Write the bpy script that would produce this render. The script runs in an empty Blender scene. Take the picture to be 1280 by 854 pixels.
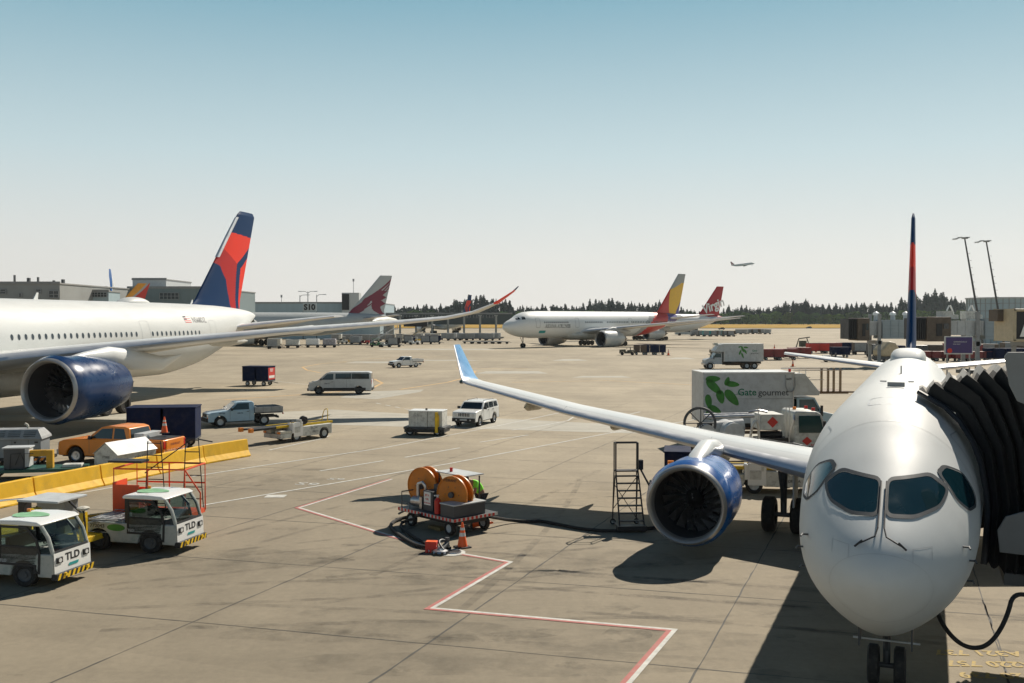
import bpy, bmesh, math, random
from mathutils import Vector, Matrix
from mathutils.bvhtree import BVHTree
R = math.radians
random.seed(7)
# ---------------------------------------------------------------- camera, sky, sun, exposure
F_PX, EYE, HORIZON = 1244.0, 6.5, 399.0
PITCH = math.atan((427-HORIZON)/F_PX)
S = bpy.context.scene
cam_d = bpy.data.cameras.new("camera"); cam = bpy.data.objects.new("camera", cam_d)
S.collection.objects.link(cam); S.camera = cam
cam.location = (0, 0, EYE); cam.rotation_euler = (R(90)-PITCH, 0, 0)
cam_d.sensor_width = 36; cam_d.lens = F_PX/1280*36; cam_d.clip_start = .1; cam_d.clip_end = 60000
SUN_EL, SUN_AZ = R(41), R(33)      # azimuth from +Y (view direction) towards +X
w = bpy.data.worlds.new("World"); S.world = w; w.use_nodes = True
nt = w.node_tree; nt.nodes.clear()
sky = nt.nodes.new("ShaderNodeTexSky"); sky.sky_type = 'NISHITA'; sky.sun_disc = False
sky.sun_elevation = SUN_EL; sky.sun_rotation = SUN_AZ
sky.air_density = 1.0; sky.dust_density = .9; sky.ozone_density = 1.0; sky.altitude = 100
bg = nt.nodes.new("ShaderNodeBackground"); bg.inputs[1].default_value = .05
wo = nt.nodes.new("ShaderNodeOutputWorld")
hs = nt.nodes.new("ShaderNodeHueSaturation"); hs.inputs['Saturation'].default_value = .62; nt.links.new(sky.outputs[0], hs.inputs['Color'])
tcw = nt.nodes.new("ShaderNodeTexCoord"); sx = nt.nodes.new("ShaderNodeSeparateXYZ"); nt.links.new(tcw.outputs['Generated'], sx.inputs[0])
rmp = nt.nodes.new("ShaderNodeValToRGB"); nt.links.new(sx.outputs[2], rmp.inputs[0])       # summer haze thickening towards the horizon
SKY_RAMP = [(0, (14.8, 13.9, 12.9)), (.06, (13.9, 13.6, 12.8)), (.16, (9.4, 11.7, 12.3)), (.31, (3.3, 7.0, 8.9)), (.42, (.25, .9, 2.0))]
for i, (p_, c_) in enumerate(SKY_RAMP):
    e = rmp.color_ramp.elements[i] if i < 2 else rmp.color_ramp.elements.new(p_)
    e.position = p_; e.color = (*c_, 1)
mxw = nt.nodes.new("ShaderNodeMix"); mxw.data_type = 'RGBA'; mxw.inputs[0].default_value = .93
nt.links.new(hs.outputs[0], mxw.inputs[6]); nt.links.new(rmp.outputs[0], mxw.inputs[7])
nt.links.new(mxw.outputs[2], bg.inputs[0]); nt.links.new(bg.outputs[0], wo.inputs[0])
sl = bpy.data.lights.new("sun", 'SUN'); sl.energy = 5; sl.angle = R(.53); sl.color = (1, .92, .80)
so = bpy.data.objects.new("sun", sl); S.collection.objects.link(so)
sd = Vector((math.sin(SUN_AZ)*math.cos(SUN_EL), math.cos(SUN_AZ)*math.cos(SUN_EL), math.sin(SUN_EL)))
so.rotation_euler = (-sd).to_track_quat('-Z', 'Y').to_euler(); so.location = (0, 0, 60)
S.view_settings.view_transform = 'Standard'; S.view_settings.look = 'None'
S.view_settings.exposure = .27; S.view_settings.gamma = 1
S.render.engine = 'CYCLES'

# ---------------------------------------------------------------- helpers
def ray(px, py):
    v = (py-427)/F_PX; u = (px-640)/F_PX
    return Vector((u, math.cos(PITCH)-v*math.sin(PITCH), -math.sin(PITCH)-v*math.cos(PITCH)))
def G(px, py, z=0):                      # ground point seen at a pixel of the 1280-wide photograph
    d = ray(px, py); t = (z-EYE)/d.z
    return Vector((d.x*t, d.y*t, z))
def P(px, py, Y):                        # point at depth Y
    d = ray(px, py); t = Y/d.y
    return Vector((d.x*t, Y, EYE+d.z*t))

MATS = {}
def mat(name, col, rough=.5, metal=0, var=.12, scale=2.0, bump=0, coat=0, dirt=0, emit=0, dcol=(.12,.1,.08), stretch=None, spec=.5):
    if name in MATS: return MATS[name]
    m = bpy.data.materials.new(name); m.use_nodes = True; n = m.node_tree.nodes; l = m.node_tree.links
    b = n['Principled BSDF']; b.inputs['Roughness'].default_value = rough; b.inputs['Metallic'].default_value = metal; b.inputs['Specular IOR Level'].default_value = spec
    b.inputs['Coat Weight'].default_value = coat; b.inputs['Coat Roughness'].default_value = .08
    tc = n.new('ShaderNodeTexCoord'); mp = n.new('ShaderNodeMapping'); l.new(tc.outputs['Object'], mp.inputs[0])
    if stretch: mp.inputs['Scale'].default_value = stretch
    nz = n.new('ShaderNodeTexNoise'); nz.inputs['Scale'].default_value = scale; nz.inputs['Detail'].default_value = 6
    l.new(mp.outputs[0], nz.inputs[0])
    rp = n.new('ShaderNodeMapRange'); rp.inputs[1].default_value = .3; rp.inputs[2].default_value = .7
    rp.inputs[3].default_value = 1-var; rp.inputs[4].default_value = 1+var*.6
    l.new(nz.outputs[0], rp.inputs[0])
    mx = n.new('ShaderNodeMix'); mx.data_type = 'RGBA'; mx.blend_type = 'MULTIPLY'; mx.inputs[0].default_value = 1
    mx.inputs[6].default_value = (*col, 1); l.new(rp.outputs[0], mx.inputs[7])
    out = mx.outputs[2]
    if dirt:
        n2 = n.new('ShaderNodeTexNoise'); n2.inputs['Scale'].default_value = scale*1.7; n2.inputs['Detail'].default_value = 9; n2.inputs['Roughness'].default_value = .7
        l.new(mp.outputs[0], n2.inputs[0])
        r2 = n.new('ShaderNodeMapRange'); r2.inputs[1].default_value = .48; r2.inputs[2].default_value = .68; r2.inputs[3].default_value = 0; r2.inputs[4].default_value = dirt
        l.new(n2.outputs[0], r2.inputs[0])
        m2 = n.new('ShaderNodeMix'); m2.data_type = 'RGBA'; l.new(r2.outputs[0], m2.inputs[0]); l.new(out, m2.inputs[6]); m2.inputs[7].default_value = (*dcol, 1)
        out = m2.outputs[2]
    l.new(out, b.inputs['Base Color'])
    rr = n.new('ShaderNodeMapRange'); rr.inputs[1].default_value = .3; rr.inputs[2].default_value = .7
    rr.inputs[3].default_value = max(.02, rough-.06); rr.inputs[4].default_value = min(1, rough+.1)
    l.new(nz.outputs[0], rr.inputs[0]); l.new(rr.outputs[0], b.inputs['Roughness'])
    if bump:
        bp = n.new('ShaderNodeBump'); bp.inputs['Strength'].default_value = bump; bp.inputs['Distance'].default_value = .02
        l.new(nz.outputs[0], bp.inputs['Height']); l.new(bp.outputs[0], b.inputs['Normal'])
    if emit:
        b.inputs['Emission Color'].default_value = (*col, 1); b.inputs['Emission Strength'].default_value = emit
    m.diffuse_color = (*col, 1); MATS[name] = m
    return m

WHITE = mat('white_gloss_paint', (.80,.80,.77), .28, coat=.4, var=.05, scale=.6)
WHITED = mat('worn_white_paint', (.62,.62,.57), .5, var=.15, dirt=.5, scale=2.5)
OFFW = mat('cream_paint', (.60,.57,.48), .5, var=.2, dirt=.5, scale=3)
GREY = mat('grey_paint', (.30,.31,.31), .5, var=.15, dirt=.25)
LGREY = mat('light_grey_paint', (.52,.54,.54), .45, var=.1, dirt=.25)
DGREY = mat('dark_grey_metal', (.07,.075,.08), .5, var=.25, dirt=.2)
BLACK = mat('black_plastic', (.018,.018,.02), .5, var=.3)
RUBBER = mat('tyre_rubber', (.022,.021,.02), .85, var=.35, scale=6, dirt=.3)
GLASS = mat('dark_glass', (.015,.025,.03), .06, var=.1, coat=.3)
GLASSB = mat('teal_glass', (.01,.05,.055), .07, var=.1)
STEEL = mat('bare_steel', (.55,.55,.55), .35, .9, var=.15, scale=4, dirt=.15)
CHROME = mat('polished_metal', (.75,.75,.76), .16, 1, var=.05)
YEL = mat('yellow_paint', (.78,.50,.01), .5, var=.15, dirt=.35)
YELB = mat('barrier_yellow', (.88,.50,.008), .55, var=.10, scale=1.2, dirt=.3, bump=.15, dcol=(.3,.22,.06))
ORG = mat('orange_paint', (.80,.24,.015), .35, coat=.3, var=.06)
SORG = mat('safety_orange', (.90,.13,.02), .5, var=.1, scale=5)
RED = mat('red_paint', (.60,.03,.02), .42, var=.12, dirt=.15)
DRED = mat('maroon_paint', (.22,.03,.03), .5, var=.2, dirt=.3)
BLUE = mat('airline_blue', (.003,.085,.32), .28, coat=.25, spec=.35, var=.05)
NAVY = mat('navy_paint', (.006,.014,.05), .75, spec=.15, var=.2, dirt=.15)
LBLUE = mat('pale_blue_paint', (.30,.45,.56), .4, coat=.3, var=.06, dirt=.15)
SKYB = mat('sky_blue_paint', (.16,.38,.66), .3, coat=.3, var=.05)
GREEN = mat('leaf_green', (.05,.22,.03), .5, var=.3, scale=4)
LIME = mat('hi_vis_green', (.28,.95,.06), .7, var=.15, scale=8)
TEAL = mat('teal_print', (.02,.30,.30), .5)
SKIN = mat('skin', (.42,.23,.15), .6)
CLOTH = mat('dark_cloth', (.03,.035,.05), .9)
REFL = mat('reflective_grey', (.65,.65,.62), .4)
WHITEP = mat('white_line_paint', (.58,.57,.52), .75, var=.25, scale=4, dirt=.6, dcol=(.36,.34,.29))
LAMPR = mat('red_lens', (.55,.01,.01), .2)
LAMPW = mat('clear_lens', (.7,.7,.68), .1)
LAMPO = mat('amber_lens', (.9,.25,.02), .25)

def tag(o, label=None, cat=None, group=None, kind=None):
    if label: o['label'] = label
    if cat: o['category'] = cat
    if group: o['group'] = group
    if kind: o['kind'] = kind
    return o
def thing(name, loc, rz, label, cat, group=None):
    o = bpy.data.objects.new(name, None); S.collection.objects.link(o)
    o.location = loc; o.rotation_euler = (0, 0, rz); o.empty_display_size = .3
    return tag(o, label, cat, group)
def dup(root, loc, rz, label=None, group=None, scale=None):
    def cp(o, par):
        c = o.copy(); S.collection.objects.link(c)
        if par: c.parent = par
        for ch in KIDS.get(o.name, []): cp(ch, c)
        return c
    r = cp(root, None); r.location = loc; r.rotation_euler = (0, 0, rz)
    if scale: r.scale = (scale,)*3 if not isinstance(scale, tuple) else scale
    if label: r['label'] = label
    if group: r['group'] = group
    return r
KIDS = {}
TXT = {}
def text_geo(s, bold=.0):
    k = (s, bold)
    if k not in TXT:
        c = bpy.data.curves.new('t', 'FONT'); c.body = s; c.size = 1; c.align_x = 'CENTER'; c.align_y = 'CENTER'; c.offset = bold; c.resolution_u = 3
        o = bpy.data.objects.new('t', c); m = bpy.data.meshes.new_from_object(o)
        TXT[k] = ([v.co.copy() for v in m.vertices], [tuple(p.vertices) for p in m.polygons])
        bpy.data.objects.remove(o); bpy.data.meshes.remove(m); bpy.data.curves.remove(c)
    return TXT[k]
def frame(o, x, y):                       # matrix with origin o, x axis, y axis (z = x cross y)
    x = Vector(x).normalized(); y = Vector(y); y = (y-x*y.dot(x)).normalized(); z = x.cross(y)
    m = Matrix((x, y, z)).transposed().to_4x4(); m.translation = Vector(o); return m

class MB:
    def __init__(s): s.v = []; s.f = []; s.m = []; s.T = Matrix.Identity(4)
    def add(s, vs, fs, mi=0):
        n = len(s.v); s.v += [s.T @ Vector(v) for v in vs]
        s.f += [tuple(i+n for i in f) for f in fs]; s.m += [mi]*len(fs) if isinstance(mi, int) else mi
        return s
    def box(s, c, d, mi=0, rot=None):
        x, y, z = d[0]/2, d[1]/2, d[2]/2
        vs = [Vector((a*x, b*y, e*z)) for a in (-1,1) for b in (-1,1) for e in (-1,1)]
        if rot: vs = [rot @ v for v in vs]
        vs = [v+Vector(c) for v in vs]
        return s.add(vs, [(0,1,3,2),(4,6,7,5),(0,4,5,1),(2,3,7,6),(0,2,6,4),(1,5,7,3)], mi)
    def bb(s, a, b, mi=0):
        return s.box([(a[i]+b[i])/2 for i in range(3)], [abs(b[i]-a[i]) for i in range(3)], mi)
    def cyl(s, p0, p1, r0, r1=None, n=14, mi=0):
        r1 = r0 if r1 is None else r1; p0 = Vector(p0); p1 = Vector(p1); d = (p1-p0).normalized()
        u = d.orthogonal().normalized(); w_ = d.cross(u)
        vs = [p+r*(u*math.cos(2*math.pi*i/n)+w_*math.sin(2*math.pi*i/n)) for p, r in ((p0, r0), (p1, r1)) for i in range(n)]
        fs = [(i, (i+1)%n, n+(i+1)%n, n+i) for i in range(n)]+[tuple(range(n))[::-1], tuple(range(n, 2*n))]
        return s.add(vs, fs, mi)
    def tube(s, pts, r, n=8, mi=0, smooth=0):
        pts = [Vector(p) for p in pts]
        for _ in range(smooth):
            q = [pts[0]]
            for a, b in zip(pts, pts[1:]): q += [a*.75+b*.25, a*.25+b*.75]
            pts = q+[pts[-1]]
        rings = []; u = None
        for i, p in enumerate(pts):
            d = (pts[min(i+1, len(pts)-1)]-pts[max(i-1, 0)]).normalized()
            u = d.orthogonal().normalized() if u is None else (u-d*u.dot(d)).normalized()
            w_ = d.cross(u); rings.append([p+r*(u*math.cos(2*math.pi*k/n)+w_*math.sin(2*math.pi*k/n)) for k in range(n)])
        return s.loft(rings, mi=mi)
    def loft(s, rings, caps=True, mi=0, closed=True, mf=None):
        n = len(rings[0]); vs = [v for r in rings for v in r]; fs = []; ms = []
        for i in range(len(rings)-1):
            for k in range(n if closed else n-1):
                k2 = (k+1) % n
                fs.append((i*n+k, i*n+k2, (i+1)*n+k2, (i+1)*n+k)); ms.append(mf(i, k) if mf else mi)
        if caps: fs += [tuple(range(n))[::-1], tuple(range((len(rings)-1)*n, len(rings)*n))]; ms += [ms[0], ms[-1]]
        return s.add(vs, fs, ms)
    def prism(s, poly, M_, h, mi=0, taper=None):
        # poly in local xy of matrix M_, extruded along +z by h; taper(x,y)-> shift in z of far side
        n = len(poly)
        a = [M_ @ Vector((p[0], p[1], 0)) for p in poly]; b = [M_ @ Vector((p[0], p[1], h)) for p in poly]
        return s.add(a+b, [tuple(range(n))[::-1], tuple(range(n, 2*n))]+[(i, (i+1)%n, n+(i+1)%n, n+i) for i in range(n)], mi)
    def side(s, poly, w0, mi=0, wf=None):
        # poly of (x,z); symmetric body between y=-w and y=+w, w may depend on z
        n = len(poly); wf = wf or (lambda x, z: w0)
        a = [(x, -wf(x, z), z) for x, z in poly]; b = [(x, wf(x, z), z) for x, z in poly]
        return s.add(a+b, [tuple(range(n)), tuple(range(n, 2*n))[::-1]]+[(i, n+i, n+(i+1)%n, (i+1)%n) for i in range(n)], mi)
    def rev(s, prof, o=(0,0,0), ax=(1,0,0), n=32, mi=0, mf=None, a0=0, a1=2*math.pi):
        ax = Vector(ax).normalized(); u = ax.orthogonal().normalized(); w_ = ax.cross(u); o = Vector(o)
        rings = [[o+ax*x+r*(u*math.cos(2*math.pi*k/n)+w_*math.sin(2*math.pi*k/n)) for k in range(n)] for x, r in prof]
        return s.loft(rings, caps=False, mi=mi, mf=mf)
    def text(s, t, size, M_, mi=0, bold=.02, sx=1):
        vs, fs = text_geo(t, bold)
        return s.add([M_ @ Vector((v.x*size*sx, v.y*size, 0)) for v in vs], fs, mi)
    def build(s, name, mats, parent=None, smooth=False, bevel=0, loc=None, rz=0, seg=2, ang=35, recalc=True):
        me = bpy.data.meshes.new(name)
        me.from_pydata([tuple(v) for v in s.v], [], s.f)
        mats = mats if isinstance(mats, (list, tuple)) else [mats]
        for m in mats: me.materials.append(m)
        me.polygons.foreach_set('material_index', s.m)
        if recalc:
            bm = bmesh.new(); bm.from_mesh(me); bmesh.ops.remove_doubles(bm, verts=bm.verts, dist=1e-5); bmesh.ops.recalc_face_normals(bm, faces=bm.faces); bm.to_mesh(me); bm.free()
        if smooth:
            me.polygons.foreach_set('use_smooth', [True]*len(me.polygons)); me.set_sharp_from_angle(angle=R(ang))
        me.update()
        o = bpy.data.objects.new(name, me); S.collection.objects.link(o)
        if parent: o.parent = parent; KIDS.setdefault(parent.name, []).append(o)
        if loc is not None: o.location = loc
        o.rotation_euler = (0, 0, rz)
        if bevel:
            b = o.modifiers.new('b', 'BEVEL'); b.width = bevel; b.segments = seg; b.limit_method = 'ANGLE'; b.angle_limit = R(40)
        return o
def part(name, mats, parent, fn, **k):
    m = MB(); fn(m); return m.build(name, mats, parent, **k)

def wheel(root, x, y, r, wd, tyre=None, rim=None, name='wheel', z=None, steer=0):
    z = r if z is None else z
    a = Vector((-math.sin(steer), math.cos(steer), 0)); c = Vector((x, y, z))
    m = MB(); h = wd/2
    m.rev([(-h*.7, r*.58), (-h, r*.66), (-h, r*.9), (-h*.75, r), (h*.75, r), (h, r*.9), (h, r*.66), (h*.7, r*.58), (-h*.7, r*.58)], c, a, n=22)
    t = m.build(name, tyre or RUBBER, root, smooth=True)
    m = MB(); m.rev([(-h*.55, .01), (-h*.6, r*.2), (-h*.35, r*.25), (-h*.4, r*.5), (-h*.75, r*.6), (h*.75, r*.6), (h*.4, r*.5), (h*.35, r*.25), (h*.6, r*.2), (h*.55, .01)], c, a, n=16)
    m.build('rim', rim or LGREY, t, smooth=True)
    return t
def interp(tbl, x):
    if x <= tbl[0][0]: return tbl[0][1:]
    for a, b in zip(tbl, tbl[1:]):
        if x <= b[0]:
            t = (x-a[0])/(b[0]-a[0]); return tuple(p+(q-p)*t for p, q in zip(a[1:], b[1:]))
    return tbl[-1][1:]
def smooth_tbl(tbl, x):                   # Catmull-Rom style (monotone-ish) interpolation of a table
    n = len(tbl)
    for i in range(n-1):
        if x <= tbl[i+1][0] or i == n-2:
            break
    p1, p2 = tbl[i], tbl[i+1]; h = p2[0]-p1[0]; t = min(max((x-p1[0])/h, 0), 1)
    out = []
    for k in range(1, len(p1)):
        d = (p2[k]-p1[k])/h
        def slope(j):
            if j == 0: return (tbl[1][k]-tbl[0][k])/(tbl[1][0]-tbl[0][0])*1.4
            if j == n-1: return (tbl[-1][k]-tbl[-2][k])/(tbl[-1][0]-tbl[-2][0])
            a = (tbl[j][k]-tbl[j-1][k])/(tbl[j][0]-tbl[j-1][0]); b = (tbl[j+1][k]-tbl[j][k])/(tbl[j+1][0]-tbl[j][0])
            return 0 if a*b <= 0 else 2*a*b/(a+b)
        m1, m2 = slope(i), slope(i+1)
        out.append((2*t**3-3*t*t+1)*p1[k]+(t**3-2*t*t+t)*h*m1+(-2*t**3+3*t*t)*p2[k]+(t**3-t*t)*h*m2)
    return out
def clip_grid(polys, step):               # polygons [(u,v)..] cut along a grid so they can be draped
    bm = bmesh.new()
    for p in polys:
        try: bm.faces.new([bm.verts.new((a, b, 0)) for a, b in p])
        except Exception: pass
    us = [v.co.x for v in bm.verts]; vs = [v.co.y for v in bm.verts]
    for ax, lo, hi in ((0, min(us), max(us)), (1, min(vs), max(vs))):
        k = lo+step
        while k < hi:
            no = (1, 0, 0) if ax == 0 else (0, 1, 0); co = (k, 0, 0) if ax == 0 else (0, k, 0)
            bmesh.ops.bisect_plane(bm, geom=bm.verts[:]+bm.edges[:]+bm.faces[:], dist=1e-6, plane_co=co, plane_no=no)
            k += step
    bmesh.ops.triangulate(bm, faces=[f for f in bm.faces if len(f.verts) > 4])
    bm.verts.index_update()
    r = ([(v.co.x, v.co.y) for v in bm.verts], [tuple(v.index for v in f.verts) for f in bm.faces]); bm.free(); return r
def drape(m, polys, M_, bvh, off=.006, step=.15, mi=0, tris=None):
    # M_: plane frame (local xy holds the polygons, rays go along local -z) in the aircraft's coordinates
    pts, fs = tris if tris else clip_grid(polys, step)
    d = -(M_.to_3x3() @ Vector((0, 0, 1))); out = []; ok = []
    for p in pts:
        o = M_ @ Vector((p[0], p[1], 0)); h = bvh.ray_cast(o, d)
        if h[0] is None: out.append(o); ok.append(False)
        else:
            nn = h[1] if h[1].dot(d) < 0 else -h[1]
            out.append(h[0]+nn*off); ok.append(True)
    m.add(out, [f for f in fs if all(ok[i] for i in f)], mi)
def ringpoly(poly, wd):                   # frame strips round a polygon
    n = len(poly); c = Vector((sum(p[0] for p in poly)/n, sum(p[1] for p in poly)/n)); res = []
    def off(i):
        p = Vector(poly[i]); a = (p-Vector(poly[i-1])).normalized(); b = (Vector(poly[(i+1)%n])-p).normalized()
        na = Vector((a.y, -a.x)); nb = Vector((b.y, -b.x)); q = na+nb
        q = q/max(q.length_squared/2, .3)
        if q.dot(p-c) < 0: q = -q
        return p+q*wd
    o = [off(i) for i in range(n)]
    return [[poly[i], poly[(i+1)%n], tuple(o[(i+1)%n]), tuple(o[i])] for i in range(n)], [tuple(p) for p in o]
def roundpoly(poly, r, k=4):
    n = len(poly); out = []
    for i in range(n):
        p = Vector(poly[i]); a = Vector(poly[i-1]); b = Vector(poly[(i+1)%n])
        da = (a-p); db = (b-p); ra = min(r, da.length*.45); rb = min(r, db.length*.45)
        s0 = p+da.normalized()*ra; s1 = p+db.normalized()*rb
        for j in range(k+1):
            t = j/k; out.append(tuple(s0*(1-t)**2+p*2*t*(1-t)+s1*t*t))
    return out
def inpoly(p, poly):
    x, y = p; c = False; n = len(poly)
    for i in range(n):
        x1, y1 = poly[i]; x2, y2 = poly[i-1]
        if (y1 > y) != (y2 > y) and x < (x2-x1)*(y-y1)/(y2-y1)+x1: c = not c
    return c
# ---------------------------------------------------------------- aircraft
def airfoil(n=12, th=.12, cam_=.02):
    xs = [(1-math.cos(math.pi*i/n))/2 for i in range(n+1)]
    f = lambda x: 5*th*(.2969*math.sqrt(x)-.126*x-.3516*x*x+.2843*x**3-.1036*x**4)
    up = [(x, f(x)+cam_*4*x*(1-x)) for x in xs]; lo = [(x, -f(x)+cam_*4*x*(1-x)) for x in xs[1:-1][::-1]]
    return up+lo
def wingmesh(m, secs, side=1, sub=1, mf=None, mi=0):
    # secs: (x_le, y, z, chord, thickness, twist_deg, (ny,nz))
    rings = []
    full = []
    for a, b in zip(secs, secs[1:]):
        for i in range(sub): 
            t = i/sub; full.append([p+(q-p)*t for p, q in zip(a[:6], b[:6])]+[Vector(a[6]).lerp(Vector(b[6]), t)])
    full.append(list(secs[-1][:6])+[Vector(secs[-1][6])])
    for x, y, z, c, th, tw, nv in full:
        nv = nv.normalized(); tw = R(tw); rg = []
        for u, v in airfoil(12, th):
            px = u*c; pz = v*c; X = px*math.cos(tw)+pz*math.sin(tw); Z = -px*math.sin(tw)+pz*math.cos(tw)
            rg.append(Vector((x+X, side*(y+Z*nv.x), z+Z*nv.y)))
        rings.append(rg)
    m.loft(rings, mf=mf, mi=mi)
UPV = (0, 1)
def finmesh(secs, colf, mats, nch=60, nsp=90):
    # secs: (x_le, z, chord, thickness); colf(u,v)->material index, v = 0 base .. 1 tip
    m = MB(); xs = [(1-math.cos(math.pi*i/nch))/2 for i in range(nch+1)]
    z0, z1 = secs[0][1], secs[-1][1]; rings = []; rows = []
    tb = [(s[1], s[0], s[2], s[3]) for s in secs]
    for j in range(nsp+1):
        z = z0+(z1-z0)*j/nsp; x, c, th = interp(tb, z); rg = []
        f = lambda q: 5*th*(.2969*math.sqrt(q)-.126*q-.3516*q*q+.2843*q**3-.1036*q**4)*c
        up = [Vector((x+q*c, f(q), z)) for q in xs]; lo = [Vector((x+q*c, -f(q), z)) for q in xs[1:-1][::-1]]
        rings.append(up+lo)
    n = len(rings[0])
    def mf(i, k):
        kk = k if k < nch else n-1-k
        u = (xs[kk]+xs[min(kk+1, nch)])/2; return colf(u, (i+.5)/nsp)
    m.loft(rings, mf=mf); return m
DELTA_BR = [(-.1,.775),(.1,.765),(1.05,.74),(1.05,.665),(.64,.457),(.12,.576),(-.1,.63)]
DELTA_DR = [(-.1,.63),(.12,.576),(.64,.457),(.91,0),(.79,0),(.45,.28),(.14,.42),(-.1,.46)]
DELTA_RR = [(1.05,.56),(.81,.41),(.985,0),(1.05,0)]
def delta_fin(u, v):
    if inpoly((u, v), DELTA_BR): return 1
    if inpoly((u, v), DELTA_RR): return 1
    if inpoly((u, v), DELTA_DR): return 2
    return 0
FIN_BLUE = mat('fin_navy_blue', (.005,.035,.11), .5, spec=.12, var=.06, scale=.4)
FIN_RED = mat('fin_bright_red', (.80,.04,.018), .5, spec=.2, var=.05, scale=.4)
FIN_DRED = mat('fin_dark_red', (.45,.018,.018), .5, spec=.2, var=.05, scale=.4)
AIRW = mat('fuselage_white', (.60,.615,.60), .55, spec=.3, coat=.04, var=.05, scale=.35, stretch=(1,3,3), dirt=.10, dcol=(.42,.41,.37))
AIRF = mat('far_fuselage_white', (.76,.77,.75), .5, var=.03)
WINGW = mat('wing_white', (.70,.71,.69), .35, coat=.2, var=.06, scale=.3)
WINGG = mat('wing_grey', (.45,.46,.46), .45, var=.1, scale=.4, dirt=.15)
LEAD = mat('leading_edge_metal', (.72,.73,.74), .38, .6, var=.0)
NACW = mat('nacelle_white', (.60,.60,.57), .3, coat=.3, var=.06)
FRAMEG = mat('window_frame_grey', (.06,.068,.076), .6, spec=.12, var=.12)
SEAM = mat('panel_seam_grey', (.36,.38,.39), .5, var=.1)
WIN = mat('cabin_window_dark', (.05,.06,.07), .15, var=.1)
HOTM = mat('burnt_metal', (.20,.17,.15), .4, .8, var=.2, scale=3)
FANM = mat('fan_blade_metal', (.42,.42,.43), .28, .9, var=.1)
DUCT = mat('inlet_liner_dark', (.05,.05,.055), .55, var=.15)
UNDER = mat('belly_off_white', (.55,.54,.49), .45, var=.12, scale=.5, dirt=.3)

def fuselage(root, tbl, nseg=56, nst=90, mats=None, colf=None, power=2.0, name='fuselage', egg=lambda s: 0):
    L = tbl[-1][0]; m = MB(); rings = []; ss = []
    for i in range(nst+1):
        t = i/nst; s = L*(t**1.7 if t < .0 else t)
        ss.append(s)
    ss = sorted(set([.0, .02, .06, .12, .2, .3, .42, .56, .72, .9, 1.1, 1.35, 1.6, 1.9, 2.2, 2.6, 3, 3.5]+ss))
    for s in ss:
        wd, top, bot = smooth_tbl(tbl, s); rg = []
        k = .5 
        zc = (top+bot)/2
        for j in range(nseg):
            a = 2*math.pi*j/nseg; c, sn = math.cos(a), math.sin(a)
            rg.append(Vector((s, wd*sn*(1-egg(s)*c*c if c < 0 else 1), zc+(top-zc)*c)))
        rings.append(rg)
    def mf(i, k):
        if not colf: return 0
        return colf((ss[i]+ss[i+1])/2, rings[i][k].y, rings[i][k].z)
    m.loft(rings, mf=mf)
    bvh = BVHTree.FromPolygons(m.v, [tuple(f) for f in m.f])
    o = m.build(name, mats or [AIRW], root, smooth=True, ang=60)
    return o, bvh
def sideframe(s, z, sgn, far=30):          # plane beside the fuselage; sgn=+1 for +y side; local x runs forward/aft so text reads
    o = (s, sgn*far, z); x = (-sgn, 0, 0); return frame(o, x, (0, 0, 1))
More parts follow.
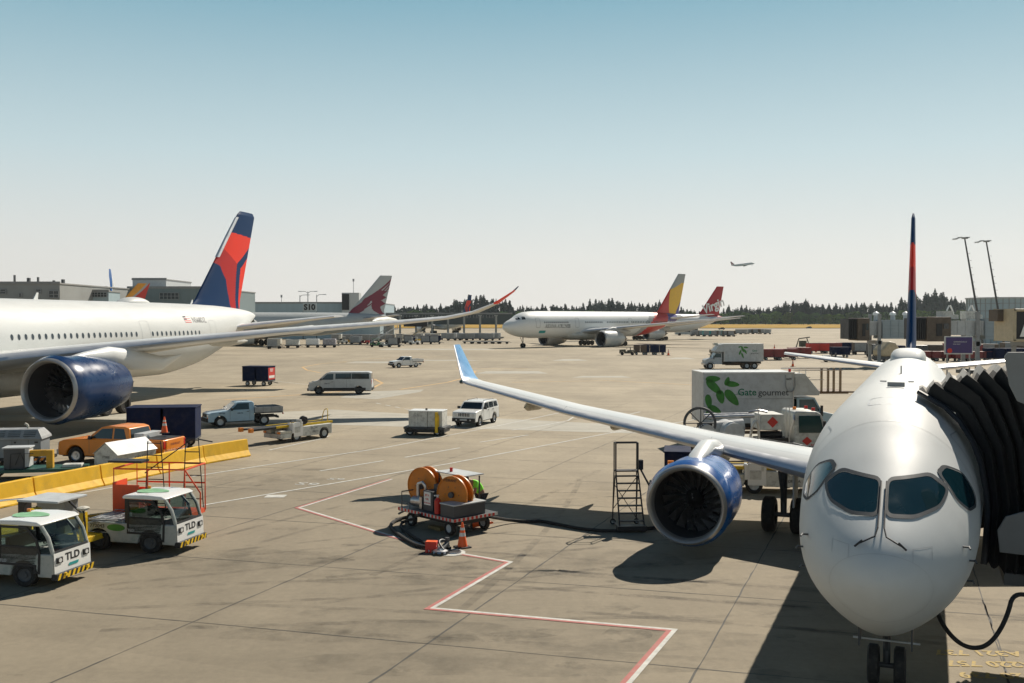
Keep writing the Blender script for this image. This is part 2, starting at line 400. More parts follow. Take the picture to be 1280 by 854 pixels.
def engine(root, x, y, z, L, rmax, rlip, cols, fanr=None, nblade=20, small=False, pylon=None, chev=False):
    o = Vector((x, y, z)); n = 28 if small else 56
    m = MB()
    m.rev([(L*.035, rlip*1.055), (L*.10, rlip*1.14), (L*.22, rmax*.985), (L*.4, rmax), (L*.6, rmax*.965), (L*.8, rmax*.86), (L*1.0, rmax*.72), (L*.99, rmax*.68)], o, n=n)
    nac = m.build('engine', cols[0], root, smooth=True, ang=50)
    m = MB()
    m.rev([(L*.035, rlip*1.055), (L*.012, rlip*1.025), (0, rlip*.985), (L*.006, rlip*.945), (L*.03, rlip*.905), (L*.06, rlip*.885)], o, n=n)
    m.build('intake_lip', cols[1], nac, smooth=True, ang=60)
    m = MB(); fr = fanr or rlip*.9
    m.rev([(L*.06, rlip*.885), (L*.15, rlip*.88), (L*.3, fr), (L*.42, fr)], o, n=n)
    m.rev([(L*.40, fr), (L*.40, .02)], o, n=n)
    m.build('intake_duct', DUCT, nac, smooth=True)
    m = MB(); xf = L*.27
    for b in range(nblade):
        a = 2*math.pi*b/nblade; pts = []
        for r_, tw in ((fr*.3, .25), (fr*.6, .6), (fr*.98, .95)):
            ch = fr*.30
            for sg in (-1, 1):
                aa = a+sg*ch*.5*math.sin(tw)/r_*1.0+ (r_/fr)*.25; xx = xf+fr*.12+sg*ch*.5*math.cos(tw)
                pts.append(o+Vector((xx, r_*math.sin(aa), r_*math.cos(aa))))
        m.add(pts, [(0,1,3,2), (2,3,5,4)])
    m.build('fan', FANM, nac, recalc=False)
    m = MB(); m.rev([(xf-fr*.22, .005), (xf-fr*.12, fr*.12), (xf+fr*.05, fr*.24), (xf+fr*.3, fr*.30)], o, n=24)
    m.build('spinner', BLACK, nac, smooth=True)
    if not small:
        m = MB(); m.add([o+Vector((xf-fr*.19, -fr*.005, fr*.05)), o+Vector((xf-fr*.12, -fr*.02, fr*.11)), o+Vector((xf-.02, fr*.06, fr*.19)), o+Vector((xf-fr*.13, fr*.03, fr*.12))], [(0,1,2,3)])
        m.build('spinner_mark', WHITE, nac)
    m = MB(); m.rev([(L*.85, rmax*.5), (L*1.1, rmax*.42), (L*1.18, rmax*.34), (L*1.1, rmax*.30), (L*1.35, .02)], o, n=n)
    m.build('exhaust_nozzle', HOTM, nac, smooth=True)
    if pylon:
        m = MB(); rings = []
        for (px_, pz, hw, hh) in pylon:
            rings.append([Vector((px_, y+hw*math.cos(a)*(1 if abs(math.cos(a)) > .1 else 1), pz+hh*math.sin(a))) for a in [2*math.pi*k/16 for k in range(16)]])
        m.loft(rings); m.build('pylon', cols[2], nac, smooth=True, ang=60)
    return nac
def gear(root, x, y, ztop, r, wd, axles, track, name='main_gear', twin=True, strut=.12):
    m = MB(); m.cyl((x, y, ztop), (x, y, r+.05), strut, strut*.75)
    m.cyl((x-.1, y, ztop), (x-1.1*r-.3, y, ztop-.15), strut*.5); m.cyl((x, y, r*1.7), (x-1.3*r-.4, y, ztop), strut*.5)
    m.box((x, y, ztop-.35), (.25, .08, .6))
    if len(axles) > 1: m.cyl((x+axles[0], y, r), (x+axles[-1], y, r), strut*.8)
    for a in axles: m.cyl((x+a, y-track, r), (x+a, y+track, r), strut*.6)
    g = m.build(name, DGREY, root, smooth=True)
    for a in axles:
        for sg in (-1, 1): wheel_simple(g, x+a, y+sg*track, r, wd)
    return g
def wheel_simple(par, x, y, r, wd):
    m = MB(); h = wd/2
    m.rev([(-h*.5, .02), (-h*.5, r*.5), (-h, r*.6), (-h, r*.86), (-h*.7, r), (h*.7, r), (h, r*.86), (h, r*.6), (h*.5, r*.5), (h*.5, .02)], (x, y, r), (0, 1, 0), n=18)
    m.build('wheel', RUBBER, par, smooth=True)

# ---- the near single-aisle airliner, nose towards the terminal
VP = 1157.0
def build_near():
    th = math.atan((VP-640)/F_PX); d = Vector((math.sin(th), math.cos(th), 0))
    post = Vector((-.637+16.5*math.tan(th), 16.5, 0)); nose = post-d*2.45
    root = thing('airliner', nose, math.atan2(d.y, d.x), 'white narrow-body airliner parked nose towards the camera with blue engine and four cockpit windows', 'airplane')
    tbl = [(0,.0,2.66,2.66),(.06,.25,2.88,2.44),(.2,.46,3.06,2.24),(.5,.76,3.29,1.95),(1.0,1.05,3.57,1.67),(1.5,1.25,3.82,1.50),(2.0,1.38,4.06,1.42),(2.5,1.47,4.29,1.36),(3.0,1.53,4.49,1.32),
           (3.8,1.60,4.78,1.29),(5,1.69,4.98,1.27),(6.5,1.74,5.07,1.27),(8,1.755,5.10,1.27),(24,1.755,5.10,1.30),(27,1.70,5.10,1.55),(30,1.45,5.08,2.2),(33,1.05,5.02,3.0),(36,.6,4.9,3.75),(38,.22,4.72,4.3),(38.3,.05,4.6,4.45)]
    tbl = [(a, b*.945, c, e) for a, b, c, e in tbl]
    fus, bvh = fuselage(root, tbl, nseg=72, nst=80, egg=lambda s: .30*max(0, min(1, (9-s)/4)))
    # cockpit glazing, defined in front view (y, z) and draped back onto the nose
    M_ = frame((-3, 0, 0), (0, -1, 0), (0, 0, 1))      # local x = image right = -y ; rays run +x (aft)
    front = [(.075,3.92),(.66,3.97),(.92,3.77),(.81,3.60),(.46,3.515),(.08,3.535)]
    sidew = [(1.02,4.40),(1.20,4.37),(1.42,4.02),(1.43,3.62),(1.24,3.57),(1.13,3.86)]
    for sg in (-1, 1):
        for nm, pl in (('windscreen', front), ('side_window', sidew)):
            if nm == 'side_window':
                # side glazing: draped from the side, in (s, z)
                pl2 = [(2.42,3.97),(2.76,4.04),(3.14,3.90),(3.24,3.54),(2.98,3.42),(2.42,3.44),(2.20,3.60)]
                Mf = sideframe(0, 0, sg); poly = roundpoly([(-sg*p[0], p[1]) for p in pl2], .10)
            else:
                Mf = M_; poly = roundpoly([(sg*p[0], p[1]) for p in pl], .075)
            m = MB(); drape(m, [poly], Mf, bvh, .012, .05); g = m.build(nm, COCKPIT, fus, smooth=True, ang=80)
            rr, outer = ringpoly(poly, .045)
            m = MB(); drape(m, rr, Mf, bvh, .016, .06); m.build('window_frame', FRAMEG, g, smooth=True, ang=80)
    # wipers
    for sg in (-1, 1):
        m = MB(); pts = []
        for (yy, zz) in ((.04,3.90),(.04,3.66),(.045,3.36),(.08,3.26),(.24,3.18),(.30,3.15)):
            h = bvh.ray_cast(Vector((-3, -sg*yy, zz)), Vector((1, 0, 0)))[0]; pts.append(h+Vector((-.05, 0, .03)))
        m.tube(pts, .012); m.tube([pts[-1]+Vector((0, -.06*sg, -.05)), pts[-1]+Vector((0, .05*sg, .05))], .016); m.build('wiper', BLACK, fus)
        m = MB()
        drape(m, [[(sg*a, b) for a, b in q] for q in ([(.44,3.13),(.71,3.13),(.71,3.12),(.44,3.12)], [(.70,3.13),(.71,3.13),(.71,2.96),(.70,2.96)], [(.44,3.13),(.45,3.13),(.45,2.96),(.44,2.96)])], M_, bvh, .004, .1)
        m.build('panel_seam', mat('faint_seam', (.50,.51,.50), .5), fus)
    # radome seam, hatch outlines
    m = MB(); ringp = [(.72*math.cos(a), 2.55+.52*math.sin(a)) for a in [2*math.pi*k/60 for k in range(60)]]
    rr, _ = ringpoly(ringp, .006); drape(m, rr, M_, bvh, .003, .3); m.build('radome_seam', mat('faint_seam', (.55,.56,.55), .5), fus)
    Mt = frame((0, 0, 12), (1, 0, 0), (0, 1, 0))
    m = MB(); hp = roundpoly([(4.6,-.38),(4.6,.38),(5.25,.38),(5.25,-.38)], .12); rr, _ = ringpoly(hp, .03); drape(m, rr, Mt, bvh, .004, .2); m.build('crown_hatch', mat('hatch_grey', (.62,.63,.63), .4), fus)
    m = MB(); drape(m, [[(9.5,-.10),(9.5,.02),(17,.02),(17,-.10)]], Mt, bvh, .003, .4); m.build('crown_stripe', mat('walkway_grey', (.6,.6,.58), .6), fus)
    for (s, yy, a, b, h) in ((7.0, -.03, .05, .34, .10), (8.7, .28, .05, .14, .03), (8.7, -.3, .05, .12, .03), (12.2, -.02, .3, .03, .22)):
        m = MB(); m.box((s, yy, 5.09+h/2), (a, b, h)); m.build('blade_antenna', GREY, fus, bevel=.01)
    egg = lambda s: .30*max(0, min(1, (9-s)/4))
    for s in (3.55, 7.6, 11.6, 16.5, 20.5):
        m = MB(); rings = []
        for ds in (0, .012):
            wd, top, bot = smooth_tbl(tbl, s+ds); zc = (top+bot)/2; rg = []
            for j in range(72):
                a = 2*math.pi*j/72; c, sn = math.cos(a), math.sin(a); rg.append(Vector((s+ds, (wd+.004)*sn*(1-egg(s)*c*c if c < 0 else 1), zc+(top-zc+.004)*c)))
            rings.append(rg)
        m.loft(rings, caps=False); m.build('skin_joint', mat('faint_seam', (.50,.51,.50), .5), fus, recalc=False)
    # satellite dome
    m = MB(); rings = []
    for i in range(13):
        t = i/12; s = 23.2+3.2*t; e = max(.02, (1-abs(2*t-1)**3.2)); rings.append([Vector((s, math.copysign(abs(math.cos(a))**.55, math.cos(a))*(.62*e**.3), 4.95+(.47*e)*max(-.1, math.copysign(abs(math.sin(a))**.7, math.sin(a))))) for a in [2*math.pi*k/24 for k in range(24)]])
    m.loft(rings); m.build('antenna_dome', AIRW, fus, smooth=True, ang=60)
    # doors, cabin windows (image-left side faces the apron)
    for sg in (1, -1):
        for s in (4.55, 29.3):
            m = MB(); p = roundpoly([(-sg*(s-.42), 2.55), (-sg*(s+.42), 2.55), (-sg*(s+.42), 4.42), (-sg*(s-.42), 4.42)], .14); rr, _ = ringpoly(p, .02)
            drape(m, rr, sideframe(0, 0, sg), bvh, .006, .12); m.build('cabin_door', SEAM, fus)
        for k in range(30):
            s = 6.1+k*.76
            if 14 < s < 14.5: continue
            m = MB(); p = [(-sg*(s+.14*math.cos(a)), 3.72+.21*math.sin(a)) for a in [2*math.pi*j/12 for j in range(12)]]
            drape(m, [p], sideframe(0, 0, sg), bvh, .008, .1); m.build('cabin_window', WIN, fus)
    # probes on the nose
    for sg in (-1, 1):
        for (s, zz) in ((1.55, 3.0), (1.75, 2.75), (2.1, 2.35)):
            h = bvh.ray_cast(Vector((s, sg*6, zz)), Vector((0, -sg, 0)))[0]
            if h: m = MB(); m.cyl(h, h+Vector((0, sg*.10, 0)), .015); m.cyl(h+Vector((.05, sg*.09, 0)), h+Vector((-.16, sg*.10, 0)), .014); m.build('air_probe', DGREY, fus)
    # wings
    for sg in (1, -1):
        wz = [(12.6,.9,2.02,7.3,.13,2,UPV),(13.5,1.75,2.05,6.4,.125,2,UPV),(15.6,5.6,2.50,4.1,.115,1.5,UPV),(17.9,11.2,3.2,2.75,.11,0,UPV),(20.1,16.0,3.95,1.65,.10,-1,UPV),(20.3,16.3,4.02,1.55,.10,-1,(-.5,.86))]
        m = MB(); wingmesh(m, wz, sg, 2, mf=lambda i, k: 1 if (k <= 1 or k >= 21) else 0)
        wg = m.build('wing', [WINGW, LEAD], root, smooth=True, ang=50)
        m = MB(); wl = [(20.3,16.3,4.02,1.55,.09,-1,(-.86,.5)),(20.5,16.45,4.2,1.35,.08,-1,(-.95,.3)),(21.3,17.15,5.45,.62,.08,0,(-.93,.35))]
        wingmesh(m, wl, sg, 2, mf=lambda i, k: 1 if (k <= 1 or k >= 21) else 0); m.build('winglet', [SKYB, LEAD], wg, smooth=True, ang=50)
        m = MB(); m.rev([(0,.02),(.06,.07),(.2,.08),(.3,.05)], (20.25, sg*16.35, 4.02), n=12); m.build('navigation_light', GLASSB if sg > 0 else LAMPR, wg, smooth=True)
        for (yy, c0, zz) in ((5.9, 18.2, 2.2), (9.6, 19.0, 2.7), (13.2, 19.8, 3.2)):
            m = MB(); m.rev([(0,.02),(.4,.16),(1.4,.2),(2.4,.1),(2.8,.02)], (c0-.6, sg*yy, zz), n=14); m.build('flap_fairing', OFFW, wg, smooth=True)
        m = MB()
        st = [(s[1], s[0], s[2], s[3]) for s in wz]
        def up(yv, frac):
            x, z, c = interp(st, yv)[:3]; u = frac; th_ = .118
            f = 5*th_*(.2969*math.sqrt(u)-.126*u-.3516*u*u+.2843*u**3-.1036*u**4)+.08*u*(1-u)
            return Vector((x+u*c, sg*yv, z+f*c+.012-u*c*.02))
        for a, b in ((2.0, 5.6), (5.6, 11.2), (11.2, 15.9)):
            n_ = 10
            for fr_, wd_ in ((.17, .018), (.72, .02)):
                for i in range(n_):
                    y0 = a+(b-a)*i/n_; y1 = a+(b-a)*(i+1)/n_
                    m.add([up(y0, fr_), up(y1, fr_), up(y1, fr_)+Vector((wd_, 0, 0)), up(y0, fr_)+Vector((wd_, 0, 0))], [(0,1,2,3)])
            m.add([up(a+.02, .03), up(a+.04, .03), up(a+.04, .17), up(a+.02, .17)], [(0,1,2,3)])
        m.build('panel_seam', SEAM, wg)
        engine(root, 11.3, sg*5.35, 1.47, 3.9, 1.16, 1.04, (BLUE, LIP, WINGW), fanr=.93, nblade=18,
               pylon=[(12.2,2.46,.12,.06),(12.8,2.62,.25,.12),(14.0,2.72,.28,.24),(15.3,2.5,.26,.32),(17.0,2.1,.15,.3),(18.4,2.1,.03,.05)])
        gear(root, 15.9, sg*3.36, 2.2, .54, .38, [0], .42)
        m = MB(); m.box((15.75, sg*3.0, 1.45), (.95, .05, 1.15)); m.build('gear_door', LGREY, root, bevel=.01)
        m = MB(); wingmesh(m, [(33.9,.5,4.15,3.1,.10,0,UPV),(37.2,6.1,4.72,1.35,.09,0,UPV)], sg, 2, mf=lambda i, k: 1 if (k <= 1 or k >= 21) else 0)
        m.build('tailplane', [WINGW, LEAD], root, smooth=True, ang=50)
    m = MB(); rings = []
    for s, wd, z0_, z1_ in ((11.2,1.0,1.5,1.3),(12.8,1.75,1.9,1.06),(15,1.9,2.2,1.0),(19,1.85,2.2,1.02),(21,1.2,1.7,1.25)):
        rings.append([Vector((s, wd*math.cos(a), (z0_+z1_)/2+(z0_-z1_)/2*1.2*math.sin(a))) for a in [2*math.pi*k/24 for k in range(24)]])
    m.loft(rings); m.build('belly_fairing', AIRW, root, smooth=True, ang=60)
    g = gear(root, 3.6, 0, 1.7, .35, .2, [0], .22, name='nose_gear', strut=.08)
    m = MB(); m.cyl((3.3, -.55, .88), (3.3, .55, .88), .018); m.build('gear_crossbar', LGREY, g)
    for sg in (-1, 1):
        m = MB(); m.cyl((3.35, sg*.16, 1.28), (3.5, sg*.16, 1.28), .09); m.build('taxi_light', LAMPW, g)
        m = MB(); m.box((3.3, sg*.42, 1.10), (1.2, .03, .36)); m.build('gear_door', DGREY, root)
    fin = [(29.8,4.9,6.2,.06),(31.0,5.5,5.0,.085),(35.6,11.3,2.15,.085),(36.0,11.55,1.5,.05)]
    m = finmesh(fin, delta_fin, None, 40, 80); fo = m.build('fin', [FIN_BLUE, FIN_RED, FIN_DRED], root, smooth=True, ang=60)
    return root, d, nose
COCKPIT = mat('cockpit_glass', (.006,.028,.038), .05, var=.2, scale=1.5)
LIP = mat('intake_lip_grey', (.38,.38,.375), .38, .55, var=.08)
near_root, near_d, near_nose = build_near()
# ---------------------------------------------------------------- ground
def ground_mat():
    m = bpy.data.materials.new('apron_concrete'); m.use_nodes = True; n = m.node_tree.nodes; l = m.node_tree.links
    b = n['Principled BSDF']; b.inputs['Roughness'].default_value = .85; b.inputs['Specular IOR Level'].default_value = .3
    tc = n.new('ShaderNodeTexCoord')
    def noise(sc, det=6, rough=.6, stretch=(1,1,1), rz=0):
        mp = n.new('ShaderNodeMapping'); mp.inputs['Scale'].default_value = stretch; mp.inputs['Rotation'].default_value = (0,0,rz)
        l.new(tc.outputs['Object'], mp.inputs[0]); t = n.new('ShaderNodeTexNoise'); t.inputs['Scale'].default_value = sc; t.inputs['Detail'].default_value = det; t.inputs['Roughness'].default_value = rough
        l.new(mp.outputs[0], t.inputs[0]); return t.outputs[0]
    def mr(x, a, b_, c, d):
        r = n.new('ShaderNodeMapRange'); r.inputs[1].default_value = a; r.inputs[2].default_value = b_; r.inputs[3].default_value = c; r.inputs[4].default_value = d; l.new(x, r.inputs[0]); return r.outputs[0]
    def mul(a, f):
        x = n.new('ShaderNodeMix'); x.data_type = 'RGBA'; x.blend_type = 'MULTIPLY'; x.inputs[0].default_value = 1; l.new(a, x.inputs[6]); l.new(f, x.inputs[7]); return x.outputs[2]
    base = n.new('ShaderNodeRGB'); base.outputs[0].default_value = (.38, .32, .228, 1); c = base.outputs[0]
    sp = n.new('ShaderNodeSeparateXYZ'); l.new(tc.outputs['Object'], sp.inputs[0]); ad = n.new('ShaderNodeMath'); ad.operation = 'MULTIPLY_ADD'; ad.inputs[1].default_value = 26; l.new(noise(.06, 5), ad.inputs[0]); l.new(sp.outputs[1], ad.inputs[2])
    c = mul(c, mr(ad.outputs[0], 38, 78, .80, 1.04))             # foreground dimness put into the colour, plus darker concrete of the parking stands
    c = mul(c, mr(noise(.03, 4), .35, .65, .86, 1.10))           # broad tone
    c = mul(c, mr(noise(.25, 7, .7, (1,.35,1), R(25)), .35, .7, .84, 1.06))       # traffic streaks
    c = mul(c, mr(noise(.5, 7, .7, (.12,1,1), R(-16)), .40, .72, 1.04, .87))      # long streaks across
    c = mul(c, mr(noise(5, 8, .75), .35, .7, .90, 1.08))
    c = mul(c, mr(noise(90, 3, .8), .3, .7, .74, 1.26))
    # slabs of different tone
    br = n.new('ShaderNodeTexBrick'); mp = n.new('ShaderNodeMapping'); mp.inputs['Rotation'].default_value = (0,0,R(21.5)); l.new(tc.outputs['Object'], mp.inputs[0]); l.new(mp.outputs[0], br.inputs[0])
    br.offset = 0; br.inputs['Scale'].default_value = 1; br.inputs['Brick Width'].default_value = 7.6; br.inputs['Row Height'].default_value = 7.6; br.inputs['Mortar Size'].default_value = .0
    br.inputs['Color1'].default_value = (.93,.93,.93,1); br.inputs['Color2'].default_value = (1.04,1.04,1.04,1)
    # dark oil spots
    v = n.new('ShaderNodeTexVoronoi'); v.inputs['Scale'].default_value = .45; l.new(tc.outputs['Object'], v.inputs[0])
    c = mul(c, br.outputs[0]); c = mul(c, mr(v.outputs['Distance'], .02, .09, .62, 1)); c = mul(c, mr(noise(.11, 9, .75, (1,.5,1), R(40)), .42, .62, 1.03, .93))
    l.new(c, b.inputs['Base Color'])
    bp = n.new('ShaderNodeBump'); bp.inputs['Strength'].default_value = .25; bp.inputs['Distance'].default_value = .01; l.new(noise(60, 4), bp.inputs['Height']); l.new(bp.outputs[0], b.inputs['Normal'])
    return m
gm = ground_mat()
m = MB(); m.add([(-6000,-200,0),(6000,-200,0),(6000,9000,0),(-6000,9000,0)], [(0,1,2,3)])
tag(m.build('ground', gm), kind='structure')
CRK = mat('joint_sealant', (.085,.078,.065), .8, var=.3, scale=5)
# slab joints, straight runs with a slightly ragged edge, traced where the slabs meet
JA = (G(710,683)-G(464,853)).normalized(); JB = (G(860,835)-G(340,787)).normalized()
def strip(m, a, b, wd, z, mi=0, rag=0, step=.6):
    a = Vector(a); b = Vector(b); d = (b-a); L = d.length; d.normalize(); nrm = Vector((-d.y, d.x, 0)); k = max(1, int(L/step)) if rag else 1
    L_, R_ = [], []
    for i in range(k+1):
        p = a+d*L*i/k; j = random.uniform(-rag, rag) if 0 < i < k else 0; w1 = wd/2*(1+random.uniform(-.5, .7)*(1 if rag else 0))
        q = p+nrm*j; L_.append(q+nrm*w1); R_.append(q-nrm*w1)
    vs = [(p.x, p.y, z) for p in L_+R_]; n_ = k+1
    m.add(vs, [(i, i+1, n_+i+1, n_+i) for i in range(k)], mi)
m = MB(); a0 = G(464,853); a1 = G(340,735); 
nA = Vector((-JA.y, JA.x, 0)); spA = abs((a1-a0).dot(nA)); b0 = G(340,787); b1 = G(340,704); nB = Vector((-JB.y, JB.x, 0)); spB = abs((b1-b0).dot(nB))
for k in range(-14, 14): strip(m, a0+nA*spA*k-JA*10, a0+nA*spA*k+JA*(60 if abs(k) < 6 else 150), .028 if k not in (0,) else .035, .004, rag=.012, step=.5)
for k in range(-2, 26): strip(m, b0+nB*spB*k-JB*(60+k*4), b0+nB*spB*k+JB*(60+k*4), .024, .004, rag=.012, step=.6)
def crack(pts, wd=.02):
    pts = [G(*p) for p in pts]
    for p, q in zip(pts, pts[1:]): strip(m, p, q, wd, .004, rag=.03, step=.22)
crack([(1228,750),(1234,768),(1243,790),(1252,815),(1262,854)], .035); crack([(1240,772),(1262,774),(1280,776)], .012)
tag(m.build('slab_joints', CRK), kind='structure')
# pale repair slabs / bands
PATCH = mat('pale_concrete', (.42,.395,.33), .85, var=.15, scale=.5, dirt=.25, dcol=(.33,.29,.22))
m = MB()
for q in ([(415,512),(330,516),(0,519),(0,526),(420,531),(1010,548),(1200,552),(800,532),(560,520)],
          [(425,497),(445,490),(530,487),(525,490),(470,499)]):
    m.add([G(*p, z=.004) for p in q], [tuple(range(len(q)))])
for (x0, x1, y0, y1) in ((595,685,464,467),(690,735,449,451),(830,870,447,449),(715,790,470,472),(430,500,452,454),(470,620,436,437.5),(520,600,450,451)):
    m.add([G(x0,y1,.004), G(x1,y1,.004), G(x1-12,y0,.004), G(x0+14,y0,.004)], [(0,1,2,3)])
tag(m.build('pale_slab_patches', PATCH), kind='structure')
# painted lines
REDP = mat('red_line_paint', (.42,.13,.11), .75, var=.15, scale=3, dirt=.35, dcol=(.36,.30,.25))
ORGP = mat('orange_line_paint', (.60,.38,.16), .75, var=.15, scale=3, dirt=.3, dcol=(.36,.33,.27))
def pline(m, pts, wd, z=.009, mi=0):
    for p, q in zip(pts, pts[1:]): strip(m, p, q, wd, z, mi)
def offs(a, b, o):
    d = (b-a).normalized(); return Vector((-d.y, d.x, 0))*o
m = MB()
bz = [G(*p) for p in ((489,599),(372,635),(490,671),(560,690),(636,703),(537,761),(840,788),(781,856))]
def mitre(pts, o):
    out = []
    for i, p in enumerate(pts):
        ns = []
        if i > 0: d = (p-pts[i-1]).normalized(); ns.append(Vector((-d.y, d.x, 0)))
        if i < len(pts)-1: d = (pts[i+1]-p).normalized(); ns.append(Vector((-d.y, d.x, 0)))
        q = sum(ns, Vector()); q = q/(q.length_squared/len(ns)) if len(ns) > 1 else q
        if len(ns) > 1: q = (ns[0]+ns[1])/(1+ns[0].dot(ns[1]))
        out.append(p+q*o)
    return out
def band(m, pts, o0, o1, z, mi):
    A = mitre(pts, o0); B = mitre(pts, o1)
    for i in range(len(pts)-1): m.add([(A[i].x,A[i].y,z),(A[i+1].x,A[i+1].y,z),(B[i+1].x,B[i+1].y,z),(B[i].x,B[i].y,z)], [(0,1,2,3)], mi)
band(m, bz, .0, .10, .009, 0); band(m, bz, -.10, .0, .009, 1)
tag(m.build('stand_boundary_line', [WHITEP, REDP]), kind='structure')
m = MB()
for seg in ([(112,648),(157,640.5)], [(252,632),(420,604),(560,580),(760,542),(900,520)], [(240,596),(330,582),(480,560),(620,533),(705,515),(730,507)], [(98,617),(160,606)],
            [(400,589),(480,576)], [(506,572),(575,560)], [(600,553),(660,544)], [(336,563),(400,549),(412,545)], [(395,482),(300,472)],):
    pline(m, [G(*p) for p in seg], .13)
arc = [(640,538),(680,532),(710,526),(719,520),(712,514),(690,510)]
pline(m, [G(*p) for p in arc], .13)
for i in range(9):
    a = G(470+i*12, 504+i*2.4); b = G(476+i*12, 505.2+i*2.4); pline(m, [a, b], .14)
for (cx, cy, wd) in ((384,605,30),(420,599,24)):           # stencilled letters worn away
    M_ = frame(G(cx, cy, .011), JB, JA); m.text('S9', .8 if wd > 25 else .6, M_, 0, sx=1.3, bold=0)
pline(m, [G(332,620.5), G(357,620.5)], .55)
pline(m, [G(744,528), G(800,515)], .14); pline(m, [G(760,420), G(620,421)], .5)
tag(m.build('white_lane_lines', WHITEP), kind='structure')
m = MB(); pline(m, [G(752,523), G(800,528)], .5); pline(m, [G(765,520), G(795,521)], .5); tag(m.build('red_hatch_mark', REDP), kind='structure')
m = MB()
for seg in ([(433,452),(400,455),(378,459),(384,463),(400,466)], [(452,449),(500,447),(560,446)], [(425,453.5),(455,453.5)], [(500,487),(560,478),(590,470),(594,464),(570,460)], [(590,461),(660,461)], [(468,474),(478,479),(466,485),(400,492),(280,500)], [(640,478),(760,476),(860,481)], [(860,481),(1000,489)]):
    pline(m, [G(*p) for p in seg], .3)
tag(m.build('taxi_lines', ORGP), kind='structure')
YST = mat('yellow_stencil_paint', (.46,.33,.10), .8, var=.35, scale=14, dirt=.85, dcol=(.30,.27,.21))
m = MB(); q0 = G(1182,836,.008); ux = (G(1280,838)-G(1182,836)).normalized(); uy = Vector((-ux.y, ux.x, 0))
for j, row in enumerate(('A321 737', 'A220 757', 'A320 739', 'A319 A321')):
    M_ = frame(q0+ux*.95-uy*(.62*j-.95), -ux, -uy); m.text(row, .42, M_, 0, bold=.03)
tag(m.build('stand_stencil', YST), kind='structure')
GRASS = mat('dry_grass', (.44,.27,.06), .95, spec=.05, var=.35, scale=.05, dirt=.4, dcol=(.14,.16,.05))
m = MB(); y0 = 700; m.add([(-900,y0,.35),(2600,y0,.35),(2600,1120,.8),(-900,1120,.8)], [(0,1,2,3)]); tag(m.build('grass_strip', GRASS), kind='structure')
SCRUB = mat('far_scrub', (.05,.075,.03), .95, var=.5, scale=.03)
m = MB(); m.add([(-2500,1115,.85),(4500,1115,.85),(4500,5000,6),(-2500,5000,6)], [(0,1,2,3)]); tag(m.build('far_field', SCRUB), kind='structure')
# tyre marks and spills, thin see-through films
def film(name, col, lo, hi, sc):
    m = bpy.data.materials.new(name); m.use_nodes = True; n = m.node_tree.nodes; l = m.node_tree.links; b = n['Principled BSDF']; b.inputs['Base Color'].default_value = (*col, 1); b.inputs['Roughness'].default_value = .8
    tc = n.new('ShaderNodeTexCoord'); nz = n.new('ShaderNodeTexNoise'); nz.inputs['Scale'].default_value = sc; nz.inputs['Detail'].default_value = 8; nz.inputs['Roughness'].default_value = .7; l.new(tc.outputs['Object'], nz.inputs[0])
    r = n.new('ShaderNodeMapRange'); r.inputs[1].default_value = .42; r.inputs[2].default_value = .68; r.inputs[3].default_value = lo; r.inputs[4].default_value = hi; l.new(nz.outputs[0], r.inputs[0]); l.new(r.outputs[0], b.inputs['Alpha']); return m
FILM = film('tyre_mark_film', (.07,.06,.05), .0, .30, .9); SPILL = film('oil_spill_film', (.09,.08,.06), .0, .24, 1.0)
random.seed(31); m = MB()
for k in range(34):
    a = G(random.uniform(-100,1000), random.uniform(450,830)); ang = random.choice((-.26, -.2, .1, .5, 1.2))+random.uniform(-.15,.15); cv = random.uniform(-.012,.012); L = random.uniform(8,26)
    for o in ((0, 1.7) if k % 2 else (0,)):
        pts = []; p_ = Vector((a.x-o*math.sin(ang), a.y+o*math.cos(ang), 0)); h = ang
        for i in range(int(L)): pts.append(p_.copy()); p_ += Vector((math.cos(h), math.sin(h), 0)); h += cv
        A = mitre(pts, .11); B = mitre(pts, -.11); z_ = .0045+.00006*k
        for i in range(len(pts)-1): m.add([(A[i].x,A[i].y,z_),(A[i+1].x,A[i+1].y,z_),(B[i+1].x,B[i+1].y,z_),(B[i].x,B[i].y,z_)], [(0,1,2,3)])
tag(m.build('tyre_marks', FILM, recalc=False), kind='structure')
m = MB()
for k in range(60):
    c = G(random.uniform(-50,1250), random.uniform(470,850)); r_ = random.uniform(.12,.9); n_ = 14; el = random.uniform(.4,1)
    if math.hypot(c.x+2, c.y-28) < 4: r_ *= .6
    m.add([(c.x+r_*math.cos(2*math.pi*i/n_)*random.uniform(.75,1.15), c.y+el*r_*math.sin(2*math.pi*i/n_)*random.uniform(.75,1.15), .0068+.00002*k) for i in range(n_)], [tuple(range(n_))])
for (px, py, rx, ry) in ((300,700,3.0,1.2),(560,720,4,1),(720,700,3,1.3),(620,830,5,.7),(330,600,2.5,1.5),(480,790,3.5,.8),(760,800,4,.7)):
    c = G(px, py); n_ = 22; m.add([(c.x+rx*math.cos(2*math.pi*i/n_)*random.uniform(.85,1.1), c.y+ry*math.sin(2*math.pi*i/n_)*random.uniform(.85,1.1), .0082+.00001*px/100) for i in range(n_)], [tuple(range(n_))])
tag(m.build('oil_stains', SPILL, recalc=False), kind='structure')
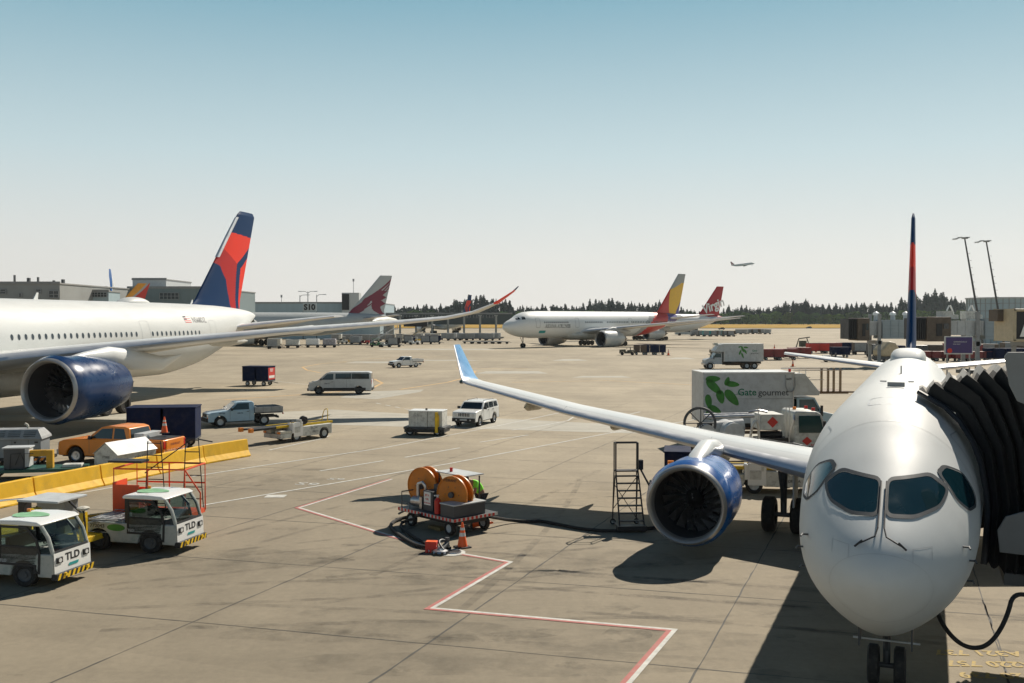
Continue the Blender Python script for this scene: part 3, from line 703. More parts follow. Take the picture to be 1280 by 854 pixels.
# ---------------------------------------------------------------- other aircraft
def tube_tbl(L, D, zc, nose=1.45, tail=3.3):
    r = D/2; t = [(0,.02,zc-.16*D,zc-.18*D)]
    for f, wr, tp, bt in ((.03,.16,-.04,.30),(.10,.30,.10,.42),(.25,.50,.28,.60),(.5,.70,.50,.78),(.75,.84,.78,.89),(1,.92,.92,.95),(1.45,.99,.99,1),(1.7,1,1,1)):
        t.append((f*nose/1.45*D, wr*r, zc+tp*r-.0*D, zc-bt*r))
    a = L-tail*D; t.append((a, r, zc+r, zc-r))
    for f, wr, tp, bt in ((.25,.95,.99,.84),(.5,.76,.97,.48),(.75,.47,.90,0),(.93,.20,.80,.42*-1),(1,.05,.70,-.60)):
        t.append((a+f*tail*D, wr*r, zc+tp*r, zc-bt*r))
    return t
def windows_row(fus, bvh, sgs, z, spans, pitch, hw, hh, mtl=None):
    for sg in sgs:
        for s0, s1 in spans:
            k = 0; s = s0
            while s <= s1:
                m = MB(); p = [(-sg*(s+hw*math.cos(a)), z+hh*math.sin(a)) for a in [2*math.pi*j/10 for j in range(10)]]
                drape(m, [p], sideframe(0, 0, sg), bvh, .012, .4); m.build('cabin_window', mtl or WIN, fus); s += pitch
def doors(fus, bvh, sgs, ss, z0, z1, hw, wd=.03, colm=None):
    for sg in sgs:
        for s in ss:
            m = MB(); p = roundpoly([(-sg*(s-hw), z0), (-sg*(s+hw), z0), (-sg*(s+hw), z1), (-sg*(s-hw), z1)], .2); rr, _ = ringpoly(p, wd)
            drape(m, rr, sideframe(0, 0, sg), bvh, .01, .3); m.build('cabin_door', colm or SEAM, fus)
def side_text(fus, bvh, sg, s, z, t, size, mt, bold=.03, sx=1, name='lettering'):
    vs, fs = text_geo(t, bold); m = MB(); x0 = -sg*s
    drape(m, None, sideframe(0, 0, sg), bvh, .015, tris=([(x0+v.x*size*sx, z+v.y*size) for v in vs], fs)); return m.build(name, mt, fus, recalc=False)

def build_widebody():
    ph = R(12.7); d = Vector((math.sin(ph), math.cos(ph), 0)); nose = Vector((-40.4, 36.4, 0))
    root = thing('airliner', nose, math.atan2(d.y, d.x), 'large white wide-body airliner at the left with curled wing tip and blue engine', 'airplane')
    tbl = tube_tbl(65.5, 6.05, 4.85, tail=3.0)
    fus, bvh = fuselage(root, tbl, nseg=72, nst=110)
    windows_row(fus, bvh, (-1,), 5.35, [(20,26),(27.5,41.2),(43.0,50.4)], .635, .13, .20)
    doors(fus, bvh, (-1,), (18.5, 41.95+.2, 52.6), 4.3, 6.35, .55, .025)
    m = MB(); f0 = (48.6, 6.45)
    side_text(fus, bvh, -1, 50.6, 6.4, 'N568DZ', .62, DGREY, .01)
    M_ = sideframe(0, 0, -1)
    flag = MB()
    for i in range(7): drape(flag, [[(48.25, 6.2+i*.075), (49.2, 6.2+i*.075), (49.2, 6.275+i*.075), (48.25, 6.275+i*.075)]], M_, bvh, .014, .5, mi=i % 2)
    drape(flag, [[(48.25, 6.45), (48.68, 6.45), (48.68, 6.73), (48.25, 6.73)]], M_, bvh, .019, .5, mi=2)
    flag.build('flag', [RED, WHITE, NAVY], fus)
    for (s, h, l) in ((16, .5, .4), (33.2, .5, .45), (53.5, .38, .35)):
        m = MB(); m.add([(s,-.04,7.82),(s+l,-.04,7.82),(s+l*1.25,-.02,7.85+h),(s+l*.85,-.02,7.85+h),(s,.04,7.82),(s+l,.04,7.82),(s+l*1.25,.02,7.85+h),(s+l*.85,.02,7.85+h)], [(0,1,2,3),(4,7,6,5),(0,4,5,1),(1,5,6,2),(2,6,7,3),(3,7,4,0)]); m.build('blade_antenna', WHITE, fus)
    m = MB(); rings = []
    for i in range(15):
        t = i/14; s = 43.0+3.8*t; e = max(.03, (1-abs(2*t-1)**2.6)); rings.append([Vector((s, .8*e**.4*math.cos(a), 7.8+.48*e*math.sin(a))) for a in [2*math.pi*k/20 for k in range(20)]])
    m.loft(rings); m.build('antenna_dome', AIRW, fus, smooth=True, ang=60)
    for sg in (-1, 1):
        m = MB()
        secs = [(20.5,1.5,3.5,12.6,.12,3,UPV),(22.3,3.0,3.75,11.2,.125,2.5,UPV),(27.9,10.4,4.75,7.4,.11,1.5,UPV),(32.9,18,5.6,4.9,.10,0,UPV),(37.8,25,6.25,3.3,.10,0,UPV),(39.7,27.6,6.55,2.7,.095,0,(-.12,1)),(41.0,29.2,6.95,2.2,.09,0,(-.35,.94)),(42.4,30.5,7.6,1.5,.085,0,(-.6,.8)),(44.0,31.5,8.5,.75,.08,0,(-.75,.66)),(44.6,31.8,8.9,.4,.08,0,(-.75,.66))]
        secs = [(a, b, z, c, t, tw, nv) for a, b, z, c, t, tw, nv in secs]
        wingmesh(m, secs, sg, 3, mf=lambda i, k: (3 if i >= 25 else (2 if i >= 21 else (1 if (k <= 1 or k >= 21) else (4 if 12 <= k <= 20 else 0)))) )
        wg = m.build('wing', [WINGW, LEAD, FIN_RED, FIN_BLUE, UNDER], root, smooth=True, ang=50)
        for (yy, x0, zz) in ((7.0, 31, 3.9), (13.5, 33.5, 4.95), (18.5, 36, 5.75), (23, 38.8, 6.35)):
            m = MB(); m.rev([(0,.03),(.8,.25),(2.8,.34),(4.6,.2),(5.6,.03)], (x0-.8, sg*yy, zz), n=16); m.build('flap_fairing', UNDER, wg, smooth=True)
        engine(root, 21.0, sg*10.5, 2.56, 6.0, 1.86, 1.70, (mat('engine_navy_blue', (.003,.028,.10), .28, coat=.25, spec=.3, var=.05), LIP, WINGW), fanr=1.5, nblade=22,
               pylon=[(22.8,4.25,.15,.1),(24.2,4.35,.3,.25),(26.5,4.35,.38,.5),(29,3.95,.42,.65),(32,3.6,.3,.5),(34.5,4.0,.05,.1)])
        m = MB(); m.rev([(0,.05),(.15,.2),(.5,.3),(.55,.02)], (27.2, sg*9.4, 2.1), n=10); 
        gear(root, 33.4, sg*5.3, 4.2, .7, .5, [-1.0, 1.0], .8, strut=.25)
        m = MB(); wingmesh(m, [(57.6,.9,5.6,6.2,.10,0,UPV),(63.6,9.4,6.75,2.6,.09,0,UPV)], sg, 2, mf=lambda i, k: 1 if (k <= 1 or k >= 21) else (2 if 12 <= k <= 20 else 0))
        m.build('tailplane', [WINGW, LEAD, UNDER], root, smooth=True, ang=50)
    gear(root, 4.7, 0, 3, .5, .35, [0], .35, name='nose_gear')
    m = MB(); rings = []
    for s, wd, zt, zb in ((18,1.6,3,2.0),(21,2.9,3.6,1.55),(27,3.3,4.0,1.45),(36,3.3,4.0,1.5),(40,2.5,3.4,1.7),(43.5,1.2,2.7,2.0)):
        rings.append([Vector((s, wd*math.cos(a), (zt+zb)/2+(zt-zb)/2*1.1*math.sin(a))) for a in [2*math.pi*k/28 for k in range(28)]])
    m.loft(rings); m.build('belly_fairing', UNDER, root, smooth=True, ang=60)
    fin = [(53.2,7.5,9.3,.09),(54.4,8.3,8.2,.10),(62.2,16.7,3.5,.10),(62.7,17.05,2.6,.06)]
    m = finmesh(fin, delta_fin, None, 90, 140); fo = m.build('fin', [FIN_BLUE, FIN_RED, FIN_DRED], root, smooth=True, ang=60)
    m = MB(); rings = []
    for s, z, r_ in ((58.1,12.3,.20),(60.1,14.5,.18),(61.9,16.4,.15)): rings.append([Vector((s+.22-.3*math.cos(a), r_*math.sin(a), z)) for a in [2*math.pi*k/14 for k in range(14)]])
    m.loft(rings); m.build('leading_edge', LEAD, fo, smooth=True)
    # tail end of the body darker cone
    m = MB(); m.rev([(0,.42),(.5,.3),(.9,.2)], (64.9, 0, 6.15), n=16); m.build('exhaust_cone', GREY, fus, smooth=True)
    return root
build_widebody()

AS_GREY = mat('fin_grey', (.36,.38,.37), .4, var=.04); AS_YEL = mat('fin_yellow', (.86,.50,.03), .35, var=.04); AS_RED = mat('livery_red', (.62,.05,.035), .35, var=.04); AS_VIO = mat('livery_violet', (.10,.08,.28), .35, var=.04)
VIR_RED = mat('fin_crimson', (.42,.012,.02), .4, var=.05); OLIVEG = mat('livery_grey', (.42,.43,.42), .4, var=.04)
def jet(name, nosep, hd, L, D, zc, label, group=None, body=None, finc=None, finm=None, wingm=None, eng=None, span=30, wroot=.36, fin_h=None, gear_on=True, cock=True, pitch_=0, colf=None, simple=False, winz=None, wrows=None, nac=None, nacelle_r=1.1, dihed=.105, swept=.62, winglet=None, ytrack=2.9):
    d = Vector((math.cos(hd), math.sin(hd), 0))      # direction from nose to tail
    root = thing(name, nosep, hd, label, 'airplane', group)
    if pitch_: root.rotation_euler = (0, pitch_, hd)
    tbl = tube_tbl(L, D, zc); body = body or [AIRW]
    fus, bvh = fuselage(root, tbl, nseg=40, nst=160 if colf else 60, mats=body, colf=colf)
    if cock:
        M_ = sideframe(0, 0, 1); 
        for sg in (1, -1):
            M_ = sideframe(0, 0, sg)
            for a, b in ((.46,.60),(.63,.78)):
                z0, z1 = zc+.18*D, zc+.29*D; m = MB(); drape(m, [[(-sg*a*D, z0), (-sg*b*D, z0+.01*D), (-sg*(b)*D, z1), (-sg*(a+.06)*D, z1)]], M_, bvh, .02, .3); m.build('cockpit_window', GLASS, fus)
    semi = span/2; ws = L*wroot; cr = L*.155
    for sg in (1, -1):
        m = MB(); zr = zc-.30*D
        secs = [(ws, D*.25, zr, cr*1.2, .12, 2, UPV), (ws+swept*semi*.26, semi*.32, zr+dihed*semi*.32, cr*.72, .11, 1, UPV), (ws+swept*semi*.94, semi, zr+dihed*semi+.2, cr*.17, .10, 0, UPV)]
        wingmesh(m, secs, sg, 4, mf=lambda i, k: 1 if (k <= 1 or k >= 21) else 0); wg = m.build('wing', wingm or [WINGG, LEAD], root, smooth=True, ang=50)
        if winglet:
            m = MB(); x, z = secs[-1][0], secs[-1][2]; wingmesh(m, [(x, semi, z, cr*.17, .09, 0, (-.9,.3)), (x+1.6, semi+.5, z+2.4, .6, .08, 0, (-.97,.2))], sg, 2); m.build('winglet', winglet, wg, smooth=True)
        if eng:
            ex = ws+swept*semi*.30-nacelle_r*3.2; engine(root, ex, sg*eng, zr-nacelle_r*.75, nacelle_r*3.6, nacelle_r, nacelle_r*.88, (nac or NACW, LIP, WINGG), nblade=18, small=True,
                   pylon=[(ex+nacelle_r, zr+nacelle_r*.25, .1, .2), (ex+nacelle_r*2.2, zr+nacelle_r*.4, .3, .5), (ex+nacelle_r*4.6, zr+.1, .3, .5), (ex+nacelle_r*5.4, zr+.2, .05, .1)])
        if gear_on:
            r = .62 if D > 5 else .52; gear(root, L*.5+(.8 if D > 5 else .3), sg*(5.5 if D > 5 else ytrack), zr, r, .45, [-1.35, 0, 1.35] if D > 5 else [0], .7 if D > 5 else .4, strut=.2)
        m = MB(); wingmesh(m, [(L*.875, D*.12, zc+.22*D, L*.092, .10, 0, UPV), (L*.875+L*.095, span*.17, zc+.22*D+span*.17*.1, L*.036, .09, 0, UPV)], sg, 2, mf=lambda i, k: 1 if (k <= 1 or k >= 21) else 0)
        m.build('tailplane', wingm or [WINGG, LEAD], root, smooth=True, ang=50)
    if gear_on: gear(root, L*.095, 0, zc-D*.4, .5, .32, [0], .3, name='nose_gear')
    fh = fin_h; z0 = zc+D*.42; c0 = L*.135
    fin = [(L*.83, z0, c0*1.12, .09), (L*.842, z0+(fh-z0)*.08, c0, .10), (L*.842+(fh-z0)*.78, fh, c0*.36, .10)]
    m = finmesh(fin, finc or (lambda u, v: 0), None, 60, 90); fo = m.build('fin', finm or [FIN_BLUE, FIN_RED, FIN_DRED], root, smooth=True, ang=60)
    m = MB(); rings = []
    for s, wd, zt, zb in ((ws-.05*L,D*.2,zc-.3*D,zc-.5*D),(ws,D*.5,zc-.2*D,zc-.60*D),(ws+.16*L,D*.52,zc-.2*D,zc-.62*D),(ws+.26*L,D*.2,zc-.3*D,zc-.5*D)):
        rings.append([Vector((s, wd*math.cos(a), (zt+zb)/2+(zt-zb)/2*math.sin(a))) for a in [2*math.pi*k/20 for k in range(20)]])
    m.loft(rings); m.build('belly_fairing', body[0] if len(body) == 1 else UNDER, root, smooth=True, ang=60)
    return root, fus, bvh, fo, fin
# white wide-body with grey, yellow and red fin taxiing in the middle distance
def as_fin(u, v):
    if inpoly((u, v), [(-.1,-.1),(-.1,.60),(.02,.62),(.62,-.1)]): return 2
    if v > .78 or inpoly((u, v), [(-.1,.58),(.02,.60),(1.1,.86),(1.1,1.1),(-.1,1.1)]): return 0
    if inpoly((u, v), [(.75,-.1),(1.1,.5),(1.1,-.1)]): return 3
    return 1
def as_body(s, y, z):
    a = 47.3+(z-5.2)*1.25; b = 54.8+(z-5.2)*.5
    if a < s < b: return 1
    if a-2.2 < s <= a: return 3
    if s >= b and z > 5.7: return 2 if s < 60 else 3
    return 0
ra, fa, ba, fo, fn = jet('airliner', (-2.0, 222.5, 0), math.atan2(.669, .743), 63.7, 6.2, 5.25, 'white wide-body airliner taxiing on the apron, tail fin in grey, yellow and red', body=[AIRF, AS_RED, AS_VIO, OLIVEG], colf=as_body, finc=as_fin, finm=[AS_GREY, AS_YEL, AS_RED, AS_VIO], eng=9.6, span=60.9, fin_h=18.5, nacelle_r=1.95, wroot=.335, swept=.70)
windows_row(fa, ba, (-1,), 5.75, [(10,17.5),(23.5,29.5),(31,38.5),(40,47),(49,55)], .62, .18, .22, WIN)
doors(fa, ba, (-1,), (8.0, 20.6, 38.9+.6, 56.5), 4.6, 6.7, .55, .07, GREY)
side_text(fa, ba, -1, 14.2, 4.85, 'ASIANA AIRLINES', 1.05, DGREY, .03, 1.0)
m = MB(); drape(m, [roundpoly([(8.6, 3.3), (10.6, 3.3), (10.6, 3.9), (8.6, 3.9)], .2)], sideframe(0,0,-1), ba, .02, .5); m.build('alliance_mark', TEAL, fa)
# crimson-finned jet behind it
m = None
rv, fv, bv, fov, fnv = jet('airliner', (15.8, 294, 0), math.atan2(.53, .85), 62.8, 5.8, 5.2, 'white airliner with crimson fin behind the white wide-body on the apron', finm=[VIR_RED], body=[AIRF, VIR_RED], colf=lambda s, y, z: 1 if s-(z-5)*.8 > 58 or (s > 54 and z > 7.2) else 0, eng=9.8, span=60, fin_h=17.2, nacelle_r=1.8)
def fin_text(fo, fin, sg, t, size, u, v, mt, ang=0, bold=.03):
    s0 = interp([(f[1], f[0]+f[2]*u) for f in fin], fin[0][1]+(fin[-1][1]-fin[0][1])*v)[0]; z0 = fin[0][1]+(fin[-1][1]-fin[0][1])*v
    M_ = frame((s0, sg*.62, z0), (-sg*math.cos(ang), 0, math.sin(ang)), (sg*math.sin(ang), 0, math.cos(ang))); m = MB(); m.text(t, size, M_, 0, bold=bold); return m.build('lettering', mt, fo, recalc=False)
fin_text(fov, fnv, -1, 'Virgin', 4.1, .50, .33, WHITE, R(18))
# grey wide-body with a maroon antelope mark on the fin, in front of the pier at the left
def qa_fin(u, v):
    for k, (a, b) in enumerate(((.90,.84),(.80,.72),(.70,.60))):
        w_ = .045-.008*k
        c = a-(1-u)*(.62+.12*k)
        if abs(v-c) < w_ and u > .12+.10*k: return 1
    if inpoly((u, v), [(-.1,.02),(.12,.30),(.30,.50),(.62,.62),(.95,.60),(.78,.50),(.98,.44),(.80,.36),(1.0,.28),(.84,.20),(1.0,.0),(.86,.0),(.62,.13),(.46,.30),(.40,.12),(.24,.0),(.1,.0)]):
        return 0 if inpoly((u, v), [(.36,.12),(.44,.36),(.52,.28),(.52,.10)]) else 1
    return 0
QG = mat('fin_silver_grey', (.46,.48,.47), .4, var=.05); QM = mat('fin_maroon', (.20,.02,.045), .4, var=.05)
jet('airliner', (-94.5,239,0), math.atan2(.37, .93), 66.8, 6.0, 5.2, 'grey wide-body airliner in front of the far pier, maroon antelope head on its tail fin', body=[QG], finc=qa_fin, finm=[QG, QM], eng=10, span=60, fin_h=18, nacelle_r=1.9)
# small tails showing above the apron clutter
jet('airliner', (-45, 487, 0), math.atan2(-.89, .45), 60, 5.6, 5.0, 'distant white narrow-body airliner with red and navy fin in front of the tree line', finc=delta_fin, eng=9, span=50, fin_h=17, nacelle_r=1.6)
jet('airliner', (-98, 151, 0), math.atan2(.4, .9), 39.5, 3.8, 3.9, 'distant narrow-body airliner behind the left wide-body with orange and red striped fin', body=[mat('deep_blue_paint', (.02,.06,.22), .3)], finc=lambda u, v: (0 if u < .25+1.12*(v-.6) else (1 if u < .36+1.4*(v-.6) else 2)), finm=[mat('fin_orange', (.85,.36,.03), .35), OLIVEG, AS_RED], eng=5.5, span=35.8, fin_h=12.5, nacelle_r=1.1)
jet('airliner', (-94, 259, 0), math.atan2(-.98,.17), 44, 4.2, 4.2, 'distant narrow-body airliner behind the left wide-body with blue and white fin seen edge on', finc=lambda u, v: 1 if math.sin(v*9+u*5) > .4 else 0, finm=[mat('fin_mid_blue', (.03,.12,.36), .35), WHITE], eng=5.5, span=35.8, fin_h=17.2, nacelle_r=1.1)
# airliner climbing away
fly = P(993-53, 331, 1000)
rf, ff, bf, fof, fnf = jet('airliner', P(943.2, 329, 1850), R(176), 23.5*.93*2.0*1.0, 4.2, 0, 'airliner flying low above the trees with its gear down', cock=False, body=[mat('hazy_white_paint', (.5,.53,.52), .5)], finc=lambda u, v: 0, finm=[mat('fin_dull_red', (.25,.05,.05), .5)], eng=5.5, span=30, fin_h=8.2, nacelle_r=1.2, gear_on=False, pitch_=R(7))
for sx_, sy_ in ((20, 2.5), (20, -2.5), (5, 0)):
    m = MB(); m.cyl((sx_, sy_, -1.4), (sx_, sy_, -3.4), .16); m.cyl((sx_, sy_-.5, -3.5), (sx_, sy_+.5, -3.5), .5); m.build('main_gear' if sy_ else 'nose_gear', DGREY, rf)
# ---------------------------------------------------------------- buildings, masts, trees
CONC = mat('building_concrete', (.29,.30,.29), .8, var=.12, scale=.15, dirt=.2)
CLAD = mat('grey_green_cladding', (.17,.215,.22), .6, var=.08, scale=.3, stretch=(4,4,.3))
CLADL = mat('pale_blue_cladding', (.36,.45,.48), .5, var=.06, scale=.3, stretch=(3,3,.4))
DARKW = mat('dark_window_glass', (.03,.04,.045), .15, var=.3, scale=.5)  # even dark glass of the building windows
ROOFG = mat('roof_grey', (.28,.28,.27), .8, var=.15)
def placeY(px, Y): p = P(px, 399, Y); return p.x
def building(name, x0, x1, Y, ytop, depth, wallm, label, ribs=0, zb=0, wins=(), parapet=.5, cat='building', roofbits=()):
    X0, X1 = placeY(x0, Y), placeY(x1, Y); h = P(640, ytop, Y).z
    t = thing(name, ((X0+X1)/2, Y, 0), 0, label, cat); W = (X1-X0)/2
    m = MB(); m.bb((-W, 0, zb), (W, depth, h-parapet)); 
    if ribs:
        k = -W
        while k < W-ribs*.3:
            m.bb((k, -.05, 0), (k+.1, .001, h-parapet-.1)); k += ribs
    wl = m.build('wall', wallm, t)
    m = MB(); m.bb((-W-.15, -.2, h-parapet), (W+.15, depth+.2, h-parapet+.25)); m.bb((-W-.12, -.17, h-parapet+.25), (W+.12, .1, h)); m.build('roof', ROOFG, t)
    for (a, b, c, d_, mull) in wins:
        xa, xb = placeY(a, Y)-(X0+X1)/2, placeY(b, Y)-(X0+X1)/2; za, zb = P(640, d_, Y).z, P(640, c, Y).z
        m = MB(); m.bb((xa, -.12, za), (xb, .0, zb)); f = m.build('window', DARKW, t)
        m = MB()
        for i in range(mull+1):
            q = xa+(xb-xa)*i/mull if mull else xa; m.bb((q-.06, -.2, za), (q+.06, -.1, zb))
        m.bb((xa, -.19, za-.1), (xb, -.11, za)); m.bb((xa, -.19, zb), (xb, -.11, zb+.1)); m.bb((xa, -.19, (za+zb)/2-.05), (xb, -.11, (za+zb)/2+.05))
        m.build('window_frame', GREY, f)
    for (a, b, c, dd) in roofbits:
        xa, xb = placeY(a, Y)-(X0+X1)/2, placeY(b, Y)-(X0+X1)/2; zc = P(640, c, Y).z
        m = MB(); m.bb((xa, dd, h-parapet+.25), (xb, dd+(xb-xa)*.8+.3, zc)); m.build('rooftop_unit', LGREY if b-a > 4 else DGREY, t)
    return t
building('terminal_building', -60, 75, 190, 352, 45, CONC, 'grey concrete terminal block at the far left edge with dark square windows', wins=[(1,8,362,367,1),(46,52,362,367,1),(62,74,364,372,2),(24,28,367,371,1)], roofbits=[(7.5,9,343,3),(18,21,346,5),(18.5,20.2,344,9),(68,71,348.5,3),(60,62,350,2)])
building('hangar_building', 78, 134, 215, 358, 40, CLAD, 'dark green grey hall between the concrete block and the striped tails', ribs=2.5, wins=[(80,108,362,372,5)], roofbits=[(76,79,355,2)])
building('glass_hall', 110, 136, 205, 362, 6, CLADL, 'low pale hall with wide translucent panels beside the dark green hall', ribs=3, wins=[(111,134,366,371,6)])
building('penthouse_building', 166, 208, 232, 347.5, 18, LGREY, 'pale grey plant room box standing behind the green grey concourse', ribs=0)
building('concourse_building', 160, 262, 225, 358, 40, CLAD, 'green grey concourse building between the two striped tails and the navy fin', ribs=4, wins=[(200,224,366.5,374,5)])
building('concourse_building', 296, 475, 330, 377.5, 40, CLADL, 'long low concourse with pale blue panels behind the maroon antelope fin', ribs=3.2, roofbits=[(428,447,366,4),(300,306,376,3)])
building('pier_building', 330, 640, 345, 391, 25, mat('dark_pier_cladding', (.07,.085,.085), .6), 'long dark pier building below the tree line behind the parked aircraft', zb=4.6, wins=[(480+i*16, 492+i*16, 394, 397, 3) for i in range(9)])
# plant room with dark louvre + S10 gate sign
t = thing('roof_plant_room', (placeY(438, 325), 325, 0), 0, 'small roof plant room with a black louvre above the pale blue concourse', 'building')
m = MB(); zz = P(640, 366, 325).z; m.bb((-2.8, 0, 8), (2.8, 5, zz)); m.build('wall', LGREY, t); m = MB(); m.bb((-2.75, -.2, 9.5), (-.4, 0, zz-.4)); m.build('louvre', BLACK, t)
t = thing('gate_sign', (placeY(387, 322), 322, 0), 0, 'gate sign reading S10 standing on the pale blue concourse roof', 'sign')
m = MB(); m.bb((-2.2, 0, 8.9), (2.2, .25, 11.7)); m.build('panel', mat('sign_panel_grey', (.42,.47,.48), .5), t)
m = MB(); m.text('S10', 2.5, frame((0, -.03, 10.3), (1, 0, 0), (0, 0, 1)), 0, bold=.05); m.build('lettering', BLACK, t, recalc=False)
m = MB(); m.cyl((-2.2, .4, 0), (-2.2, .4, 9), .15); m.cyl((2.2, .4, 0), (2.2, .4, 9), .15); m.build('post', DGREY, t)
def lamp(px, Y, ytop, label, arms=2, name='light_mast'):
    h = P(640, ytop, Y).z; t = thing(name, (placeY(px, Y), Y, 0), 0, label, 'light mast')
    m = MB(); m.cyl((0,0,0), (0,0,h), .28, .12, n=8); m.build('pole', GREY, t)
    m = MB()
    for sg in ((-1, 1) if arms == 2 else (1,)): m.tube([(0,0,h-.6), (sg*.8,0,h), (sg*2.4,0,h+.1)], .09, n=6); 
    m.build('arm', GREY, t)
    for sg in ((-1, 1) if arms == 2 else (1,)): m = MB(); m.box((sg*2.7, 0, h+.05), (1.1, .5, .25)); m.build('lamp_head', LGREY, t)
lamp(375, 335, 369, 'street lamp with one arm left of the S10 sign', 1); lamp(385, 336, 364.5, 'taller two armed lamp directly above the S10 sign'); lamp(396, 338, 368.5, 'street lamp with one arm right of the S10 sign', 1)
for px, Y, yt, lb in ((442, 340, 352, 'thin antenna pole above the roof plant room'), (352, 340, 372, 'short antenna pole on the concourse behind the navy fin'), (470, 345, 364, 'thin pole just right of the antelope fin')):
    h = P(640, yt, Y).z; t = thing('antenna_pole', (placeY(px, Y), Y, 0), 0, lb, 'antenna'); m = MB(); m.cyl((0,0,0), (0,0,h), .14, .08, n=6); m.build('pole', GREY, t); m = MB(); m.cyl((0,0,h), (0,0,h+.9), .32, n=8); m.build('antenna_head', GREY, t)
# leaning floodlight masts at the right
for (pb, yb, pt, yt, Y, lb) in ((1222, 392, 1206, 299, 190, 'left of two leaning floodlight masts at the right'), (1245, 372, 1233, 303, 200, 'right of two leaning floodlight masts at the right')):
    a = P(pb, yb, Y); b = P(pt, yt, Y); d = (b-a)/(b.z-a.z); g = a-d*a.z
    t = thing('floodlight_mast', g, 0, lb, 'floodlight mast'); v = b-g
    m = MB(); m.cyl((0,0,0), v, .26, .13, n=10); m.build('pole', DGREY, t)
    m = MB(); m.tube([v, v+Vector((-.6,0,.35)), v+Vector((-2.2,0,-.05))], .11, n=6); m.box(v+Vector((0,0,.2)), (1.0,.6,.3)); m.build('arm', GREY, t)
    for o in ((-1.9,0,.0), (-.9,0,.3), (.5,0,.3)): m = MB(); m.box(v+Vector(o), (.7,.6,.2)); m.build('lamp_head', LGREY, t)
    m = MB()
    for k in range(14): q = v*(k+1)/16; m.box(q+Vector((.4,0,0)), (.35,.05,.06))
    m.build('climbing_rung', DGREY, t)
# pale tank / building right
t = thing('storage_tank', (placeY(1277, 215), 215, 0), 0, 'pale grey round building with ribbed wall and flat roof behind the right jet bridge', 'building')
m = MB(); h = P(640, 373, 215).z; m.cyl((0,8,0), (0,8,h), 7.6, n=40); m.build('wall', CLADL, t, smooth=True)
m = MB()
for k in range(40):
    a = 2*math.pi*k/40; m.box((7.62*math.cos(a), 8+7.62*math.sin(a), h/2), (.12,.12,h))
for zf in (.6, .75, .9): m.rev([(0, 7.66), (.12, 7.66)], (0, 8, h*zf), (0,0,1), n=40)
m.build('rib', GREY, t); m = MB(); m.cyl((0,8,h), (0,8,h+.3), 7.9, n=40); m.build('roof', LGREY, t)
# ---- jet bridges at the right, middle distance
BRID = mat('bridge_panel_blue_grey', (.30,.36,.39), .5, var=.1, scale=.6, stretch=(.5,5,5), dirt=.15)
BRBR = mat('bridge_cab_brown', (.13,.10,.075), .7, var=.3, dirt=.2)
def jetbridge(px0, px1, Y, ytop, ybot, label, cabw=.18, cab=True, legs=(.35,.8), cabm=None):
    X0, X1 = placeY(px0, Y), placeY(px1, Y); zt, zb = P(640, ytop, Y).z, P(640, ybot, Y).z
    t = thing('jet_bridge', (X0, Y, 0), 0, label, 'jet bridge'); L = X1-X0; cw = L*cabw
    if cab:
        m = MB(); m.bb((0,-1.9,zb-.5), (cw,1.9,zt+.25)); c = m.build('cab', cabm or BRBR, t, bevel=.1)
        m = MB(); m.bb((cw*.38,-1.97,zb+.1), (cw*.62,-1.9,zt-.5)); m.build('doorway', BLACK, c); m = MB(); m.bb((cw*.68,-1.98,zb+.9), (cw*.88,-1.9,zt-.5)); m.build('window', GLASS, c)
        m = MB()
        for k in range(5): m.bb((-.25-.22*k,-1.8+.03*k,zb-.3), (-.12-.22*k,1.8-.03*k,zt+.1))
        m.build('canopy', BLACK, c)
    m = MB(); s1 = cw+(L-cw)*.45; m.bb((cw,-1.35,zb+.2), (s1,1.35,zt-.25))
    for k in range(int((s1-cw)/.9)): m.bb((cw+k*.9,-1.42,zb+.2), (cw+k*.9+.12,-1.35,zt-.25))
    m.bb((cw,-1.40,zt-.3), (s1,1.40,zt-.18)); m.build('inner_tunnel', LGREY if cab else BRID, t)
    m = MB(); m.bb((s1-1,-1.65,zb-.05), (L,1.65,zt))
    for k in range(int((L-s1)/1.1)): m.bb((s1-1+k*1.1,-1.72,zb-.05), (s1-1+k*1.1+.12,-1.65,zt))
    m.bb((s1-1,-1.74,zb-.25), (L,1.74,zb)); m.build('outer_tunnel', BRID, t)
    for f in legs:
        x = L*f; m = MB(); m.bb((x-.2,-1.9,0), (x+.2,-1.6,zt+.8)); m.bb((x-.2,1.6,0), (x+.2,1.9,zt+.8)); m.bb((x-.35,-1.9,zb-1), (x+.35,1.9,zb-.5)); m.build('lift_column', GREY, t)
        m = MB(); m.cyl((x-.9,-1.2,.5), (x-.9,-.8,.5), .5); m.cyl((x+.9,-1.2,.5), (x+.9,-.8,.5), .5); m.bb((x-1.1,-1.1,.4), (x+1.1,1.1,.8)); m.build('bogie', DGREY, t)
    return t, L, zb, zt
jetbridge(1066, 1138, 135, 400, 421, 'farther jet bridge left of the near tail fin with a dark brown cab', .21, legs=(.38,))
t, L, zb, zt = jetbridge(1150, 1300, 112, 399, 421, 'long blue grey jet bridge right of the near tail fin with brown cab', .20, legs=(.42,.85))
for k, pxa in enumerate((1174, 1187, 1204, 1214)):
    xx = placeY(pxa, 112)-placeY(1150, 112)
    if k in (0, 2): m = MB(); m.bb((xx,-.8,zt), (xx+1.2,.8,zt+.9)); m.bb((xx+1.3,-.6,zt), (xx+1.9,.6,zt+.5)); m.build('roof_unit', WHITED, t)
    else: m = MB(); m.tube([(xx-.6,0,zt), (xx-.15,0,zt+1.5), (xx+.15,0,zt+1.5), (xx+.6,0,zt)], .09, smooth=1); m.tube([(xx-.35,0,zt+.8), (xx+.35,0,zt+.8)], .06); m.build('cable_hoop', WHITE, t)
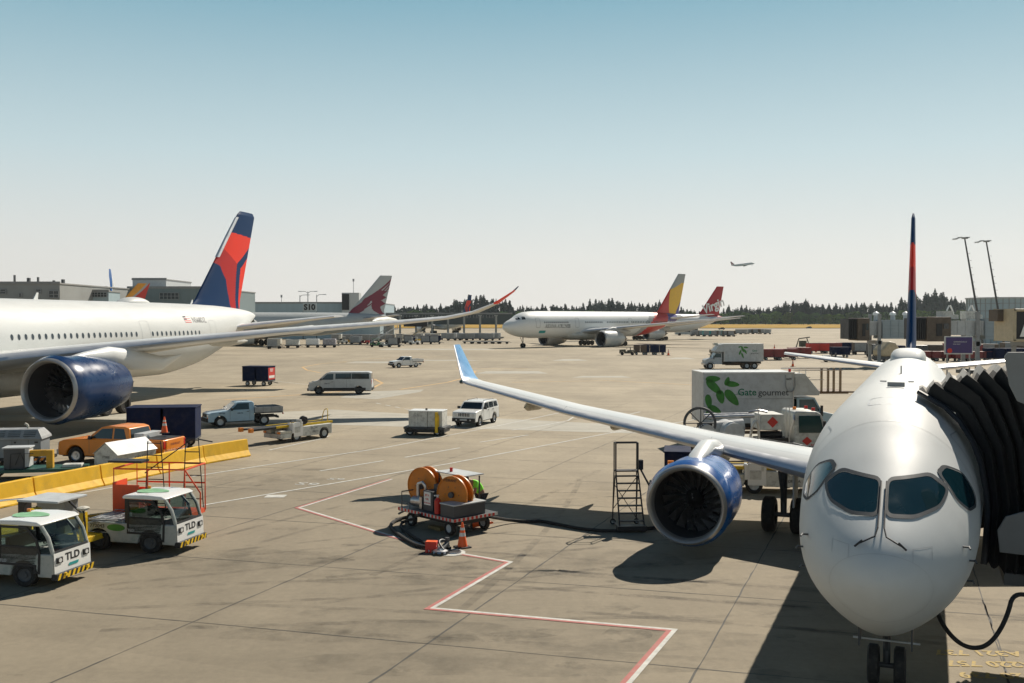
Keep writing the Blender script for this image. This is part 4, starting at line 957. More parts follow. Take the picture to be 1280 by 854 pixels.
for pxa, lb in ((1095, 'white domed vent on the farther jet bridge roof'), (1116, 'slim white vent on the farther jet bridge roof'), (1132, 'white round beacon beside the near tail fin')):
    p = P(pxa, 400, 136); t = thing('roof_vent', (p.x, 136, p.z-.25), 0, lb, 'vent'); m = MB(); m.cyl((0,0,0), (0,0,.9), .35, .3); m.build('base', LGREY, t); m = MB(); m.rev([(0,.45),(.3,.42),(.55,.02)], (0,0,.9), (0,0,1), n=12); m.build('cap', WHITE, t, smooth=True)
# billboard with purple panel
t = thing('billboard', (placeY(1199, 98), 98, 0), 0, 'purple billboard with pale frame below the long jet bridge', 'sign')
bw = (placeY(1216,98)-placeY(1181,98))/2; zt_, zb_ = P(640, 420.5, 98).z, P(640, 443, 98).z
m = MB(); m.bb((-bw, 0, zb_), (bw, .2, zt_)); m.build('frame', LGREY, t); PURP = mat('purple_print', (.05,.03,.14), .5)
m = MB(); m.bb((-bw+.1, -.05, zb_+.12), (bw-.1, .0, zt_-.1)); pn = m.build('panel', PURP, t)
m = MB(); m.text('EXPERIENCE BLUE', .16, frame((.1, -.06, zt_-.55), (1,0,0), (0,0,1)), 0); m.text('always ahead', .14, frame((-.25, -.06, zt_-.76), (1,0,0), (0,0,1)), 0); m.build('lettering', LGREY, pn, recalc=False)
m = MB(); m.cyl((-bw+.45,-.07,zb_+.35), (-bw+.45,-.055,zb_+.35), .25); m.build('print', RED, pn)
for sg in (-1, 1): m = MB(); m.bb((sg*bw*.8-.06, .05, 0), (sg*bw*.8+.06, .15, zb_)); m.build('post', GREY, t)
# near bridge cab partly in frame at right edge
t = thing('jet_bridge', (placeY(1292, 74), 74, 0), 0, 'beige framed jet bridge cab cut off by the right edge of the view', 'jet bridge')
BEIGE = mat('beige_paint', (.50,.42,.28), .5, dirt=.2)
za, zb_ = P(640, 386, 74).z, P(640, 427, 74).z
m = MB(); m.bb((-1.5,0,zb_), (-1.25,3,za)); m.bb((-1.5,0,za-.2), (3,3,za)); m.bb((-1.5,0,zb_), (3,3,zb_+.2)); m.build('cab_frame', BEIGE, t, bevel=.05)
m = MB(); m.bb((-1.25,.2,zb_+.2), (3,2.8,za-.2)); m.build('cab_interior', BLACK, t)
m = MB(); m.add([(-.95,.12,zb_+.35),(-.5,.12,zb_+.35),(-.62,.12,zb_+1.3)], [(0,1,2)]); m.build('mark', WHITE, t)
m = MB(); m.bb((.5,1.2,0), (.9,1.6,zb_)); m.build('lift_column', GREY, t)
m = MB(); m.bb((-1.95,1.5,zb_+1.5), (-1.5,2.9,za-.05)); m.build('side_panel', BRBR, t)
# ---------------------------------------------------------------- trees
FOL = [mat('conifer_foliage_%s' % n, c, .95, var=.5, scale=.5, spec=.03) for n, c in (('dark', (.012,.030,.018)), ('blue', (.016,.038,.026)), ('mid', (.022,.046,.020)))]
FOLB = [mat('broadleaf_foliage_%s' % n, c, .95, var=.5, scale=.4, spec=.03) for n, c in (('deep', (.05,.12,.022)), ('light', (.10,.18,.03)), ('olive', (.09,.14,.03)))]
BARK = mat('bark', (.07,.05,.035), .9, var=.3)
def leafclump(m, c, r, n, flat=.6):
    for _ in range(n):
        v = Vector((random.gauss(0,1), random.gauss(0,1), random.gauss(0,1)*flat)).normalized()*r*random.uniform(.5,1)
        p = Vector(c)+v; a = Vector((random.gauss(0,1), random.gauss(0,1), random.gauss(0,.6))).normalized(); b = a.orthogonal().normalized(); s = r*random.uniform(.28,.5)
        m.add([p+a*s, p+b*s, p-a*s*.9, p-b*s*.8], [(0,1,2,3)])
def conifer(seed, mt, H=24):
    random.seed(seed); t = thing('conifer_tree', (0,0,0), 0, 'dark pointed conifer in the far tree line', 'tree', 'conifers of the far tree line')
    m = MB(); m.cyl((0,0,0), (0,0,H*.95), H*.018, H*.004, n=6); m.build('trunk', BARK, t)
    m = MB(); z = H*.10; 
    while z < H:
        f = 1-(z/H); rr = (H*.25*f**.8+.3)*random.uniform(.75,1.15)
        k = 6+int(9*f); a0 = random.random()*6
        for i in range(k):
            a = a0+2*math.pi*i/k+random.uniform(-.3,.3); l = rr*random.uniform(.6,1.15); w_ = l*.42+.25
            d = Vector((math.cos(a), math.sin(a), -random.uniform(.15,.5))); s = Vector((-math.sin(a), math.cos(a), 0))
            o = Vector((0,0,z)); m.add([o, o+d*l*.55+s*w_, o+d*l, o+d*l*.55-s*w_], [(0,1,2,3)])
            m.add([o+Vector((0,0,.3)), o+d*l*.6+Vector((0,0,-.7)), o+d*l*.95+Vector((0,0,.1)), o+d*l*.5+Vector((0,0,.5))], [(0,1,2,3)])
        z += H*.035*random.uniform(.8,1.2)
    m.build('crown', mt, t, recalc=False); return t
def broadleaf(seed, mt, H=14):
    random.seed(seed); t = thing('broadleaf_tree', (0,0,0), 0, 'bushy green broadleaf tree along the far edge of the airfield', 'tree', 'broadleaf trees of the far tree line')
    m = MB(); m.cyl((0,0,0), (0,0,H*.5), H*.03, H*.015, n=6)
    for k in range(4): a = k*1.6; m.cyl((0,0,H*.3), (H*.2*math.cos(a), H*.2*math.sin(a), H*.6), H*.014, H*.005, n=5)
    m.build('trunk', BARK, t)
    m = MB()
    for k in range(34):
        a = random.random()*6.28; rr = H*.36*math.sqrt(random.random()); zz = H*random.uniform(.12,.86); rr *= math.sqrt(max(.12, 1-((zz/H-.45)/.5)**2))
        leafclump(m, (rr*math.cos(a), rr*math.sin(a), zz), H*random.uniform(.09,.16), 26)
    m.build('crown', mt, t, recalc=False); return t
cons = [conifer(s, FOL[s % 3], 24) for s in range(6)]; brds = [broadleaf(20+s, FOLB[s % 3], 14) for s in range(5)]
usedp = set(); random.seed(11)
def treeat(protos, px, Y, h, H0):
    X = (px-640)/F_PX*Y; i = random.randrange(len(protos)); pr = protos[i]; sc = h/H0; s3 = (sc*random.uniform(1.0,1.5), sc*random.uniform(1.0,1.5), sc); rz = random.random()*6.28
    if id(pr) not in usedp: usedp.add(id(pr)); pr.location = (X, Y, .5); pr.rotation_euler = (0,0,rz); pr.scale = s3
    else: dup(pr, (X, Y, .5), rz, scale=s3)
def topline(px):                     # rough height in pixels above the horizon of the wood's outline
    return 19+4.5*math.sin(px/83)+3.5*math.sin(px/31+1)+2.5*math.sin(px/13)+(-7 if 640 < px < 690 else 0)+(4 if 1120 < px < 1180 else 0)
n = 0
for k in range(150):
    px = 476+(1300-476)*(k+random.random())/150; Y = random.uniform(1130, 1240); h = EYE+(topline(px)+random.uniform(-3,4))/F_PX*Y; treeat(cons, px, Y, h*random.uniform(.92,1.04), 24)
for k in range(115):
    px = 476+(1300-476)*(k+random.random())/115; Y = random.uniform(1260, 1340); h = EYE+(topline(px)+random.uniform(-4,1))/F_PX*Y; treeat(cons, px, Y, h, 24)
for k in range(95):
    px = 480+(1240-480)*(k+random.random())/95; Y = random.uniform(1060, 1115); treeat(brds, px, Y, EYE+random.uniform(4,12)/F_PX*Y, 14)
for k in range(14):
    px = 1215+75*(k+random.random())/14; Y = random.uniform(1100, 1200); treeat(cons, px, Y, EYE+(topline(px)+1)/F_PX*Y, 24)
# mass of the wood behind the countable front trees
random.seed(5); m = MB()
for k in range(2300):
    px = random.uniform(470, 1310); Y = random.uniform(1180, 1360); leafclump(m, ((px-640)/F_PX*Y, Y, random.uniform(1.5, EYE+(topline(px)-2)/F_PX*Y-3)), random.uniform(2.6,4.6), 12)
tag(m.build('wood', FOL[0], recalc=False), 'dark wood filling the gaps behind the far tree line', None, kind='stuff')
# haze
hz = bpy.data.materials.new('air_haze'); hz.use_nodes = True; nn = hz.node_tree.nodes; nn.remove(nn['Principled BSDF'])
pv = nn.new('ShaderNodeVolumePrincipled'); pv.inputs['Color'].default_value = (.80,.90,.95,1); pv.inputs['Density'].default_value = .00006; pv.inputs['Anisotropy'].default_value = .3
hz.node_tree.links.new(pv.outputs[0], nn['Material Output'].inputs['Volume'])
m = MB(); m.bb((-2600,-220,-1.5), (4600,5050,340)); tag(m.build('haze', hz), 'thin pale summer haze over the airfield', None, kind='stuff')
random.seed(3)
# ---------------------------------------------------------------- vehicles
def clear_glass():
    m = bpy.data.materials.new('tinted_clear_glass'); m.use_nodes = True; n = m.node_tree.nodes; l = m.node_tree.links
    tr = n.new('ShaderNodeBsdfTransparent'); tr.inputs[0].default_value = (.42,.52,.50,1); gl = n.new('ShaderNodeBsdfGlossy'); gl.inputs['Roughness'].default_value = .04; gl.inputs[0].default_value = (.8,.9,.9,1)
    fr = n.new('ShaderNodeFresnel'); fr.inputs[0].default_value = 1.6; mx = n.new('ShaderNodeMixShader'); l.new(fr.outputs[0], mx.inputs[0]); l.new(tr.outputs[0], mx.inputs[1]); l.new(gl.outputs[0], mx.inputs[2]); l.new(mx.outputs[0], n['Material Output'].inputs[0]); return m
GLASST = clear_glass()
HD = lambda x, y: math.atan2(y, x)
def arcpts(cx, cz, r, n=9): return [(cx+r*math.cos(a), cz+r*math.sin(a)) for a in [math.pi-math.pi*i/n for i in range(n+1)]]
def lowprof(xr, xf, zb, top, wheels, ra, rw):
    pts = [(xr, zb)]
    for wx in sorted(wheels):
        h = math.sqrt(max(.01, ra*ra-(rw-zb)**2)) if rw > zb else ra
        a0 = math.asin(min(1, (zb-rw)/ra)) if True else 0
        arc = [(wx+ra*math.cos(a), rw+ra*math.sin(a)) for a in [math.pi-a0-(math.pi-2*a0)*i/10 for i in range(11)]]
        pts += [(x, max(z, zb)) for x, z in arc]
    return pts+[(xf, zb)]+top
def carlike(name, label, cat, loc, rz, c, group=None):
    t = thing(name, loc, rz, label, cat, group); t.scale = (c.get('scale', .87),)*3; W = c['W']/2; z0 = c['belt']; tm = c.get('tumble', .14)
    wf = lambda x, z: W-max(0, z-z0)*tm/.6*1.0
    m = MB(); m.side(lowprof(c['xr'], c['xf'], c['zb'], c['top'], c['wheels'], c['r']*1.22, c['r']), W)
    body = m.build('body', c['mat'], t, bevel=.045, smooth=True)
    g = c['green']; m = MB(); m.side(g, W, wf=wf); m.build('cab', c['mat'], t, bevel=.03, smooth=True)
    def panel(nm, poly, mt, par=t, off=.012):     # on both flanks
        for sg in (1, -1):
            m = MB(); a = [Vector((x, sg*(wf(x, z)+off), z)) for x, z in poly]; m.add(a, [tuple(range(len(a)))]); m.build(nm, mt, par, recalc=False)
    for p in c['sidewin']: panel('side_window', p, c.get('glass', GLASS))
    for (ia, ib, nm, par_) in c.get('ends', ()):  # (lower point, upper point) of a slanted pane
        (xa, za), (xb, zb_) = ia, ib; dx, dz = xb-xa, zb_-za; L = math.hypot(dx, dz); sgn = 1 if par_ else -1; nx, nz = sgn*dz/L, -sgn*dx/L
        q = lambda f, e: (xa+dx*f+nx*.013, za+dz*f+nz*.013)
        m = MB(); a, b = q(.08, 0), q(.93, 0); wa, wb = wf(*a)-.10, wf(*b)-.10
        m.add([(a[0], -wa, a[1]), (a[0], wa, a[1]), (b[0], wb, b[1]), (b[0], -wb, b[1])], [(0,1,2,3)]); m.build(nm, c.get('glass', GLASS), t, recalc=False)
    for sg in (1, -1):
        for wx in c['wheels']: wheel(t, wx, sg*(W-.12), c['r'], .24, rim=c.get('rim'))
        for (bx, bz, d, mt, nm) in c.get('lamps', ()):
            m = MB(); m.box((bx, sg*(W-d[1]/2-.02), bz), d); m.build(nm, mt, t, bevel=.01)
        mx_ = c.get('mirror')
        if mx_: m = MB(); m.box((mx_[0], sg*(W+.12), mx_[1]), (.12,.22,.18)); m.cyl((mx_[0], sg*(W-.05), mx_[1]), (mx_[0], sg*(W+.1), mx_[1]), .03); m.build('mirror', BLACK, t, bevel=.02)
        for (sx_, za, zb_) in c.get('seams', ()):
            m = MB(); m.bb((sx_-.008, sg*(W+.001), za), (sx_+.008, sg*(W+.004), zb_)); m.build('door_seam', DGREY, t)
        for (hx, hz) in c.get('handles', ()):
            m = MB(); m.box((hx, sg*(W+.02), hz), (.16,.03,.035)); m.build('door_handle', c.get('handlem', BLACK), t)
    m = MB(); m.bb((c['xr']+.1, -W+.12, c['zb']-.06), (c['xf']-.15, W-.12, c['zb']+.12)); m.build('chassis', BLACK, t)
    for (a, b, nm, mt) in c.get('boxes', ()): m = MB(); m.bb(a, b); m.build(nm, mt, t, bevel=.012)
    if c.get('driver'):
        dx = c['driver']; person_seated(t, dx, .35, c['belt'])
    return t
def person_seated(t, x, y, z): pass
# --- pale blue flatbed pickup
def small_pickup(label, loc, rz, col, bed='flat', name='pickup_truck'):
    c = dict(W=1.75, xr=-.75 if bed == 'flat' else -2.5, xf=2.45, zb=.36, belt=1.12, r=.36, wheels=[1.6], mat=col,
        top=[(2.47,.55),(2.42,.92),(2.2,1.02),(1.1,1.13),(-.75,1.15)], green=[(1.12,1.10),(.42,1.66),(.2,1.70),(-.62,1.70),(-.74,1.62),(-.76,1.10)],
        sidewin=[[(.88,1.17),(.40,1.60),(-.38,1.60),(-.38,1.17)]], ends=[((1.12,1.10),(.42,1.66),'windshield',1),((-.77,1.12),(-.75,1.62),'rear_window',0)],
        lamps=[(2.44,.80,(.06,.34,.17),LAMPW,'headlight'),(2.46,.66,(.04,.2,.07),LAMPO,'turn_signal')], mirror=(.85,1.22), seams=[(.95,.5,1.12),(-.42,.5,1.12)], handles=[(-.28,1.02)],
        boxes=[((2.40,-.52,.70),(2.49,.52,.90),'grille',BLACK), ((2.38,-.86,.38),(2.58,.86,.62),'bumper',BLACK)])
    t = carlike(name, label, 'pickup truck', loc, rz, c)
    for sg in (1, -1): wheel(t, -1.45, sg*.76, .36, .24)
    m = MB(); m.bb((-2.5,-.45,.5), (-.7,-.35,.66)); m.bb((-2.5,.35,.5), (-.7,.45,.66)); m.bb((-2.55,-.7,.45), (-2.45,.7,.6)); m.cyl((-1.45,-.7,.36), (-1.45,.7,.36), .07); m.build('chassis_frame', BLACK, t)
    FB = GREY if bed == 'flat' else col
    m = MB(); m.bb((-2.75,-.98,.84), (-.82,.98,.92)); m.build('bed_floor', DGREY, t)
    for sg in (1, -1): m = MB(); m.bb((-2.75,sg*.95-.025,.92), (-.82,sg*.95+.025,1.28)); [m.bb((-2.6+.6*k,sg*.99-.02,.92), (-2.54+.6*k,sg*.99+.02,1.30)) for k in range(4)]; m.build('bed_side', FB, t, bevel=.01)
    m = MB(); m.bb((-2.78,-.95,.92), (-2.73,.95,1.28)); m.build('tailgate', FB, t, bevel=.01); m = MB(); m.bb((-.86,-.97,.92), (-.81,.97,1.34)); m.build('headboard', FB, t, bevel=.01)
    for sg in (1, -1): m = MB(); m.box((-2.80,sg*.8,.78), (.05,.22,.10)); m.build('tail_lamp', LAMPR, t)
    return t
p = G(299, 532); t = small_pickup('pale blue pickup truck with open grey flatbed beside the belt loader', (p.x, p.y+.3, 0), HD(-.86,-.50), LBLUE)
m = MB(); m.text('DELTA', .13, frame((.25,.885,.92), (-1,0,0), (0,0,1))); m.build('lettering', NAVY, t, recalc=False)
m = MB(); m.text('SW-216', .12, frame((1.5,.885,.95), (-1,0,0), (0,0,1))); m.build('lettering', NAVY, t, recalc=False)
p = G(506, 459.5); small_pickup('small white pickup truck with low sides driving alone on the open apron', (p.x, p.y+.5, 0), HD(-.80,-.60), WHITE, 'low')
# --- orange crew-cab pickup
c = dict(W=2.0, xr=-2.95, xf=2.9, zb=.42, belt=1.22, r=.42, wheels=[1.95,-1.85], mat=ORG, rim=STEEL,
    top=[(2.93,.75),(2.88,1.10),(2.6,1.20),(1.35,1.28),(-1.05,1.30),(-1.1,1.32),(-2.93,1.30),(-2.95,.8)], green=[(1.38,1.24),(.55,1.86),(.2,1.92),(-.75,1.90),(-1.0,1.82),(-1.12,1.26)],
    sidewin=[[(1.05,1.31),(.50,1.78),(-.12,1.82),(-.12,1.31)],[(-.22,1.31),(-.22,1.82),(-.72,1.80),(-.92,1.31)]], ends=[((1.38,1.24),(.55,1.86),'windshield',1),((-1.13,1.28),(-1.0,1.82),'rear_window',0)],
    scale=.90, lamps=[(2.88,.98,(.08,.35,.16),LAMPW,'headlight'),(-2.94,1.05,(.06,.16,.36),LAMPR,'tail_lamp')], mirror=(1.0,1.36), seams=[(1.15,.55,1.25),(-.17,.55,1.25),(-.98,.75,1.25)], handles=[(.02,1.14),(-.75,1.14)],
    boxes=[((2.86,-.6,.75),(2.95,.6,1.05),'grille',BLACK), ((2.80,-.98,.45),(3.02,.98,.70),'bumper',STEEL), ((-3.08,-.98,.50),(-2.93,.98,.72),'bumper',STEEL), ((-2.99,-.78,.80),(-2.95,.78,1.28),'tailgate',ORG)])
p = G(138, 583.5); t = carlike('pickup_truck', 'orange crew cab pickup truck behind the yellow barriers with a cone in its bed', 'pickup truck', (p.x, p.y+1.3, 0), HD(-.975,.22), c)
m = MB(); m.bb((-2.85,-.85,1.312), (-1.15,.85,1.325)); m.build('bed_liner', BLACK, t)
m = MB(); m.text('CHEVROLET', .14, frame((-3.0,0,1.05), (0,-1,0), (0,0,1)), sx=1.1); m.build('lettering', DRED, t, recalc=False)
m = MB(); m.bb((-1.75,-.8,1.33), (-1.22,.8,1.58)); m.build('tool_box', LGREY, t, bevel=.02)
# --- white van
c = dict(W=2.05, xr=-2.95, xf=2.95, zb=.36, belt=1.30, r=.36, wheels=[2.0,-1.75], mat=LGREY, rim=DGREY, tumble=.09,
    top=[(2.97,.62),(2.86,.98),(2.5,1.18),(2.0,1.34),(-2.93,1.34),(-2.97,.6)], green=[(2.05,1.30),(1.30,1.98),(1.0,2.08),(-2.6,2.10),(-2.86,2.02),(-2.93,1.30)],
    sidewin=[[(1.72,1.38),(1.20,1.90),(.62,1.93),(.62,1.38)],[(.42,1.45),(.42,1.95),(-1.05,1.96),(-1.05,1.45)],[(-1.10,1.45),(-1.10,1.96),(-2.70,1.95),(-2.72,1.45)]], ends=[((2.05,1.30),(1.30,1.98),'windshield',1),((-2.94,1.36),(-2.87,2.0),'rear_window',0)],
    scale=.92, lamps=[(2.72,1.05,(.35,.14,.2),LAMPW,'headlight'),(-2.93,1.15,(.06,.12,.42),LAMPR,'tail_lamp')], mirror=(1.75,1.42), seams=[(1.85,.5,1.34),(.55,.5,1.34),(-.6,.5,1.9)], handles=[(.7,1.18)],
    boxes=[((2.9,-.7,.62),(3.0,.7,.9),'grille',BLACK), ((2.85,-1.02,.34),(3.05,1.02,.58),'bumper',BLACK), ((-2.4,.99,.34),(1.55,1.045,.62),'side_cladding',BLACK), ((-2.4,-1.045,.34),(1.55,-.99,.62),'side_cladding',BLACK), ((-3.05,-1.0,.38),(-2.92,1.0,.62),'bumper',BLACK)])
p = G(424, 493.2); t = carlike('van', 'silver white passenger van with a long dark window band', 'van', (p.x, p.y+1, 0), HD(-1,-.06), c)
m = MB(); m.text('DELTA', .16, frame((1.2,1.03,1.02), (-1,0,0), (0,0,1))); m.build('lettering', NAVY, t, recalc=False)
# --- white boxy SUV
c = dict(W=1.78, xr=-2.15, xf=2.15, zb=.36, belt=1.14, r=.36, wheels=[1.30,-1.32], mat=WHITE, rim=STEEL, tumble=.11,
    top=[(2.17,.60),(2.14,1.02),(1.95,1.08),(.95,1.16),(-2.12,1.18),(-2.17,.6)], green=[(.98,1.12),(.42,1.62),(.25,1.67),(-1.85,1.68),(-2.0,1.62),(-2.14,1.14)],
    sidewin=[[(.75,1.19),(.38,1.56),(-.22,1.58),(-.22,1.19)],[(-.32,1.19),(-.32,1.58),(-1.10,1.58),(-1.10,1.19)],[(-1.22,1.21),(-1.22,1.57),(-1.80,1.56),(-1.90,1.21)]], ends=[((.98,1.12),(.42,1.62),'windshield',1),((-2.14,1.18),(-2.02,1.6),'rear_window',0)],
    mirror=(.72,1.24), seams=[(.72,.5,1.15),(-.27,.5,1.15),(-1.12,.7,1.15)], handles=[(-.1,1.05),(-.95,1.05)],
    boxes=[((2.10,-.86,.38),(2.26,.86,.62),'bumper',BLACK), ((-2.26,-.86,.38),(-2.12,.86,.62),'bumper',BLACK), ((2.255,-.26,.46),(2.265,.26,.57),'licence_plate',LGREY)]+[((2.13,-.40+.125*k,.74),(2.19,-.34+.125*k,.97),'grille_slot',BLACK) for k in range(7)])
p = G(594, 533.8); t = carlike('suv', 'boxy white SUV with seven slot grille beside the white generator cart', 'SUV', (p.x, p.y+1.6, 0), HD(-.36,-.93), c)
for sg in (1, -1):
    m = MB(); m.cyl((2.12,sg*.66,.86), (2.19,sg*.66,.86), .115, n=18); m.build('headlight', LAMPW, t)
    m = MB(); m.tube([(.1,sg*.62,1.68), (.05,sg*.62,1.74), (-1.6,sg*.62,1.75), (-1.7,sg*.62,1.68)], .018); m.build('roof_rail', BLACK, t)
    m = MB(); m.cyl((2.24,sg*.52,.5), (2.275,sg*.52,.5), .05); m.build('fog_lamp', LAMPW, t)
# --- jersey barriers
BARP = [(-.30,0),(.30,0),(.30,.07),(.17,.30),(.095,.81),(-.095,.81),(-.17,.30),(-.30,.07)]
def barrier(a, b, label, mt=YELB):
    a, b = Vector(a), Vector(b); d = b-a; L = d.length-.06
    t = thing('barrier', (a+b)/2, HD(d.x, d.y), label, 'barrier', 'jersey barriers in a row'); m = MB()
    n_ = 14; rings = []
    for i in range(n_+1):
        x = -L/2+L*i/n_; rings.append([Vector((x, y+random.uniform(-.004,.004), (z if z > .01 else random.uniform(0,.025)*(1 if i % 3 == 0 else .1)))) for y, z in BARP])
    m.loft(rings); m.build('body', mt, t, bevel=.012)
    m = MB()
    for sg in (-1, 1): m.tube([(sg*L/2, -.04, .5), (sg*(L/2+.05), 0, .5), (sg*L/2, .04, .5)], .012, n=5)
    m.build('joint_loop', DGREY, t); return t
e0, e1 = G(304, 570.5), G(250, 580); d = (e1-e0).normalized(); off_ = Vector((-d.y, d.x, 0))*(-.32); 
q = e0-off_*1.0; L_ = 3.02
lbs = ['first yellow barrier of the row, at its right end', 'second yellow barrier from the right end, chipped at the joint', 'third yellow barrier from the right, beside the white gabled box', 'fourth yellow barrier, stained along its foot, behind the orange cage', 'fifth yellow barrier, standing behind the grey roofed cart', 'sixth yellow barrier, cut by the left edge']
ends = [G(306,571), G(249,581), G(190,594), G(119,609), G(34,627), G(-70,650)]
ends = [Vector((p.x, p.y+.3, 0)) for p in ends]
for i in range(5): barrier(ends[i], ends[i+1]+(ends[i]-ends[i+1]).normalized()*(.0), lbs[i] if i < 4 else lbs[5])
MUST = mat('ochre_paint', (.62,.34,.02), .6, var=.15, dirt=.3)
barrier(G(186,668), G(98,680), 'ochre barrier between the two white tractors', MUST)
# --- airport tow tractors
def tow_tractor(label, loc, rz, num=None):
    t = thing('tow_tractor', loc, rz, label, 'tow tractor', 'white tow tractors'); W = .72; t.scale = (.96,.96,.84)
    BW = mat('tractor_body_white', (.42,.43,.40), .5, var=.15, scale=2, dirt=.75, dcol=(.20,.27,.24))
    m = MB(); m.side(lowprof(-1.62, 1.45, .30, [(1.50,.42),(1.46,.98),(.2,.98),(.15,.96),(-1.2,.97),(-1.55,.90),(-1.66,.70)], [-1.08,.62], .40, .34), W); m.build('body', BW, t, bevel=.035, smooth=True)
    for sg in (1, -1):
        for wx in (-1.08, .62): wheel(t, wx, sg*(W-.10), .34, .22, rim=DGREY)
        m = MB(); m.bb((-1.6,sg*(W+.004)-.004,.615), (-.15,sg*(W+.004)+.004,.635)); m.build('trim_line', SEAM, t)
        # door: black frame with glass
        m = MB(); pl = [(-.12,.62),(-.12,1.76),(.72,1.76),(1.02,1.42),(1.12,.98),(1.10,.40),(.90,.40),(.92,.60)]
        fr, outer = ringpoly(pl, -.07)
        for q in fr: 
            a = [Vector((x, sg*(W+.012), z)) for x, z in q]; b = [Vector((x, sg*(W-.03), z)) for x, z in q]; m.add(a+b, [(0,1,2,3),(7,6,5,4),(0,4,5,1),(1,5,6,2),(2,6,7,3),(3,7,4,0)])
        m.bb((-.12,sg*W-.02,1.13), (1.05,sg*W+.016,1.19)); dr = m.build('door_frame', BLACK, t, bevel=.006)
        m = MB(); m.add([(-.07,sg*W,1.19),(1.02,sg*W,1.19),(.98,sg*W,1.42),(.70,sg*W,1.70),(-.07,sg*W,1.70)], [(0,1,2,3,4)]); m.build('door_window', GLASST, dr, recalc=False)
        m = MB(); m.add([(-.07,sg*W,.68),(.95,sg*W,.68),(1.04,sg*W,1.13),(-.07,sg*W,1.13)], [(0,1,2,3)]); m.build('lower_window', mat('smoked_panel', (.03,.035,.035), .25), dr, recalc=False)
    # cab posts and roof
    for sg in (1, -1):
        m = MB(); m.tube([(1.44,sg*.66,.95), (1.30,sg*.66,1.45), (1.08,sg*.66,1.80)], .05, n=8); m.build('windscreen_post', BW, t, smooth=True)
        m = MB(); m.bb((-.20,sg*.64,.9), (-.12,sg*.70,1.8)); m.build('rear_post', BLACK, t)
    m = MB(); m.side([(-.24,1.78),(1.12,1.78),(1.16,1.82),(1.02,1.90),(.5,1.93),(-.20,1.90),(-.26,1.84)], .75); rf = m.build('cab_roof', WHITE, t, bevel=.04, seg=3, smooth=True)
    m = MB(); lf = [(.3+.5*math.cos(a)*(1), .34*math.sin(a)*(1-.3*math.cos(a))) for a in [2*math.pi*k/20 for k in range(20)]]
    m.add([(x, y, 1.9345-.0) for x, y in lf], [tuple(range(20))]); m.build('green_decal', mat('pale_green_print', (.25,.50,.28), .5, var=.3, scale=5), rf, recalc=False)
    m = MB(); m.add([(1.455,-.62,1.02),(1.455,.62,1.02),(1.32,.62,1.45),(1.12,.61,1.78),(1.12,-.61,1.78),(1.32,-.62,1.45)], [(0,1,2,5),(5,2,3,4)]); m.build('windshield', GLASST, t, recalc=False)
    m = MB(); m.add([(1.475,-.64,1.01),(1.475,.64,1.01),(1.462,.64,1.07),(1.462,-.64,1.07)], [(0,1,2,3)]); m.build('windshield_gasket', BLACK, t, recalc=False)
    m = MB(); m.add([(-.15,-.6,1.0),(-.15,.6,1.0),(-.15,.6,1.76),(-.15,-.6,1.76)], [(0,1,2,3)]); m.build('rear_window', GLASST, t, recalc=False)
    m = MB(); m.bb((-.05,-.5,.7), (.3,.5,.95)); m.bb((-.12,-.5,.9), (.0,.5,1.35)); m.build('seat', BLACK, t, bevel=.03)
    m = MB(); m.rev([(0,.17),(.02,.19),(.04,.17),(.02,.15),(0,.17)], (.62,.25,1.15), (-.8,0,.6), n=20); m.cyl((.62,.25,1.15), (.95,.25,.8), .025); m.build('steering_wheel', BLACK, t)
    m = MB(); m.bb((.8,-.66,.7), (1.35,.66,1.0)); m.build('dashboard', DGREY, t)
    # front face
    m = MB(); m.add([(1.512,-.70,.42),(1.512,.70,.42),(1.488,.70,1.0),(1.488,-.70,1.0)], [(0,1,2,3)]); fp = m.build('front_panel', WHITE, t, recalc=False)
    m = MB(); m.text('TLD', .30, frame((1.502,0,.80), (0,1,0), (-.04,0,1)), bold=.03); m.build('lettering', BLACK, fp, recalc=False)
    m = MB(); p_ = frame((1.516,.02,.575), (0,1,0), (-.04,0,1)); m.add([p_ @ Vector(v) for v in ((-.2,-.04,0),(.17,-.04,0),(.2,.04,0),(-.17,.04,0))], [(0,1,2,3)]); m.build('teal_badge', TEAL, fp, recalc=False)
    for sg in (1, -1):
        m = MB(); m.box((1.505,sg*.51,.78), (.05,.22,.17)); h = m.build('headlight', BLACK, t, bevel=.01); m = MB(); m.cyl((1.52,sg*.51,.78), (1.54,sg*.51,.78), .06, n=12); m.build('lens', LAMPW, h)
        m = MB(); m.cyl((1.6,sg*.42,.36), (1.66,sg*.42,.36), .045, n=10); m.build('tow_eye', YEL, t)
    m = MB(); m.bb((1.42,-.72,.24), (1.60,.72,.42)); bp = m.build('bumper', BLACK, t, bevel=.01)
    m = MB()
    for k in range(8):
        y = -.70+.18*k; m.add([(1.604,y,.245),(1.604,y+.085,.245),(1.604,y+.155,.415),(1.604,y+.07,.415)], [(0,1,2,3)])
    m.build('hazard_stripes', YEL, bp, recalc=False)
    # rear deck: tread plate, rails, hitch
    m = MB(); m.bb((-1.5,-.6,.965), (-.3,.6,1.01)); m.build('rear_deck', GREY, t, bevel=.01)
    m = MB()
    for sg in (1, -1): m.tube([(-1.5,sg*.66,.95), (-1.5,sg*.66,1.06), (-.3,sg*.66,1.06), (-.3,sg*.66,.95)], .014)
    for k in range(5): m.cyl((-1.4+.25*k,-.66,1.05), (-1.4+.25*k,.66,1.05), .010, n=6)
    m.build('deck_rail', STEEL, t)
    m = MB(); m.bb((-1.85,-.12,.38), (-1.6,.12,.55)); m.cyl((-1.78,0,.3), (-1.78,0,.75), .03); m.build('tow_hitch', DGREY, t)
